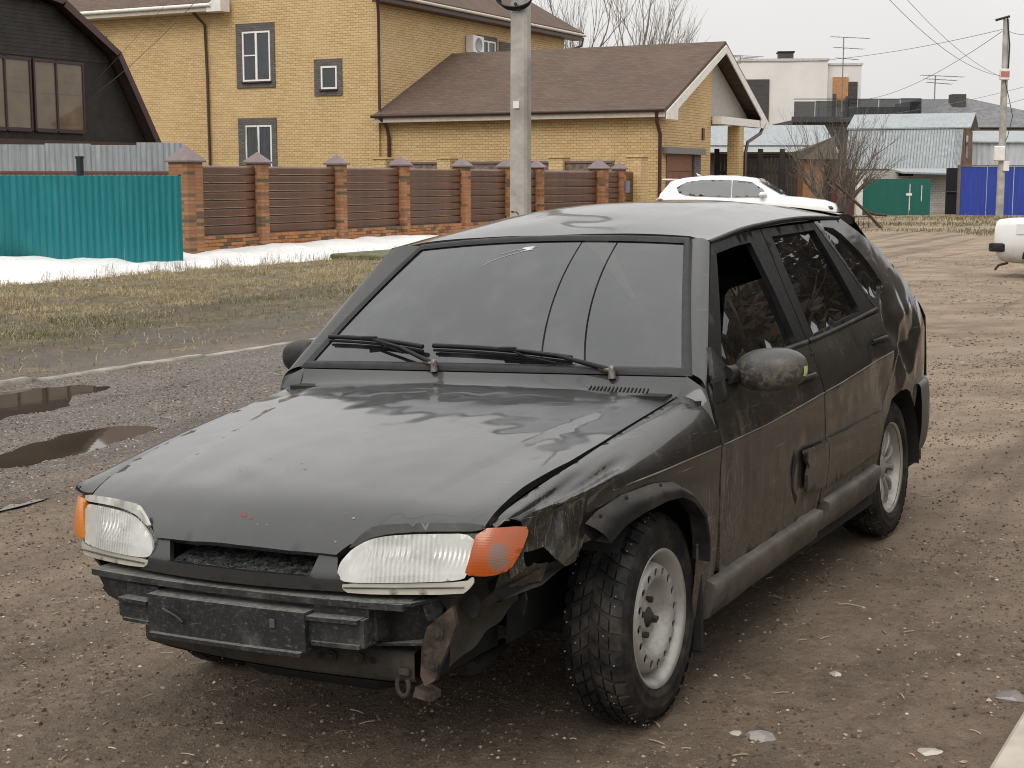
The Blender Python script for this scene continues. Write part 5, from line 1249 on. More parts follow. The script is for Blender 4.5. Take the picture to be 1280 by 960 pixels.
# --- big yellow brick house
H = empty('brick_house', (-5.36, 60.4, -.2), HRZ, 'tall yellow brick house with dark brown roof and grey framed windows', 'house')
dz = .2
mb = MB(); mb.b2((-17.5, 0, 0), (0, 17.3, 8.7+dz)); mb.prism([(-7.7, 0, 8.7+dz), (0, 0, 8.7+dz), (0, 0, 10.5), (-3.85, 0, 13)], (0, 4, 0)); wall = mb.build('wall', M_YBRICK, H)
# main roof (ridge along local y) with overhang, over the left wing and the street side
mb = MB(); ez = 8.75+dz; a = .75
mb.prism([(-18.2, -a, ez), (-7.6, -a, ez), (-7.6, 6.5, ez+4.0), (-18.2, 6.5, ez+4.0)], (0, 0, .14)); mb.build('roof', M_SHINGLE, H)
mb = MB(); mb.prism([(.6, -.5, ez), (.6, 18.4, ez), (-5.0, 13.5, ez+3.9), (-5.0, 3, ez+3.9)], (0, 0, .14)); rr = mb.build('roof', M_SHINGLE, H)
mb = MB(); mb.prism([(.6, 18.4, ez), (-10, 18.4, ez), (-5.0, 13.5, ez+3.9)], (0, 0, .14)); mb.build('roof', M_SHINGLE, H)
mb = MB(); mb.b2((-18.2, -a-.02, ez-.22), (-7.85, -.001, ez-.02)); mb.build('fascia', M_FASCIA, H)
mb = MB(); mb.tube([(-18.2, -a-.08, ez+.02), (-7.7, -a-.08, ez+.02)], .08, 8); mb.build('gutter', M_WHITE, H)
mb = MB(); mb.b2((.001, -.4, ez-.24), (.58, 18.3, ez-.03)); mb.build('soffit', M_BROWNMETAL, H)
mb = MB(); mb.tube([(.66, -.5, ez), (.66, 18.4, ez)], .07, 8); mb.build('gutter', M_FASCIA, H)
mb = MB(); mb.prism([(-7.95, -a-.05, ez-.25), (-7.2, -a-.05, ez-.25), (-7.2, -a-.05, ez+.45), (-7.6, -a-.05, ez+.25), (-7.95, -a-.05, ez)], (0, .6, 0)); mb.build('fascia_end', M_WHITE, H)
def pipe(parent, pts, r=.06, name='downpipe', mat=None): mb = MB(); mb.tube(pts, r, 8); return mb.build(name, mat or M_BROWNMETAL, parent)
pipe(H, [(-8.9, -a, ez-.05), (-8.6, -.12, ez-.7), (-8.55, -.10, 6), (-8.52, -.10, .2)]); pipe(H, [(.30, -.5, ez-.05), (.12, -.12, ez-.7), (.11, -.11, 6), (.11, -.11, 4.5)]); pipe(H, [(.5, 18.5, ez-.1), (.5, 18.3, ez-.5), (.12, 17.4, ez-.8)])
window(H, -6.71, -5.28, 5.63+dz, 7.68+dz, 0, 'y', 1, (-7.04, -5.05, 5.36+dz, 8.02+dz), transom=6.7+dz)
window(H, -2.75, -1.97, 5.21+dz, 6.13+dz, 0, 'y', 0, (-3.08, -1.72, 4.95+dz, 6.42+dz))
window(H, -6.66, -5.29, 1.9+dz, 3.81+dz, 0, 'y', 1, (-7.03, -5.04, 1.6+dz, 4.12+dz))
window(H, -15.6, -14.45, 5.6+dz, 7.45+dz, 0, 'y', 1, (-15.9, -14.15, 5.3+dz, 7.83+dz))
M_WIRE2 = m_plain('grille_steel', (.10, .10, .10), .5)
mb = MB()
for k in range(7): mb.tube([(-6.6+.19*k, -.09, 1.95+dz), (-6.6+.19*k+(.05 if k % 2 else -.05), -.09, 2.9+dz), (-6.6+.19*k, -.09, 3.78+dz)], .009, 5)
mb.build('window_grille', M_WIRE2, H)
window(H, 8.55, 9.9, 6.0+dz, 7.78+dz, 0, 'x', 1, (8.2, 10.1, 5.8+dz, 7.98+dz)); window(H, 11.5, 12.6, 6.0+dz, 7.55+dz, 0, 'x', 1, (10.3, 12.9, 5.8+dz, 7.85+dz))
ac = MB(); ac.b2((.02, 7.15, 7.1+dz), (.42, 8.15, 7.85+dz), ch=.03); o = ac.build('air_conditioner', M_WHITE, H)
mb = MB(); mb.lathe([(.0, .0), (.27, .0), (.29, .02), (.31, .0)], 24, 'X', (.425, 7.62, 7.47+dz)); mb.build('fan_grille', m_plain('ac_grille', (.30, .30, .29), .5), o)
# --- garage wing with its gable to the street
G = empty('brick_garage', (-5.36, 60.4, -.2), HRZ, 'yellow brick garage wing with brown shingle roof and gabled carport', 'garage')
gy0, gy1, gx1 = .15, 11.75, 12.05
mb = MB(); mb.b2((.003, gy0, 0), (gx1, 5.65, 4.15+dz)); mb.prism([(gx1-.3, gy0, 4.15+dz), (gx1-.3, 5.65, 4.15+dz), (gx1-.3, 5.65, 6.6+dz)], (.3, 0, 0)); mb.build('wall', M_YBRICK, G)
mb = MB(); mb.b2((gx1-.1, 7.95, 0), (gx1+.42, 8.5, 3.73+dz)); mb.build('column', M_YBRICK, G)
for (y0, z0, y1, z1, nm) in ((-.35, 4.0, 5.95, 6.85, 'roof'), (11.55, 4.0, 5.95, 6.85, 'roof')):
    mb = MB(); mb.prism([(-.0 if y0 < 1 else .0, y0, z0+dz), (gx1+.45, y0, z0+dz), (gx1+.45, y1, z1+dz), (.0, y1, z1+dz)], (0, 0, .13)); mb.build(nm, M_SHINGLE, G)
mb = MB(); mb.b2((.01, -.34, 3.80+dz), (gx1+.42, gy0-.003, 3.985+dz)); mb.build('fascia', M_FASCIA, G)
mb = MB(); mb.tube([(-.1, -.42, 4.05+dz), (gx1+.44, -.42, 4.05+dz)], .075, 8); mb.build('gutter', M_BROWNMETAL, G)
# barge boards, soffit panel, beam
mb = MB()
for s in (0, 1):
    q = [(-.35, 3.98), (5.95, 6.83), (5.95, 6.52), (.75, 4.12), (.75, 3.72), (-.35, 3.72)]
    if s: q = [(5.95+(5.95-y)*5.6/6.3, z) for y, z in q]
    mb.prism([(gx1+.452, y, z+dz) for y, z in q], (.05, 0, 0))
mb.build('barge_board', M_WHITE, G)
mb = MB(); mb.prism([(gx1-.25, 5.66, 4.05+dz), (gx1-.25, 11.0, 4.05+dz), (gx1-.25, 5.9, 6.6+dz), (gx1-.25, 5.66, 6.55+dz)], (.06, 0, 0)); mb.build('gable_panel', M_SOFFIT, G)
mb = MB(); mb.b2((gx1+.05, 5.68, 3.74+dz), (gx1+.44, 11.1, 4.045+dz)); mb.build('beam', M_WHITE, G)
mb = MB(); mb.b2((.2, 5.7, 3.9+dz), (gx1+.3, 11.7, 4.0+dz)); mb.build('carport_ceiling', M_SOFFIT, G)
mb = MB(); mb.b2((gx1+.003, .85, 0), (gx1+.04, 3.5, 2.5+dz)); gd = mb.build('garage_door', m_plain('terracotta_door', (.20, .085, .045), .55, var=.15), G)
mb = MB()
for k in range(4): mb.b2((gx1+.041, .88, .55+.5*k), (gx1+.05, 3.47, .565+.5*k))
mb.build('door_rib', M_BROWNMETAL, gd)
mb = MB(); mb.b2((gx1+.003, .45, 2.5+dz), (gx1+.30, 4.35, 2.74+dz)); mb.build('lintel', m_plain('grey_lintel', (.19, .175, .17), .7), G)
mb = MB(); mb.b2((gx1+.003, 3.55, 0), (gx1+.12, 4.25, 2.49+dz)); mb.build('door_surround', M_GBRICK, G)
mb = MB(); mb.b2((gx1+.004, 4.6, 3.1+dz), (gx1+.06, 4.8, 3.55+dz)); mb.build('vent', M_BROWNMETAL, G)
pipe(G, [(gx1+.1, -.40, 4.0+dz), (gx1+.05, -.2, 3.6+dz), (gx1+.09, .02, 3.2+dz), (gx1+.09, .02, .1)], .075); pipe(G, [(.30, -.40, 4.0+dz), (.45, -.1, 3.6+dz), (.45, .03, 3.2+dz), (.45, .03, .1)], .075); pipe(G, [(gx1+.44, 11.2, 3.95+dz), (gx1+.44, 10.6, 3.5+dz), (gx1+.46, 8.9, 3.1+dz), (gx1+.46, 8.65, 2.7+dz), (gx1+.46, 8.65, .1)], .07)
# low yard wall with yellow posts in front of the garage
yw = empty('yard_wall', (-5.36, 60.4, -.2), HRZ, 'low stone patterned yard wall with yellow brick posts behind the louvre fence', 'wall')
mb = MB(); mb.b2((2.0, -3.1, 0), (11.6, -2.9, 2.32)); mb.build('wall_panel', m_plain('stone_pattern', (.17, .12, .10), .8, var=.5, vs=7), yw); mb = MB(); mb.b2((2.0, -3.15, 2.32), (11.6, -2.85, 2.40)); mb.build('coping', M_CAP, yw)
for x in (2.1, 4.9, 9.5, 12.5): mb = MB(); mb.b2((x-.28, -3.3, 0), (x+.28, -2.7, 2.50)); mb.b2((x-.32, -3.34, 2.50), (x+.32, -2.66, 2.58)); mb.build('post', M_YBRICK, yw)
# --- brick and louvre fence along the street
FE = Vector((.461, .887, 0)); F0 = Vector((-6.73, 30.8, -.25)); FRZ = math.atan2(.887, .461)
FN = empty('brick_fence', F0, FRZ, 'orange brick pillar fence with brown horizontal louvre panels and pyramid caps', 'fence')
def m_fbrick(name, island):
    t = NT(name); v = t.coord()
    if island: g_ = t.n('NewGeometry'); r = g_.outputs['Random Per Island']
    else: g_ = t.n('ObjectInfo'); r = g_.outputs['Random']
    c = t.mix(t.ramp(r, 0, .85), (.30, .115, .042), (.42, .19, .075)); c = t.mix(t.math('GREATER_THAN', r, .87), c, (.115, .075, .035)); c = t.mix(t.math('LESS_THAN', r, .10), c, (.20, .10, .045))
    c = t.mix(t.ramp(t.noise(v, 22, 4), .35, .75, 0, .35), c, (.17, .085, .045))
    return t.done(t.bsdf(c, .8, 0, t.bump(t.noise(v, 60, 4), .3, .006)))
M_FB1, M_FB2 = m_fbrick('orange_brick', False), m_fbrick('orange_brick_far', True); M_MORTAR = m_plain('mortar', (.17, .13, .105), .95)
brick_me = {}
def brick_mesh(a, b):
    key = (round(a, 3), round(b, 3))
    if key not in brick_me:
        mb = MB(); mb.box((0, 0, 0), (a, b, .065), ch=.004); o = mb.build('brick', M_FB1); brick_me[key] = o.data; bpy.data.objects.remove(o)
    return brick_me[key]
NB = [0]; far_b = MB()
def put_brick(c, a, b, parent, own):
    if own and NB[0] < 296:
        o = bpy.data.objects.new('brick', brick_mesh(a, b)); o.location = c; link(o, parent); NB[0] += 1
    else: far_b.box(c, (a, b, .065))
TP = [0, 2.42, 5.51, 8.40, 11.6, 14.24, 16.2, 20.8, 22.5, 23.9]
ZT = 2.13      # pillar height above the fence foot
def pillar(t, w, dp, own):
    mb = MB(); mb.b2((t-w/2+.006, -dp/2+.006, -.1), (t+w/2-.006, dp/2-.006, ZT)); p = mb.build('pillar', M_MORTAR, FN)
    for k in range(int(ZT/.075)):
        z = .0375+k*.075; nx = max(1, round(w/.25)); ny = max(1, round(dp/.25))
        ys = [.25]*10 if k % 2 else [.12]+[.25]*10
        # front row then the rows behind it
        y = -dp/2
        for j in range(10):
            L = min((.12 if (k+j) % 2 else .25) if j == 0 else .25, dp/2-y)
            if L < .03: break
            if k % 2: xs = [(t-w/2+i*w/nx, t-w/2+(i+1)*w/nx) for i in range(nx)]
            else: xs = [(t-w/2, t)]+[(t, t+w/2)]
            for i, (xa, xb) in enumerate(xs):
                vis = own and (j == 0 or i == 0) and z > .28
                put_brick(((xa+xb)/2, y+L/2, z), round(xb-xa-.010, 3), round(L-.010, 3), p, vis)
            y += L
    mb = MB(); o = .055; z = ZT; b = [(t-w/2-o, -dp/2-o), (t+w/2+o, -dp/2-o), (t+w/2+o, dp/2+o), (t-w/2-o, dp/2+o)]
    v = [(x, y, z) for x, y in b]+[(x, y, z+.035) for x, y in b]+[(t, 0, z+.035+.27*(w+.11)/.5)]
    mb.add(v, [(3, 2, 1, 0), (0, 1, 5, 4), (1, 2, 6, 5), (2, 3, 7, 6), (3, 0, 4, 7), (4, 5, 8), (5, 6, 8), (6, 7, 8), (7, 4, 8)]); mb.build('cap', M_CAP, p)
for i, t in enumerate(TP):
    w = .50 if i in (0, 7) else .30; pillar(t, w, .50 if i in (0, 7) else .40, i < 3)
for i in range(len(TP)-1):
    a = TP[i]+(.25 if i in (0, 7) else .15); b = TP[i+1]-(.25 if i+1 in (0, 7) else .15); gate = i in (5, 6, 8)
    zb = .62 if not gate else .12
    if not gate:
        mb = MB(); mb.b2((a, -.10, -.1), (b, .12, zb-.012)); p = mb.build('base_wall', M_MORTAR, FN)
        for k in range(8):
            x = a+(.0 if k % 2 else -.13)
            while x < b-.02:
                xa, xb = max(x, a), min(x+.26, b)
                if xb-xa > .04: put_brick(((xa+xb)/2, -.066, .0375+k*.075), round(xb-xa-.010, 3), .11, p, i == 0 and k > 3)
                x += .26
    n = 8; hs = (ZT-.06-zb-.02)/n
    fr = MB(); fr.b2((a, -.03, zb), (a+.04, .05, ZT-.06)); fr.b2((b-.04, -.03, zb), (b, .05, ZT-.06)); fr.b2((a+.04, -.05, zb-.01), (b-.04, .05, zb+.02)); pf = fr.build('louvre_panel', M_BROWNMETAL, FN)
    sl = MB(); L = b-a-.08
    prof = [(-.052, .006), (-.058, .02), (-.054, hs*.72), (-.044, hs*.84), (-.008, hs*.97), (.02, hs*1.0), (.03, hs*.9), (.0, .004)]
    sl.prism([(-L/2, y, z) for y, z in prof], (L, 0, 0)); me = None
    for k in range(n):
        if me is None: o = sl.build('slat', M_LOUVRE, pf); me = o.data
        else: o = link(bpy.data.objects.new('slat', me), pf)
        o.location = ((a+b)/2, 0, zb+.02+k*hs)
o = far_b.build('brickwork', M_FB2, FN); o['kind'] = 'stuff'
mb = MB(); mb.b2((TP[8]+.02, -.30, 1.35), (TP[8]+.22, -.22, 1.75)); mb.build('intercom_box', m_plain('blue_grey_box', (.18, .20, .26), .5), FN)
# --- teal sheet gate and the bits behind it
def corr(mb, x0, x1, z0, z1, pitch=.10, depth=.012, y=0.0, ph=0.0):
    n = max(1, int((x1-x0)/pitch*4)); v = []
    for i in range(n+1):
        x = x0+(x1-x0)*i/n; k = i % 4; d = (0, -depth, -depth, 0)[k]; v += [(x, y+d, z0), (x, y+d, z1)]
    v2 = [(a[0], a[1]+.003, a[2]) for a in v]; m = len(v)
    mb.add(v, [(2*i, 2*i+2, 2*i+3, 2*i+1) for i in range(n)])
    mb.add(v2, [(2*i+1, 2*i+3, 2*i+2, 2*i) for i in range(n)])
def sheet_mat(name, col, rough=.4, metal=0.0, streak=.25):
    t = NT(name); v = t.coord(); n = t.noise(t.coord(scale=(6, 6, .5)), 2, 4); n2 = t.noise(v, 1.3, 4)
    c = t.mix(t.ramp(n, .4, .75, 0, streak), col, tuple(min(1, x*1.7+.03) for x in col)); c = t.mix(t.ramp(n2, .5, .8, 0, streak), c, tuple(x*.55 for x in col))
    return t.done(t.bsdf(c, rough, metal, t.bump(n2, .08, .02)))
M_TEAL = sheet_mat('teal_sheet', (.003, .145, .162), .36); M_ZINC = sheet_mat('zinc_sheet', (.27, .295, .305), .55, .15, .5)
a = at(228, 280, 28.6); b = a+(at(-60, 280, 27.2)-a)*3.2; v = (a-b); v.z = 0; rz = math.atan2(v.y, v.x)
TG = empty('teal_fence', (b.x, b.y, -.2), rz, 'bright teal ribbed sheet metal fence left of the brick pillar', 'fence'); L = v.length
for k, (x0, x1) in enumerate([(L*j/12, L*(j+1)/12-.002) for j in range(12)]):
    mb = MB(); corr(mb, x0, min(x1, L), .02, 1.80, .12, .014, -.004*(k % 2)); mb.build('sheet', M_TEAL, TG)
mb = MB(); mb.b2((0, .005, .45), (L, .05, .50)); mb.b2((0, .005, 1.35), (L, .05, 1.40)); mb.b2((L-.06, .004, 0), (L, .07, 1.82)); mb.build('frame', M_BROWNMETAL, TG)
a = at(229, 200, 38); b = a+(at(-60, 200, 36.5)-a)*3; v = a-b; v.z = 0; rz = math.atan2(v.y, v.x)
SF = empty('zinc_fence', (b.x, b.y, -.2), rz, 'silver corrugated sheet fence behind the teal fence', 'fence'); L = v.length
k = 0; x = 0
while x < L:
    mb = MB(); corr(mb, x, min(x+1.1, L), 0, 2.62-.03*(k % 2)+(.04 if x > L-2.2 else 0), .14, .02, -.006*(k % 2)); mb.build('sheet', M_ZINC, SF); x += 1.102; k += 1
mb = MB(); mb.b2((0, -.06, 1.88), (L, -.022, 1.94)); mb.build('rail', m_plain('red_oxide', (.15, .05, .04), .6), SF)
p = at(100, 210, 30.5); mb = MB(); mb.tube([(0, 0, 0), (0, 0, 2.15)], .075, 12); mb.tube([(0, 0, 2.15), (0, 0, 2.2)], .09, 12); o = mb.build('steel_post', m_plain('black_post', (.012, .013, .014), .4), None, (p.x, p.y, -.2)); tag(o, 'short black pipe post sticking up behind the teal fence', 'post')
# --- dark gambrel house on the left
DH = empty('dark_house', (-12.60, 51.73, -.2), FRZ, 'dark gambrel roofed timber house with wide upper glazing behind the zinc fence', 'house'); q = .2
GAM = [(2.75, .05), (5.62, -1.80), (7.0, -4.15), (7.6, -5.6)]
mb = MB(); mb.prism([(-12.5, 0, 2.75+q), (-.05, 0, 2.75+q), (-1.85, 0, 5.6+q), (-4.2, 0, 7.0+q), (-6.0, 0, 7.35+q), (-8.4, 0, 7.0+q), (-10.7, 0, 5.6+q)], (0, 8, 0)); gb = mb.build('gable_wall', M_DARKWOOD, DH)
M_DBOARD = m_plain('blackened_boards', (.020, .017, .015), .6, var=.4, vs=2, bump=.3)
def gam(z): return lerp_tab([(a_, b_) for a_, b_ in GAM], z)
for k in range(13):
    z = 5.35+.125*k; x1 = gam(z+.12)-.06
    mb = MB(); mb.b2((-8.2, -.022, z+q), (x1, -.003, z+.118+q)); mb.build('cladding_board', M_DBOARD, gb)
mb = MB(); mb.b2((-12.6, -.14, 2.60+q), (.25, -.003, 2.78+q)); mb.build('fascia', M_BROWNMETAL, DH); mb = MB(); mb.b2((-12.2, .0, 0), (-.3, 7.5, 2.59+q)); mb.build('ground_floor', m_plain('brown_siding', (.12, .085, .065), .7, var=.3), DH)
def slope(mb, x0, z0, x1, z1, y0=-.45, y1=8.5, th=.12):
    mb.prism([(x0, y0, z0+q), (x1, y0, z1+q), (x1, y1, z1+q), (x0, y1, z0+q)], (th*.8, 0, th*.6))
M_DROOF = m_plain('dark_brown_roof', (.05, .033, .028), .5, var=.2)
RFP = [(.20, 2.62), (-1.72, 5.66), (-4.12, 7.08), (-6.05, 7.45), (-8.45, 7.08), (-10.85, 5.66), (-12.7, 2.62)]
mb = MB()
for (p0_, p1_) in zip(RFP, RFP[1:]): slope(mb, *p0_, *p1_)
rf = mb.build('roof', M_DROOF, DH)
for ((x0, z0), (x1, z1)) in zip(RFP[:4], RFP[1:]):
    mb = MB(); mb.prism([(x0+.05, -.49, z0+.05+q), (x1+.05, -.49, z1+.07+q), (x1-.08, -.49, z1-.14+q), (x0-.14, -.49, z0-.06+q)], (0, .035, 0)); mb.build('barge_board', m_plain('brown_barge', (.06, .03, .027), .5), rf)
M_REFLTINT = m_pane('painted_reflection_glass', (.075, .055, .036))  # brown base colour stands in for the yellow brick mirrored in the panes
xs = [-10.0, -8.9, -7.75, -6.4, -5.35, -5.20, -4.25, -3.05]
for k in range(7):
    if k == 4: continue
    mb = MB(); mb.b2((xs[k]+.04, -.05, 3.14+q), (xs[k+1]-.04, -.03, 5.2+q)); wn = mb.build('window', M_REFLTINT, DH)
    mb = MB(); mb.b2((xs[k]-.03, -.09, 3.06+q), (xs[k]+.039, -.01, 5.28+q)); mb.b2((xs[k+1]-.039, -.085, 3.06+q), (xs[k+1]+.03, -.012, 5.28+q))
    mb.b2((xs[k]+.04, -.085, 3.02+q), (xs[k+1]-.04, -.01, 3.135+q)); mb.b2((xs[k]+.04, -.085, 5.205+q), (xs[k+1]-.04, -.01, 5.3+q)); mb.build('frame', m_plain('maroon_frame', (.045, .022, .022), .5), wn)
for k in range(7):
    mb = MB(); mb.b2((-7.4+1.0*k, -.03, 1.2), (-6.6+1.0*k, -.003, 2.45+q)); mb.build('window', M_PANE, DH)
# --- concrete lamp-less pole in the verge
M_POLE = m_plain('grey_pole_concrete', (.36, .34, .31), .85, var=.28, vs=2.5, bump=.4, bs=25)
px, py = .107, 18.0; PO = empty('utility_pole', (px, py, gz(px, py)-.2), -.35, 'grey concrete utility pole standing in front of the louvre fence', 'pole')
mb = MB(); w0, w1 = .115, .085
for (z0, z1, s0, s1) in ((0, 9.6, w0, w1),):
    oc = lambda s, z: [(-s*.72, -s, z), (s*.72, -s, z), (s, -s*.72, z), (s*.86, s, z), (-s*.86, s, z), (-s, -s*.72, z)]
    a_, b_ = oc(s0, z0), oc(s1, z1); mb.add(a_+b_, [(i, (i+1) % 6, 6+(i+1) % 6, 6+i) for i in range(6)]+[tuple(range(6, 12))])
mb.build('shaft', M_POLE, PO)
zz = 2.70; mb = MB(); mb.b2((-.055, -.122, zz), (.02, -.110, zz+.085)); mb.build('paper_label', M_WHITE, PO)
zz = 1.37; mb = MB(); mb.b2((-.085, -.124, zz+.10), (-.045, -.112, zz+.112)); mb.tube([(-.02+.03*math.cos(t), -.118, zz+.055+.05*math.sin(t)) for t in [math.radians(x_) for x_ in range(100, -101, -20)]], .006, 5); mb.build('painted_mark', m_plain('black_mark', (.02, .02, .02), .7), PO)
zz = 3.80; mb = MB()
for k in range(5): mb.tube([(.19*math.cos(t)*(1+.05*k)-.02, -.13-.012*k, zz+.15+.11*math.sin(t)+.008*k) for t in [2*math.pi*i/24 for i in range(25)]], .010, 5, False)
mb.tube([(-.03, -.13, zz+.12), (.03, -.14, zz+.04), (.1, -.14, zz+.09)], .02, 6); mb.build('cable_coil', M_RUBBER, PO)
# --- wires
def wire(p, q, sag, r0, label, name='overhead_wire', group=None, n=28):
    p, q = Vector(p), Vector(q); pts = []; r = r0*(1.0 if name == 'overhead_cable' else .55)
    for i in range(n+1):
        t = i/n; c = p.lerp(q, t); c.z -= 4*sag*t*(1-t); pts.append(c)
    mb = MB(); mb.tube(pts, r, 5, False); o = mb.build(name, M_RUBBER if name == 'overhead_cable' else M_WIRE); tag(o, label, 'wire', group); return o
M_WIRE = m_plain('grey_wire', (.17, .17, .17), .6)
far_top = at(1256, 36, 62); T0 = Vector((.1, 18, 9.3))
wire(at(117, 119, 49.0), (.05, 18, 8.0), .5, .014, 'black service wire from the dark house gable up to the concrete pole'); wire(at(116, 104, 49.0), (.05, 18, 8.6), .3, .009, 'thin upper service wire from the dark house gable')
wire(T0, at(1254, 95, 62), 1.5, .016, 'sagging overhead wire from near pole to the red box on the far pole'); wire(T0+Vector((.1, 0, .3)), at(1254, 97, 62.2), 1.2, .014, 'upper of two overhead wires running to the far pole box')
wire(far_top, at(860, 71, 100), .8, .022, 'overhead wire from the far pole top toward the chimney'); wire(far_top+Vector((-.1, 0, -.1)), at(1083, 124, 110), .5, .026, 'slanting overhead wire from far pole down to the terrace house')
wire(far_top, at(1300, 38, 60), .2, .02, 'short wire leaving the far pole top toward the street end'); wire(at(1120, 150, 100), at(1330, 108, 70), .4, .02, 'overhead wire passing behind the far pole above the grey roof'); wire(at(1000, 150, 110), at(1340, 92, 75), .6, .02, 'faint overhead wire above the silver barn ridge')
# twin cables over the street, mirrored in the windscreen
for (x, y, lab) in ((-2.40, 7.08, 'thick overhead cable running along the street above the hatchback'), (-1.80, 6.82, 'second thick overhead cable beside it above the hatchback roof')):
    ed = Vector((.53, .848, 0)); c = Vector((x, y, 7.5)); wire(c-ed*30, c+ed*45, 0.0, .014, lab, 'overhead_cable')
# --- far pole
fp = at(1249, 273, 61); FP = empty('utility_pole', (fp.x, fp.y, -.1), 0, 'leaning far utility pole with meter boxes in front of the blue fence', 'pole')
top = at(1258, 24, 61)-Vector((fp.x, fp.y, -.1)); mb = MB(); mb.tube([(0, 0, 0), (0, -.0, 2.2)], .16, 8); mb.tube([(0, -.02, 2.0), (top.x, 0, top.z)], [.15, .12], 10); mb.build('shaft', M_POLE, FP)
def lean(z): return top.x*z/top.z
mb = MB(); z = 2.75; mb.b2((lean(z)-.38, -.32, z-.35), (lean(z)+.05, -.12, z+.25), ch=.03); mb.build('meter_box', M_WHITE, FP); mb = MB(); mb.b2((lean(2.3)+.02, -.25, 2.0), (lean(2.3)+.25, -.1, 2.4)); mb.build('meter_box', M_WHITE, FP)
mb = MB(); z = 5.85; mb.b2((lean(z)-.25, -.30, z-.22), (lean(z)+.12, -.12, z+.22), ch=.02); bxx = mb.build('junction_box', M_WHITE, FP); mb = MB(); mb.b2((lean(z)-.24, -.304, z-.12), (lean(z)+.11, -.301, z+.12)); mb.build('red_panel', m_plain('faded_red', (.42, .16, .13), .6), bxx)
mb = MB(); mb.tube([(lean(8)-.45, -.05, 8.0), (lean(8)+.1, -.1, 8.15)], .05, 6); mb.tube([(lean(7.9), -.14, 8.1), (lean(7)+.12, -.16, 7), (lean(5.8)+.1, -.16, 6)], .03, 5); mb.tube([(lean(5.5), -.14, 5.6), (lean(5)+.35, -.16, 4.2), (lean(4)+.2, -.1, 3.4), (lean(3), -.14, 3.0)], .015, 5); mb.build('cable', M_RUBBER, FP)
# --- buildings at the far end of the street (all set square to the view of the cross street)
def bldg(name, u0, u1, d, label, cat, rz=0.0):
    c = at((u0+u1)/2, 226, d); w = (u1-u0)/F_PX*d
    return empty(name, (c.x, c.y, -.1), rz, label, cat), w
def zpx(v, d): return at(640, v, d).z+.1
d = 66; BF, w = bldg('blue_fence', 1203, 1700, d, 'royal blue sheet metal fence behind the leaning far pole', 'fence'); M_BLUE = sheet_mat('blue_sheet', (.018, .045, .30), .45, 0, .2)
for k in range(15): mb = MB(); corr(mb, -w/2+k*w/15, -w/2+(k+1)*w/15-.03, .05, zpx(208.5, d), .2, .02); mb.build('sheet', M_BLUE, BF)
mb = MB(); mb.b2((-w/2-.12, -.06, 0), (-w/2-.01, .08, zpx(206, d))); mb.b2((-w/2, -.05, zpx(208, d)), (w/2, .06, zpx(206.5, d))); mb.build('frame', m_plain('brown_grey_frame', (.13, .11, .09), .7), BF)
GG, w = bldg('green_gate', 1074, 1163, d, 'dark green double sheet gate with white gatepost at the street end', 'gate'); M_GREEN = sheet_mat('green_sheet', (.004, .10, .075), .45, 0, .15)
for (a0, a1) in ((-w/2+.2, w*.20), (w*.20+.04, w/2)): mb = MB(); mb.b2((a0, -.03, .08), (a1, .02, zpx(223.5, d))); mb.build('gate_leaf', M_GREEN, GG)
mb = MB(); mb.b2((-w/2-.1, -.10, 0), (-w/2+.17, .12, zpx(221.5, d))); mb.build('gatepost', M_WHITE, GG); mb = MB(); mb.tube([(w*.21, -.06, .3), (w*.21, -.06, 1.45)], .02, 6); mb.tube([(w*.20+.55, -.05, .7), (w*.20+.56, -.05, 1.4)], .02, 6); mb.b2((w*.16, -.07, .95), (w*.24, -.035, 1.05)); mb.build('latch', M_WHITE, GG)
d = 70; WS, w = bldg('brick_shed', 1066, 1190, d, 'whitewashed brick shed with lean-to roof behind the green gate', 'shed'); mb = MB(); mb.b2((-w/2, 0, 0), (w/2-.1, 4, zpx(214, d))); mb.build('wall', M_WBRICK, WS); mb = MB(); mb.prism([(-w/2+2.0, -1.2, zpx(217, d)), (w/2+.1, -1.2, zpx(219, d)), (w/2+.1, 1, zpx(212.5, d)), (-w/2+2.0, 1, zpx(212.5, d))], (0, 0, .08)); mb.build('roof', M_ZINC, WS); mb = MB(); mb.b2((-.2, -.03, zpx(220, d)), (.5, -.003, zpx(216.5, d))); mb.build('opening', M_DARK, WS)
DG, w = bldg('dark_gate', 1183, 1202, 67.5, 'narrow black gate between the white shed and blue fence', 'gate'); mb = MB(); mb.b2((-w/2, 0, 0), (w/2, .06, zpx(210, 67.5))); mb.build('gate_leaf', M_DARK, DG); mb = MB(); mb.tube([(-w/2, -.05, 1.1), (w/2, -.05, 1.1)], .03, 6); mb.build('crossbar', M_RUST, DG)
# silver barn with mansard roof
d = 76; BN, w = bldg('metal_barn', 1056, 1196, d, 'silver sheet barn with mansard roof and brown wooden gable end', 'barn', -.40)
y1 = 5.0; ze, zk, zr = zpx(211, d), zpx(160, d), zpx(143, d+2)
k = 0; x = -w/2
while x < w/2-.05:
    x2 = min(x+.9, w/2); mb = MB(); n = 6
    for i in range(n):
        a0 = x+(x2-x)*i/n; a1 = x+(x2-x)*(i+.72)/n; sh = lambda X, t: X*(1-.0*t)
        mb.add([(a0, 0, ze), (a1, 0, ze), (a1, 1.0, zk), (a0, 1.0, zk)], [(0, 1, 2, 3)]); a2 = x+(x2-x)*(i+1)/n
        mb.add([(a1, 0, ze), ((a1+a2)/2, -.03, ze+.02), (a2, 0, ze), (a2, 1.0, zk), ((a1+a2)/2, .97, zk+.03), (a1, 1.0, zk)], [(0, 1, 4, 5), (1, 2, 3, 4)])
    mb.build('roof_sheet', M_ZINC, BN); x = x2; k += 1
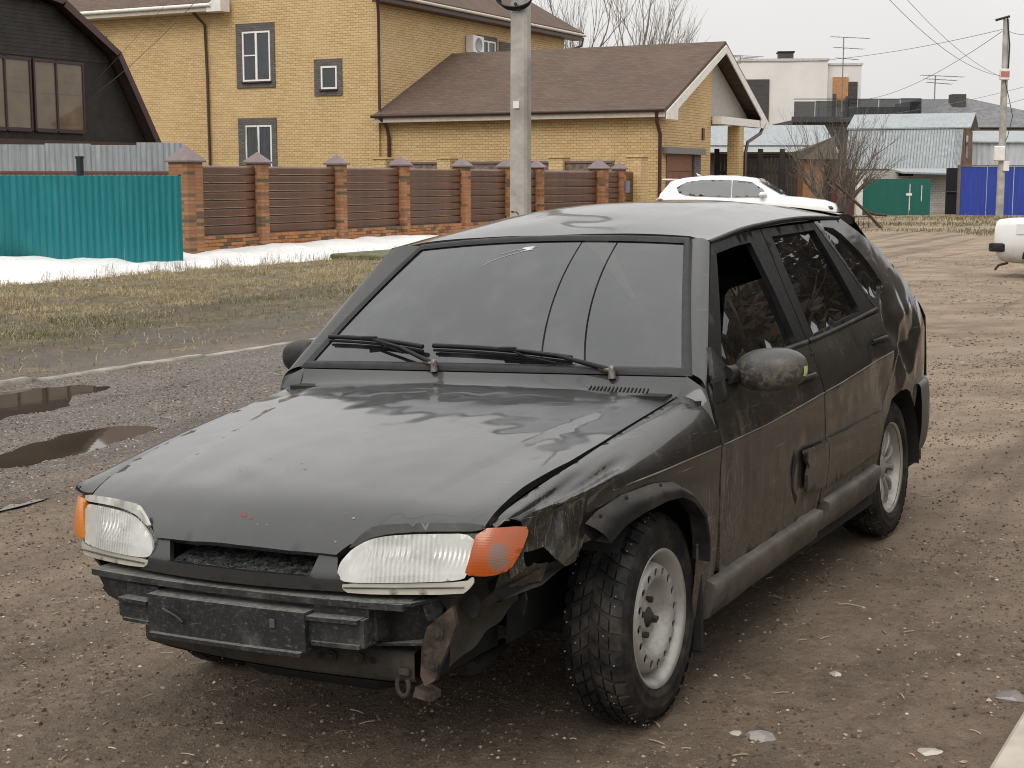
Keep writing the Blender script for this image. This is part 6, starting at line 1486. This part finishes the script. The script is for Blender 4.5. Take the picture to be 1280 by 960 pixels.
mb = MB(); mb.prism([(-w/2-.1, .92, zk-.02), (w/2+.35, .92, zk-.02), (w/2+.35, 3.0, zr), (-w/2-.1, 3.0, zr)], (0, 0, .07)); mb.prism([(-w/2-.1, 5.1, zk-.02), (w/2+.35, 5.1, zk-.02), (w/2+.35, 3.0, zr), (-w/2-.1, 3.0, zr)], (0, 0, .07)); mb.build('upper_roof', M_ZINC, BN)
M_OLDWOOD = m_plain('weathered_boards', (.16, .085, .05), .85, var=.4, vs=4)
mb = MB(); mb.prism([(w/2, .06, 0), (w/2, 5.95, 0), (w/2, 5.95, ze), (w/2, 5.05, zk), (w/2, 3.0, zr-.03), (w/2, 1.0, zk), (w/2, .06, ze)], (-.12, 0, 0)); gw = mb.build('gable_wall', M_OLDWOOD, BN)
for k in range(9): mb = MB(); y = 1.02+.45*k; zt_ = zk-.1 if not 1.4 < y < 4.4 else zk+.25; mb.b2((w/2+.003, y, ze), (w/2+.03, y+.42, zt_)); mb.build('board', M_OLDWOOD, gw)
mb = MB(); mb.b2((w/2+.031, 1.7, ze+.55), (w/2+.06, 2.7, zk-.35)); mb.build('window', M_PANE, gw)
mb = MB(); mb.b2((-w/2+.1, .1, 0), (w/2-.15, 5.9, ze-.01)); mb.build('lower_wall', M_WBRICK, BN)
# pale metal barn and grey hip roof house to the right
d = 80; PB, w = bldg('metal_barn', 1212, 1400, d, 'pale bluish sheet barn behind the blue fence', 'barn'); M_PALEZ = sheet_mat('pale_blue_sheet', (.46, .50, .52), .5, .1, .3)
for k in range(8): mb = MB(); corr(mb, -w/2+k*w/8, -w/2+(k+1)*w/8-.02, 0, zpx(178, d), .3, .03); mb.build('sheet', M_PALEZ, PB)
mb = MB(); mb.prism([(-w/2, -.2, zpx(178.5, d)), (w/2, -.2, zpx(178.5, d)), (w/2, 2.5, zpx(163, d)), (-w/2, 2.5, zpx(163, d))], (0, 0, .06)); mb.build('roof', M_ZINC, PB); mb = MB(); mb.b2((-w/2, .05, 0), (w/2, 3, zpx(179, d))); mb.build('inner_wall', M_WHITE, PB)
d = 96; HP, w = bldg('hip_roof_house', 1178, 1290, d, 'white house with grey tiled hip roof behind the pale barn', 'house'); M_GREYTILE = m_plain('grey_tile', (.13, .13, .135), .6, var=.25, vs=3)
ze, zp = zpx(161, d), zpx(121, d+4); mb = MB(); mb.b2((-w/2+.4, 0, 0), (w/2+4, 8, ze)); mb.build('wall', M_WHITE, HP)
mb = MB(); mb.add([(-w/2-.3, -.6, ze), (w/2+4.5, -.6, ze), (w/2+4.5, 8.6, ze), (-w/2-.3, 8.6, ze), (-w/2+1.6, 4, zp), (-w/2+2.2, 4, zp)], [(0, 1, 5, 4), (1, 2, 5), (2, 3, 4, 5), (3, 0, 4), (3, 2, 1, 0)]); rf = mb.build('roof', M_GREYTILE, HP); mb = MB(); mb.b2((-w/2+1.2, 2.5, ze+.4), (-w/2+2.1, 3.4, zpx(117, d+2))); mb.build('chimney', M_DBRICK, rf); mb = MB(); mb.tube([(-w/2-.3, -.65, ze), (w/2+4.5, -.65, ze)], .08, 6); mb.build('gutter', M_DARK, rf)
# modern white house with clinker panels, and the dark glazed terrace
d = 118; MW, w = bldg('white_house', 922, 1072, d, 'modern white cube house with orange and dark wall panels', 'house', -.10); zt_ = zpx(76, d)
mb = MB(); mb.b2((-w/2, 0, 0), (w*.22, 12, zt_)); mb.build('wall', m_plain('white_render', (.68, .66, .63), .8, var=.06, vs=.4), MW); mb = MB(); mb.b2((w*.22+.002, .7, 0), (w/2, 12, zpx(81, d))); mb.build('side_wall', m_plain('white_render_side', (.66, .645, .62), .8, var=.05, vs=.4), MW)
mb = MB(); mb.b2((-w/2-.1, -.1, zt_), (w*.22+.1, 12, zt_+.18)); mb.b2((w*.22+.11, .6, zpx(81, d)), (w/2+.1, 12, zpx(81, d)+.15)); mb.build('parapet', M_CHROMEGREY if False else m_plain('parapet_grey', (.5, .48, .46), .6), MW)
mb = MB(); mb.b2((w*.27, .55, zpx(132, d)), (w*.395, .699, zpx(96, d))); mb.build('orange_panel', m_plain('orange_cladding', (.42, .21, .085), .7, var=.15), MW); mb = MB(); mb.b2((w*.397, .56, zpx(132, d)), (w*.47, .699, zpx(102, d))); mb.build('dark_panel', M_DBRICK, MW)
mb = MB(); mb.b2((-w/2+.3, -.15, zpx(166, d)), (-w/2+2.4, -.002, zpx(99, d))); mb.build('clinker_panel', M_DBRICK, MW)
for (a0, a1, v0, v1) in ((.27, .30, 117, 150), (.375, .40, 120, 150)): mb = MB(); mb.b2((w*a0, .45, zpx(v1, d)), (w*a1, .549, zpx(v0, d))); mb.build('window', M_PANE, MW)
mb = MB(); mb.b2((-w*.17, 1, zt_), (-w*.05, 2.5, zpx(64, d))); ch_ = mb.build('chimney', M_DBRICK, MW); mb = MB(); mb.b2((-w*.18, .9, zpx(64, d)), (-w*.04, 2.6, zpx(62.5, d))); mb.build('chimney_cap', M_DARK, ch_)
d = 104; TR, w = bldg('terrace_house', 990, 1176, d, 'dark flat roofed annexe with glass balcony railing', 'building', 0.0)
mb = MB(); mb.b2((-w/2, 0, 0), (w*.35, 8, zpx(150, d))); mb.build('wall', M_DBRICK, TR); mb = MB(); mb.b2((-w/2-.1, -.3, zpx(153, d)), (w*.36, -.003, zpx(146, d))); mb.build('edge_band', m_plain('dark_band', (.04, .042, .045), .5), TR)
mb = MB(); mb.b2((w*.0, 3, zpx(150, d)), (w*.34, 8, zpx(131, d))); mb.build('upper_room', m_plain('dark_room', (.025, .026, .028), .6), TR)
M_RAIL = m_glass('smoked_glass', .35, .02, .15)
for k in range(6): mb = MB(); mb.b2((-w/2+k*w*.84/6+.02, -.25, zpx(146, d)), (-w/2+(k+1)*w*.84/6-.02, -.22, zpx(127-k*.8, d))); mb.build('glass_panel', M_RAIL, TR)
mb = MB(); mb.b2((w*.345, -.2, zpx(160, d)), (w*.62, 7, zpx(124, d))); mb.build('grey_block', m_plain('grey_panel', (.22, .235, .24), .5, var=.1), TR); mb = MB(); mb.b2((-w/2, -.24, zpx(124.5, d)), (w*.345, -.19, zpx(123.5, d))); mb.build('handrail', M_DARK, TR)
# low metal roofed house, dark picket fence, brown gate house, maroon fence
d = 74; LH, w = bldg('low_house', 880, 1046, d, 'low dark house with grey sheet roof behind the picket fence', 'house'); ze, zr = zpx(190, d), zpx(158, d+3)
mb = MB(); mb.b2((-w/2+.2, .6, 0), (w/2-.2, 6, ze)); mb.build('wall', m_plain('dark_wall', (.05, .04, .035), .8), LH); mb = MB(); mb.prism([(-w/2, 0, ze), (w/2, 0, ze), (w/2, 3.4, zr), (-w/2, 3.4, zr)], (0, 0, .08)); rf = mb.build('roof', M_ZINC, LH)
mb = MB(); mb.tube([(-w/2, -.05, ze), (w/2, -.05, ze)], .07, 6); mb.build('gutter', M_FASCIA, rf); mb = MB()
for s in (.35, .55): mb.tube([(-w/2+.2, .5, ze+.15+s*.3), (w/2-.2, .5, ze+.15+s*.3)], .025, 5)
mb.build('snow_guard', M_DARK, rf)
d = 64; PF, w = bldg('picket_fence', 896, 1004, d, 'dark brown wooden picket fence with top rails beside the brown gatehouse', 'fence'); me = None
n = int(w/.16)
for k in range(n):
    if me is None: mb = MB(); mb.b2((-.06, 0, .1), (.06, .03, zpx(197, d))); o = mb.build('picket', m_plain('old_picket', (.04, .031, .025), .9, var=.4), PF); me = o.data
    else: o = link(bpy.data.objects.new('picket', me), PF)
    o.location = (-w/2+.1+k*.16, 0, random.uniform(-.06, .04))
mb = MB(); mb.b2((-w/2, .035, .5), (w/2, .09, .6)); mb.b2((-w/2, .035, 1.9), (w/2, .09, 2.0)); mb.b2((-w/2, .0, zpx(191, d)), (w/2, .06, zpx(190, d))); mb.b2((-w/2, .0, zpx(195, d)), (w/2, .06, zpx(194, d))); mb.build('rail', M_DARKWOOD, PF)
for k in range(5): mb = MB(); x = -w/2+w*k/4; mb.b2((x-.1, -.05, 0), (x+.1, .12, zpx(186, d))); mb.build('post', M_DARKWOOD, PF)
d = 60; GH, w = bldg('gatehouse', 1004, 1040, d, 'small orange brown gatehouse with dark pyramid roof behind the bare shrub', 'gatehouse'); mb = MB(); mb.b2((-w/2, 0, 0), (w*.28, 1.2, zpx(199, d))); mb.build('wall', m_plain('orange_brown_panel', (.24, .12, .055), .75, var=.15), GH); mb = MB(); mb.b2((w*.28+.004, .1, 0), (w*.5, 1.2, zpx(199, d))); mb.build('side_post', M_DARKWOOD, GH)
mb = MB(); mb.add([(-w/2-.15, -.3, zpx(199, d)), (w/2+.15, -.3, zpx(199, d)), (w/2+.15, 1.6, zpx(199, d)), (-w/2-.15, 1.6, zpx(199, d)), (-w/2-.15, -.3, zpx(189, d)), (w/2+.1, .3, zpx(170, d)), (w/2+.15, 1.6, zpx(172, d)), (-w/2-.15, 1.6, zpx(189, d))], [(3, 2, 1, 0), (0, 1, 5, 4), (1, 2, 6, 5), (2, 3, 7, 6), (3, 0, 4, 7), (4, 5, 6, 7)]); mb.build('roof', m_plain('gatehouse_roof', (.085, .07, .055), .8), GH)
d = 65; MF, w = bldg('maroon_fence', 1040, 1069, d, 'maroon sheet fence with a white notice behind the bare shrub', 'fence')
mb = MB(); corr(mb, -w/2, w/2, 0, zpx(214, d), .2, .02); mb.build('sheet', sheet_mat('maroon_sheet', (.085, .022, .022), .5), MF); mb = MB(); mb.b2((.0, -.06, zpx(247, d)), (.22, -.03, zpx(237, d))); mb.build('notice', M_WHITE, MF)
# antennas
for (u, v0, v1, d, lab) in ((1052, 46, 140, 100, 'tall television aerial mast in front of the white cube house'), (1168, 94, 126, 92, 'thin television aerial beside the grey hip roof'), (925, 69, 80, 112, 'low horizontal aerial on the white cube house roof')):
    A = empty('aerial', tuple(at(u, v1, d)), 0, lab, 'aerial'); h = at(u, v0, d).z-at(u, v1, d).z; mb = MB(); mb.tube([(0, 0, 0), (0, 0, h)], .035, 6); mb.build('mast', M_WIRE, A)
    mb = MB()
    for k, zf in enumerate((1.0, .86, .72)):
        L = (1.7, 1.3, 1.0)[k]; mb.tube([(-L/2, -.1, h*zf), (L, .1, h*zf-.1)], .022, 5)
        for j in range(6): x = -L/2+L*1.5*j/5; mb.tube([(x, -.35, h*zf-.02*j), (x, .35, h*zf-.02*j)], .012, 4)
    mb.build('elements', M_WIRE, A)
# --- bare trees and the shrub
M_BARK = m_plain('grey_bark', (.13, .115, .10), .9, var=.3, vs=3, bump=.4); M_TWIG = m_plain('twig_bark', (.15, .125, .10), .9, var=.3)
def grow(mt, mbr, p, d, L, r, lev, rnd, up=.25, spread=.6, wig=.12, stop=0.012):
    n = 4; pts = [p.copy()]; rs = [r]; dd = d.copy()
    for i in range(n):
        dd = (dd+Vector((rnd.gauss(0, wig), rnd.gauss(0, wig), rnd.gauss(0, wig*.6)+up*.12))).normalized(); p = p+dd*L/n; pts.append(p.copy()); rs.append(r*(1-.45*(i+1)/n))
    (mt if lev == 0 else mbr).tube(pts, rs, 6 if lev < 2 else 3, False)
    if lev >= 5 or r < stop: return
    for k in range(rnd.choice((2, 3, 3)) if lev else rnd.choice((3, 4))):
        t = rnd.uniform(.4, 1.0); i = min(int(t*n), n-1); q = pts[i].lerp(pts[i+1], t*n-i); a = dd.orthogonal().normalized(); a.rotate(Matrix.Rotation(rnd.uniform(0, 6.28), 3, dd)); nd = (dd+a*rnd.uniform(spread*.6, spread*1.3)+Vector((0, 0, up*.4))).normalized()
        grow(mt, mbr, q, nd, L*rnd.uniform(.55, .78), rs[i]*rnd.uniform(.48, .68), lev+1, rnd, up, spread, wig, stop)
    grow(mt, mbr, pts[-1], dd, L*.7, rs[-1]*.9, lev+1, rnd, up, spread, wig, stop)
for k, (u, vtop, d, lab) in enumerate(((716, -50, 104, 'bare forked birch rising behind the corner of the yellow house'), (735, -40, 110, 'thin bare tree behind the garage roof near the house corner'), (778, -10, 108, 'small bare tree above the middle of the garage roof'), (800, -70, 100, 'tallest bare tree above the garage ridge with dark trunk fork'), (838, 15, 112, 'wispy bare tree over the gable end of the garage ridge'))):
    r2 = random.Random(40+k); b = at(u, 226, d); h = at(u, vtop, d).z; T = empty('bare_tree', (b.x, b.y, -.2), 0, lab, 'tree', 'bare trees behind the garage'); mt, mbr = MB(), MB()
    grow(mt, mbr, Vector((0, 0, 0)), Vector((r2.uniform(-.05, .05), 0, 1)), h*.42, .24, 0, r2, .55, .55, .09, .019); mt.build('trunk', M_BARK, T); mbr.build('crown', M_TWIG, T)
b = at(1042, 280, 52); T = empty('bare_shrub', (b.x, b.y, -.1), 0, 'round bare shrub with many thin twigs before the gatehouse', 'shrub'); mt, mbr = MB(), MB(); r2 = random.Random(3)
for k in range(11):
    a = 6.28*k/11+r2.uniform(-.3, .3); grow(mt, mbr, Vector((.12*math.cos(a), .12*math.sin(a), 0)), Vector((.40*math.cos(a)+.12, .40*math.sin(a), 1)).normalized(), 1.7, .065, 0, r2, .40, .6, .13, .0075)
mt.build('trunk', M_BARK, T); mbr.build('crown', M_TWIG, T)
# thicket of bushes still holding brown leaves, on the bank right of the road
M_LEAF = m_grass('brown_leaves', ((.10, .066, .036), (.21, .145, .08), (.06, .042, .026)))
def thicket(seed):
    r2 = random.Random(seed); mt, mbr, lf = MB(), MB(), MB()
    for k in range(7):
        a = 6.28*k/7+r2.uniform(-.3, .3); grow(mt, mbr, Vector((.25*math.cos(a), .25*math.sin(a), 0)), Vector((.30*math.cos(a), .30*math.sin(a), 1)).normalized(), 1.9, .06, 0, r2, .4, .55, .14, .02)
    for i in range(6500):
        t_ = r2.random(); z = 5.6*t_; rr_ = 1.75*math.sin(math.pi*(.12+.85*t_))**.6*r2.random()**.45; a = r2.uniform(0, 6.28); p = Vector((rr_*math.cos(a), rr_*math.sin(a), z)); u_ = Vector((r2.gauss(0, 1), r2.gauss(0, 1), r2.gauss(0, 1))).normalized()*.085; w_ = u_.orthogonal().normalized()*.06
        lf.add([p-u_, p+w_, p+u_, p-w_], [(0, 1, 2, 3)])
    T_ = empty('leafy_bush', (0, 0, 0), 0, 'tall bush with withered brown leaves in the roadside thicket', 'bush', 'bushes along the right of the street'); mt.build('trunk', M_BARK, T_); mbr.build('branches', M_TWIG, T_); lf.build('foliage', M_LEAF, T_); return T_
protos = [thicket(21), thicket(22), thicket(23)]; r4 = random.Random(5)
for k in range(26):
    c = protos[k] if k < 3 else copy_tree(protos[k % 3]); x, y = xy(5.6+r4.uniform(-.5, .8)+(1.6 if k % 2 else 0), 1.0+2.0*k+r4.uniform(-.4, .4)); c.location = (x, y, base_z(x, y)-.05); c.rotation_euler = (0, 0, r4.uniform(0, 6.28)); sc_ = r4.uniform(.8, 1.15); c.scale = (sc_, sc_, sc_)
# rusty leaning frame with a swing bar beside the shrub
b = at(1068, 285, 50); T = empty('rusty_frame', (b.x, b.y, gz(b.x, b.y)), 0, 'rusty leaning pipe frame standing beside the bare shrub', 'frame'); mb = MB(); mb.tube([(-.7, 0, 1.5), (.35, -.1, .55), (.85, -.2, 0)], .05, 8); mb.tube([(.35, -.1, .55), (.7, 0, .45), (1.1, .1, .42)], .045, 6); mb.build('pipe', M_RUST, T); mb = MB()
for k in range(5): mb.tube([(-.2+.17*k, 0, 0), (-.2+.17*k, 0, .38)], .012, 5)
mb.tube([(-.25, 0, .38), (.55, 0, .38)], .014, 5); mb.build('grille', M_RUST, T)
# wood on the skyline to either side of the street
mb = MB(); r5 = random.Random(6)
for i in range(9000):
    a_ = r5.choice((-1, 1))*math.radians(r5.uniform(23, 95)); R_ = r5.uniform(210, 270); h_ = (6+4*nz2(a_*9, 0, 1, 1.5))*r5.uniform(.5, 1.1)
    blades(mb, R_*math.sin(a_), R_*math.cos(a_), h_, r5.uniform(.3, 1.6), r5.uniform(.06, .25), r5, -.3)
tag(mb.build('distant_wood', m_plain('far_twigs', (.09, .078, .068), .9, var=.3, vs=.1)), 'hazy brown wood along the far skyline', 'wood', kind='stuff')
# sparse far grass strips and clods so the street end is not bare
mb = MB(); r3 = random.Random(8)
for i in range(9000):
    y = r3.uniform(44, 64); x = r3.uniform(.20*y, .40*y)
    if 48.5 < y < 51 or nz2(x, y, 1, .4) < -.15: continue
    blades(mb, x, y, r3.uniform(.04, .16), r3.uniform(.03, .15), .012, r3)
tag(mb.build('far_grass', m_grass('far_grass', ((.15, .13, .055), (.26, .22, .11), (.10, .10, .04)))), 'thin yellowed grass strip before the green and blue gates', 'grass', kind='stuff')
# ------------------------------------------------------------------ other cars
def m_white():
    t = NT('white_car_paint'); v = t.coord(); n = t.noise(v, 3, 5, .6); z = t.sepz(v)
    f = t.math('MULTIPLY', t.ramp(z, .7, .2), t.ramp(n, .3, .7, .3, .8))
    return t.done(t.bsdf(t.mix(f, (.74, .74, .73), (.25, .21, .17)), .3, 0, None, coat=.7))
M_CARWHITE = m_white()
def loft(mb, st, n=8):
    """st: list of (x, [(y,z)...] half section bottom->top centre); mirrored and skinned"""
    rows = []
    for x, sec in st:
        rows.append([(x, y, z) for y, z in sec]+[(x, -y, z) for y, z in reversed(sec[:-1])])
    m = len(rows[0]); v = [p for r in rows for p in r]
    f = [(i*m+j, i*m+j+1, (i+1)*m+j+1, (i+1)*m+j) for i in range(len(rows)-1) for j in range(m-1)]
    mb.add(v, f, True); mb.add(rows[0], [tuple(range(m))]); mb.add(rows[-1], [tuple(range(m-1, -1, -1))])
def car_wheel(parent, x, y, r, w, rim_mat, mesh=[]):
    W_ = empty('wheel', (x, y, r)); W_.parent = parent; sg = 1 if y > 0 else -1
    mb = MB(); mb.lathe([(r*.64, -w/2), (r*.9, -w/2), (r, -w*.38), (r, w*.38), (r*.9, w/2), (r*.64, w/2)], 32, 'Y'); mb.build('tyre', M_TYRE, W_)
    mb = MB(); mb.lathe([(0, sg*w*.30), (r*.18, sg*w*.30), (r*.25, sg*w*.2), (r*.55, sg*w*.34), (r*.64, sg*w*.46)], 32, 'Y'); mb.build('rim', rim_mat, W_)
# white sports utility car
p = at(934, 226, 39.5); SU = empty('suv_car', (p.x, p.y, -.02), math.atan2(-.26, .966), 'white sport utility car parked across the street before the garage', 'car')
def sec(w, zb, zs, zt, wt): return [(0, zb), (w*.8, zb), (w*.97, zb+.12), (w, (zb+zs)/2), (w*.985, zs-.08), (w*.95, zs-.01), (wt, zt-.02), (wt*.5, zt), (0, zt+.01)]
mb = MB(); loft(mb, [(2.36, sec(.55, .40, .72, .80, .45)), (2.30, sec(.80, .28, .80, .93, .60)), (2.05, sec(.90, .25, .90, 1.02, .72)), (1.5, sec(.94, .25, .99, 1.09, .78)), (1.05, sec(.945, .25, 1.03, 1.12, .80)), (.2, sec(.945, .25, 1.05, 1.10, .80)), (-1.2, sec(.945, .25, 1.10, 1.14, .80)), (-1.9, sec(.93, .28, 1.12, 1.16, .78)), (-2.2, sec(.86, .34, 1.08, 1.14, .70)), (-2.34, sec(.72, .45, .95, 1.05, .55))]); body = mb.build('body', M_CARWHITE, SU)
def gsec(wb, zb, wt, zt): return [(wb, zb), (wb*.3+wt*.7, zb+(zt-zb)*.75), (wt, zt-.045), (wt*.9, zt-.012), (wt*.5, zt), (0, zt+.012)]
mb = MB(); loft(mb, [(1.02, gsec(.80, 1.08, .76, 1.13)), (.60, gsec(.845, 1.05, .66, 1.38)), (.25, gsec(.85, 1.05, .64, 1.585)), (-.3, gsec(.855, 1.06, .64, 1.655)), (-1.0, gsec(.855, 1.08, .635, 1.655)), (-1.6, gsec(.84, 1.09, .62, 1.60)), (-1.95, gsec(.81, 1.10, .60, 1.52)), (-2.22, gsec(.76, 1.08, .56, 1.20))]); cabin = mb.build('cabin', M_CARWHITE, SU)
def gy(x, z):
    wb = lerp_tab([(-2.2, .76), (-1.95, .81), (-1.6, .84), (-.3, .855), (.6, .845), (1.0, .80)], x); wt = lerp_tab([(-2.2, .56), (-1.6, .62), (.25, .64), (1.0, .76)], x); zt_ = lerp_tab([(-2.22, 1.20), (-1.95, 1.52), (-1.6, 1.60), (-1, 1.655), (-.3, 1.655), (.25, 1.585), (.6, 1.38), (1.02, 1.13)], x)
    zb = 1.07; q = (zt_-zb)*.75+zb; m = wb*.3+wt*.7
    return wb+(m-wb)*(z-zb)/max(.01, q-zb) if z < q else m+(wt-m)*(z-q)/max(.01, zt_-.045-q)
for s in (1, -1):
    for poly in ([(.62, 1.125), (.50, 1.30), (.20, 1.495), (-.30, 1.545), (-.30, 1.11)], [(-.325, 1.11), (-.325, 1.547), (-.9, 1.55), (-1.12, 1.54), (-1.50, 1.49), (-1.76, 1.35), (-1.70, 1.22), (-1.5, 1.155), (-1.25, 1.13)]):
        panel('side_window', poly, lambda x, z: (x, s*(gy(x, z)+.042), z), .05, M_SIDEGLASS, cabin, .004, flip=(s > 0))
    mb = MB()
    def fm2(u, v): a, b = 2*math.pi*v, math.pi*u; return (.50+.09*math.cos(b), s*(.98+.11*math.sin(b)*math.cos(a)), 1.17+.075*math.sin(b)*math.sin(a))
    mb.grid(fm2, 10, 14); mb.build('mirror', M_CARWHITE, SU); mb = MB(); mb.tube([(.5, s*.83, 1.12), (.5, s*.93, 1.14)], .03, 6); mb.build('mirror_mount', M_TRIM, SU)
    for x in (-.15, -1.1): mb = MB(); mb.tube([(x, s*.95, .985), (x-.1, s*.975, .99), (x-.22, s*.95, .985)], .014, 6); mb.build('handle', M_CARWHITE, SU)
    mb = MB(); mb.box((-2.17, s*.80, .99), (.22, .16, .14), ch=.04); mb.build('tail_light', m_plain('red_tail_lens', (.28, .01, .02), .2), SU)
    mb = MB(); mb.box((2.18, s*.66, .82), (.22, .30, .12), ch=.04); mb.build('headlight', M_LAMPCOVER, SU)
    for x in (1.42, -1.44): car_wheel(SU, x, s*.82, .37, .24, M_ALLOY)
panel('windscreen', [(-.9, .08), (.9, .08), (.9, .94), (-.9, .94)], lambda a, v: (1.03-.72*v, a*(.74-.10*v), 1.155+.45*v+.01), .15, M_SIDEGLASS, cabin, .004)
mb = MB(); mb.box((-2.05, 0, 1.555), (.28, 1.12, .04), ch=.015); mb.build('rear_spoiler', M_CARWHITE, cabin); mb = MB(); mb.prism([(-1.2, 0, 1.66), (-1.32, 0, 1.66), (-1.36, 0, 1.73)], (0, .02, 0)); mb.build('roof_fin', M_CARWHITE, cabin)
# white boxy saloon, its rear end in view
p = at(1241, 226, 24.3); hd = Vector((.80, -.60)); SD = empty('sedan_car', (p.x+hd.x*2.03+.45, p.y+hd.y*2.03+.42, gz(p.x, p.y)), math.atan2(hd.y, hd.x), 'old white boxy sedan with dark bumper corner at the road side', 'car')
def s2(w, zb, zs, zt): return [(0, zb), (w*.85, zb), (w*.98, zb+.15), (w, .55), (w*.99, zs-.10), (w*.965, zs-.03), (w*.90, zt), (w*.5, zt+.012), (0, zt+.018)]
mb = MB(); loft(mb, [(2.0, s2(.74, .35, .78, .82)), (1.95, s2(.79, .25, .84, .87)), (1.2, s2(.81, .22, .90, .92)), (.6, s2(.81, .22, .93, .94)), (-1.1, s2(.81, .22, .95, .96)), (-1.85, s2(.80, .26, .95, .955)), (-1.97, s2(.785, .32, .92, .945)), (-2.02, s2(.76, .40, .84, .90))]); mb.build('body', M_CARWHITE, SD)
mb = MB(); loft(mb, [(.75, gsec(.76, .92, .72, .95)), (.15, gsec(.77, .92, .60, 1.40)), (-.9, gsec(.77, .94, .60, 1.43)), (-1.05, gsec(.77, .94, .60, 1.39)), (-1.5, gsec(.74, .94, .68, .97))]); cb2 = mb.build('cabin', M_CARWHITE, SD)
for s in (1, -1):
    panel('side_window', [(.45, .98), (.08, 1.34), (-.42, 1.36), (-.42, .98)], lambda x, z: (x, s*(.775-.36*(z-.94)+.012), z), .1, M_SIDEGLASS, cb2, .004, flip=(s > 0)); panel('side_window', [(-.47, .98), (-.47, 1.36), (-.9, 1.36), (-1.1, .98)], lambda x, z: (x, s*(.775-.36*(z-.94)+.012), z), .1, M_SIDEGLASS, cb2, .004, flip=(s > 0))
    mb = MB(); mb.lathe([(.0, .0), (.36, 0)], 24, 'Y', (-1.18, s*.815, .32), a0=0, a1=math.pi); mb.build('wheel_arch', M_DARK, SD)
    for x in (1.24, -1.18): car_wheel(SD, x, s*.70, .30, .17, M_STEEL)
    mb = MB(); mb.box((-2.005, s*.62, .72), (.05, .20, .20), ch=.01); mb.build('tail_light', m_plain('red_lens', (.22, .01, .012), .3), SD)
mb = MB(); mb.box((-2.045, 0, .50), (.10, 1.62, .14), ch=.02); mb.box((-1.96, .79, .50), (.26, .06, .14), ch=.02); mb.box((-1.96, -.79, .50), (.26, .06, .14), ch=.02); mb.build('rear_bumper', M_TRIM, SD)
for s in (1, -1): mb = MB(); mb.box((-1.55, s*.808, .80), (.20, .012, .17), ch=.004); mb.build('fuel_flap', M_CARWHITE, SD)
mb = MB(); mb.tube([(-1.85, -.55, .24), (-2.0, -.55, .20), (-2.06, -.55, .12)], .02, 6); mb.build('tow_eye', M_RUST, SD)
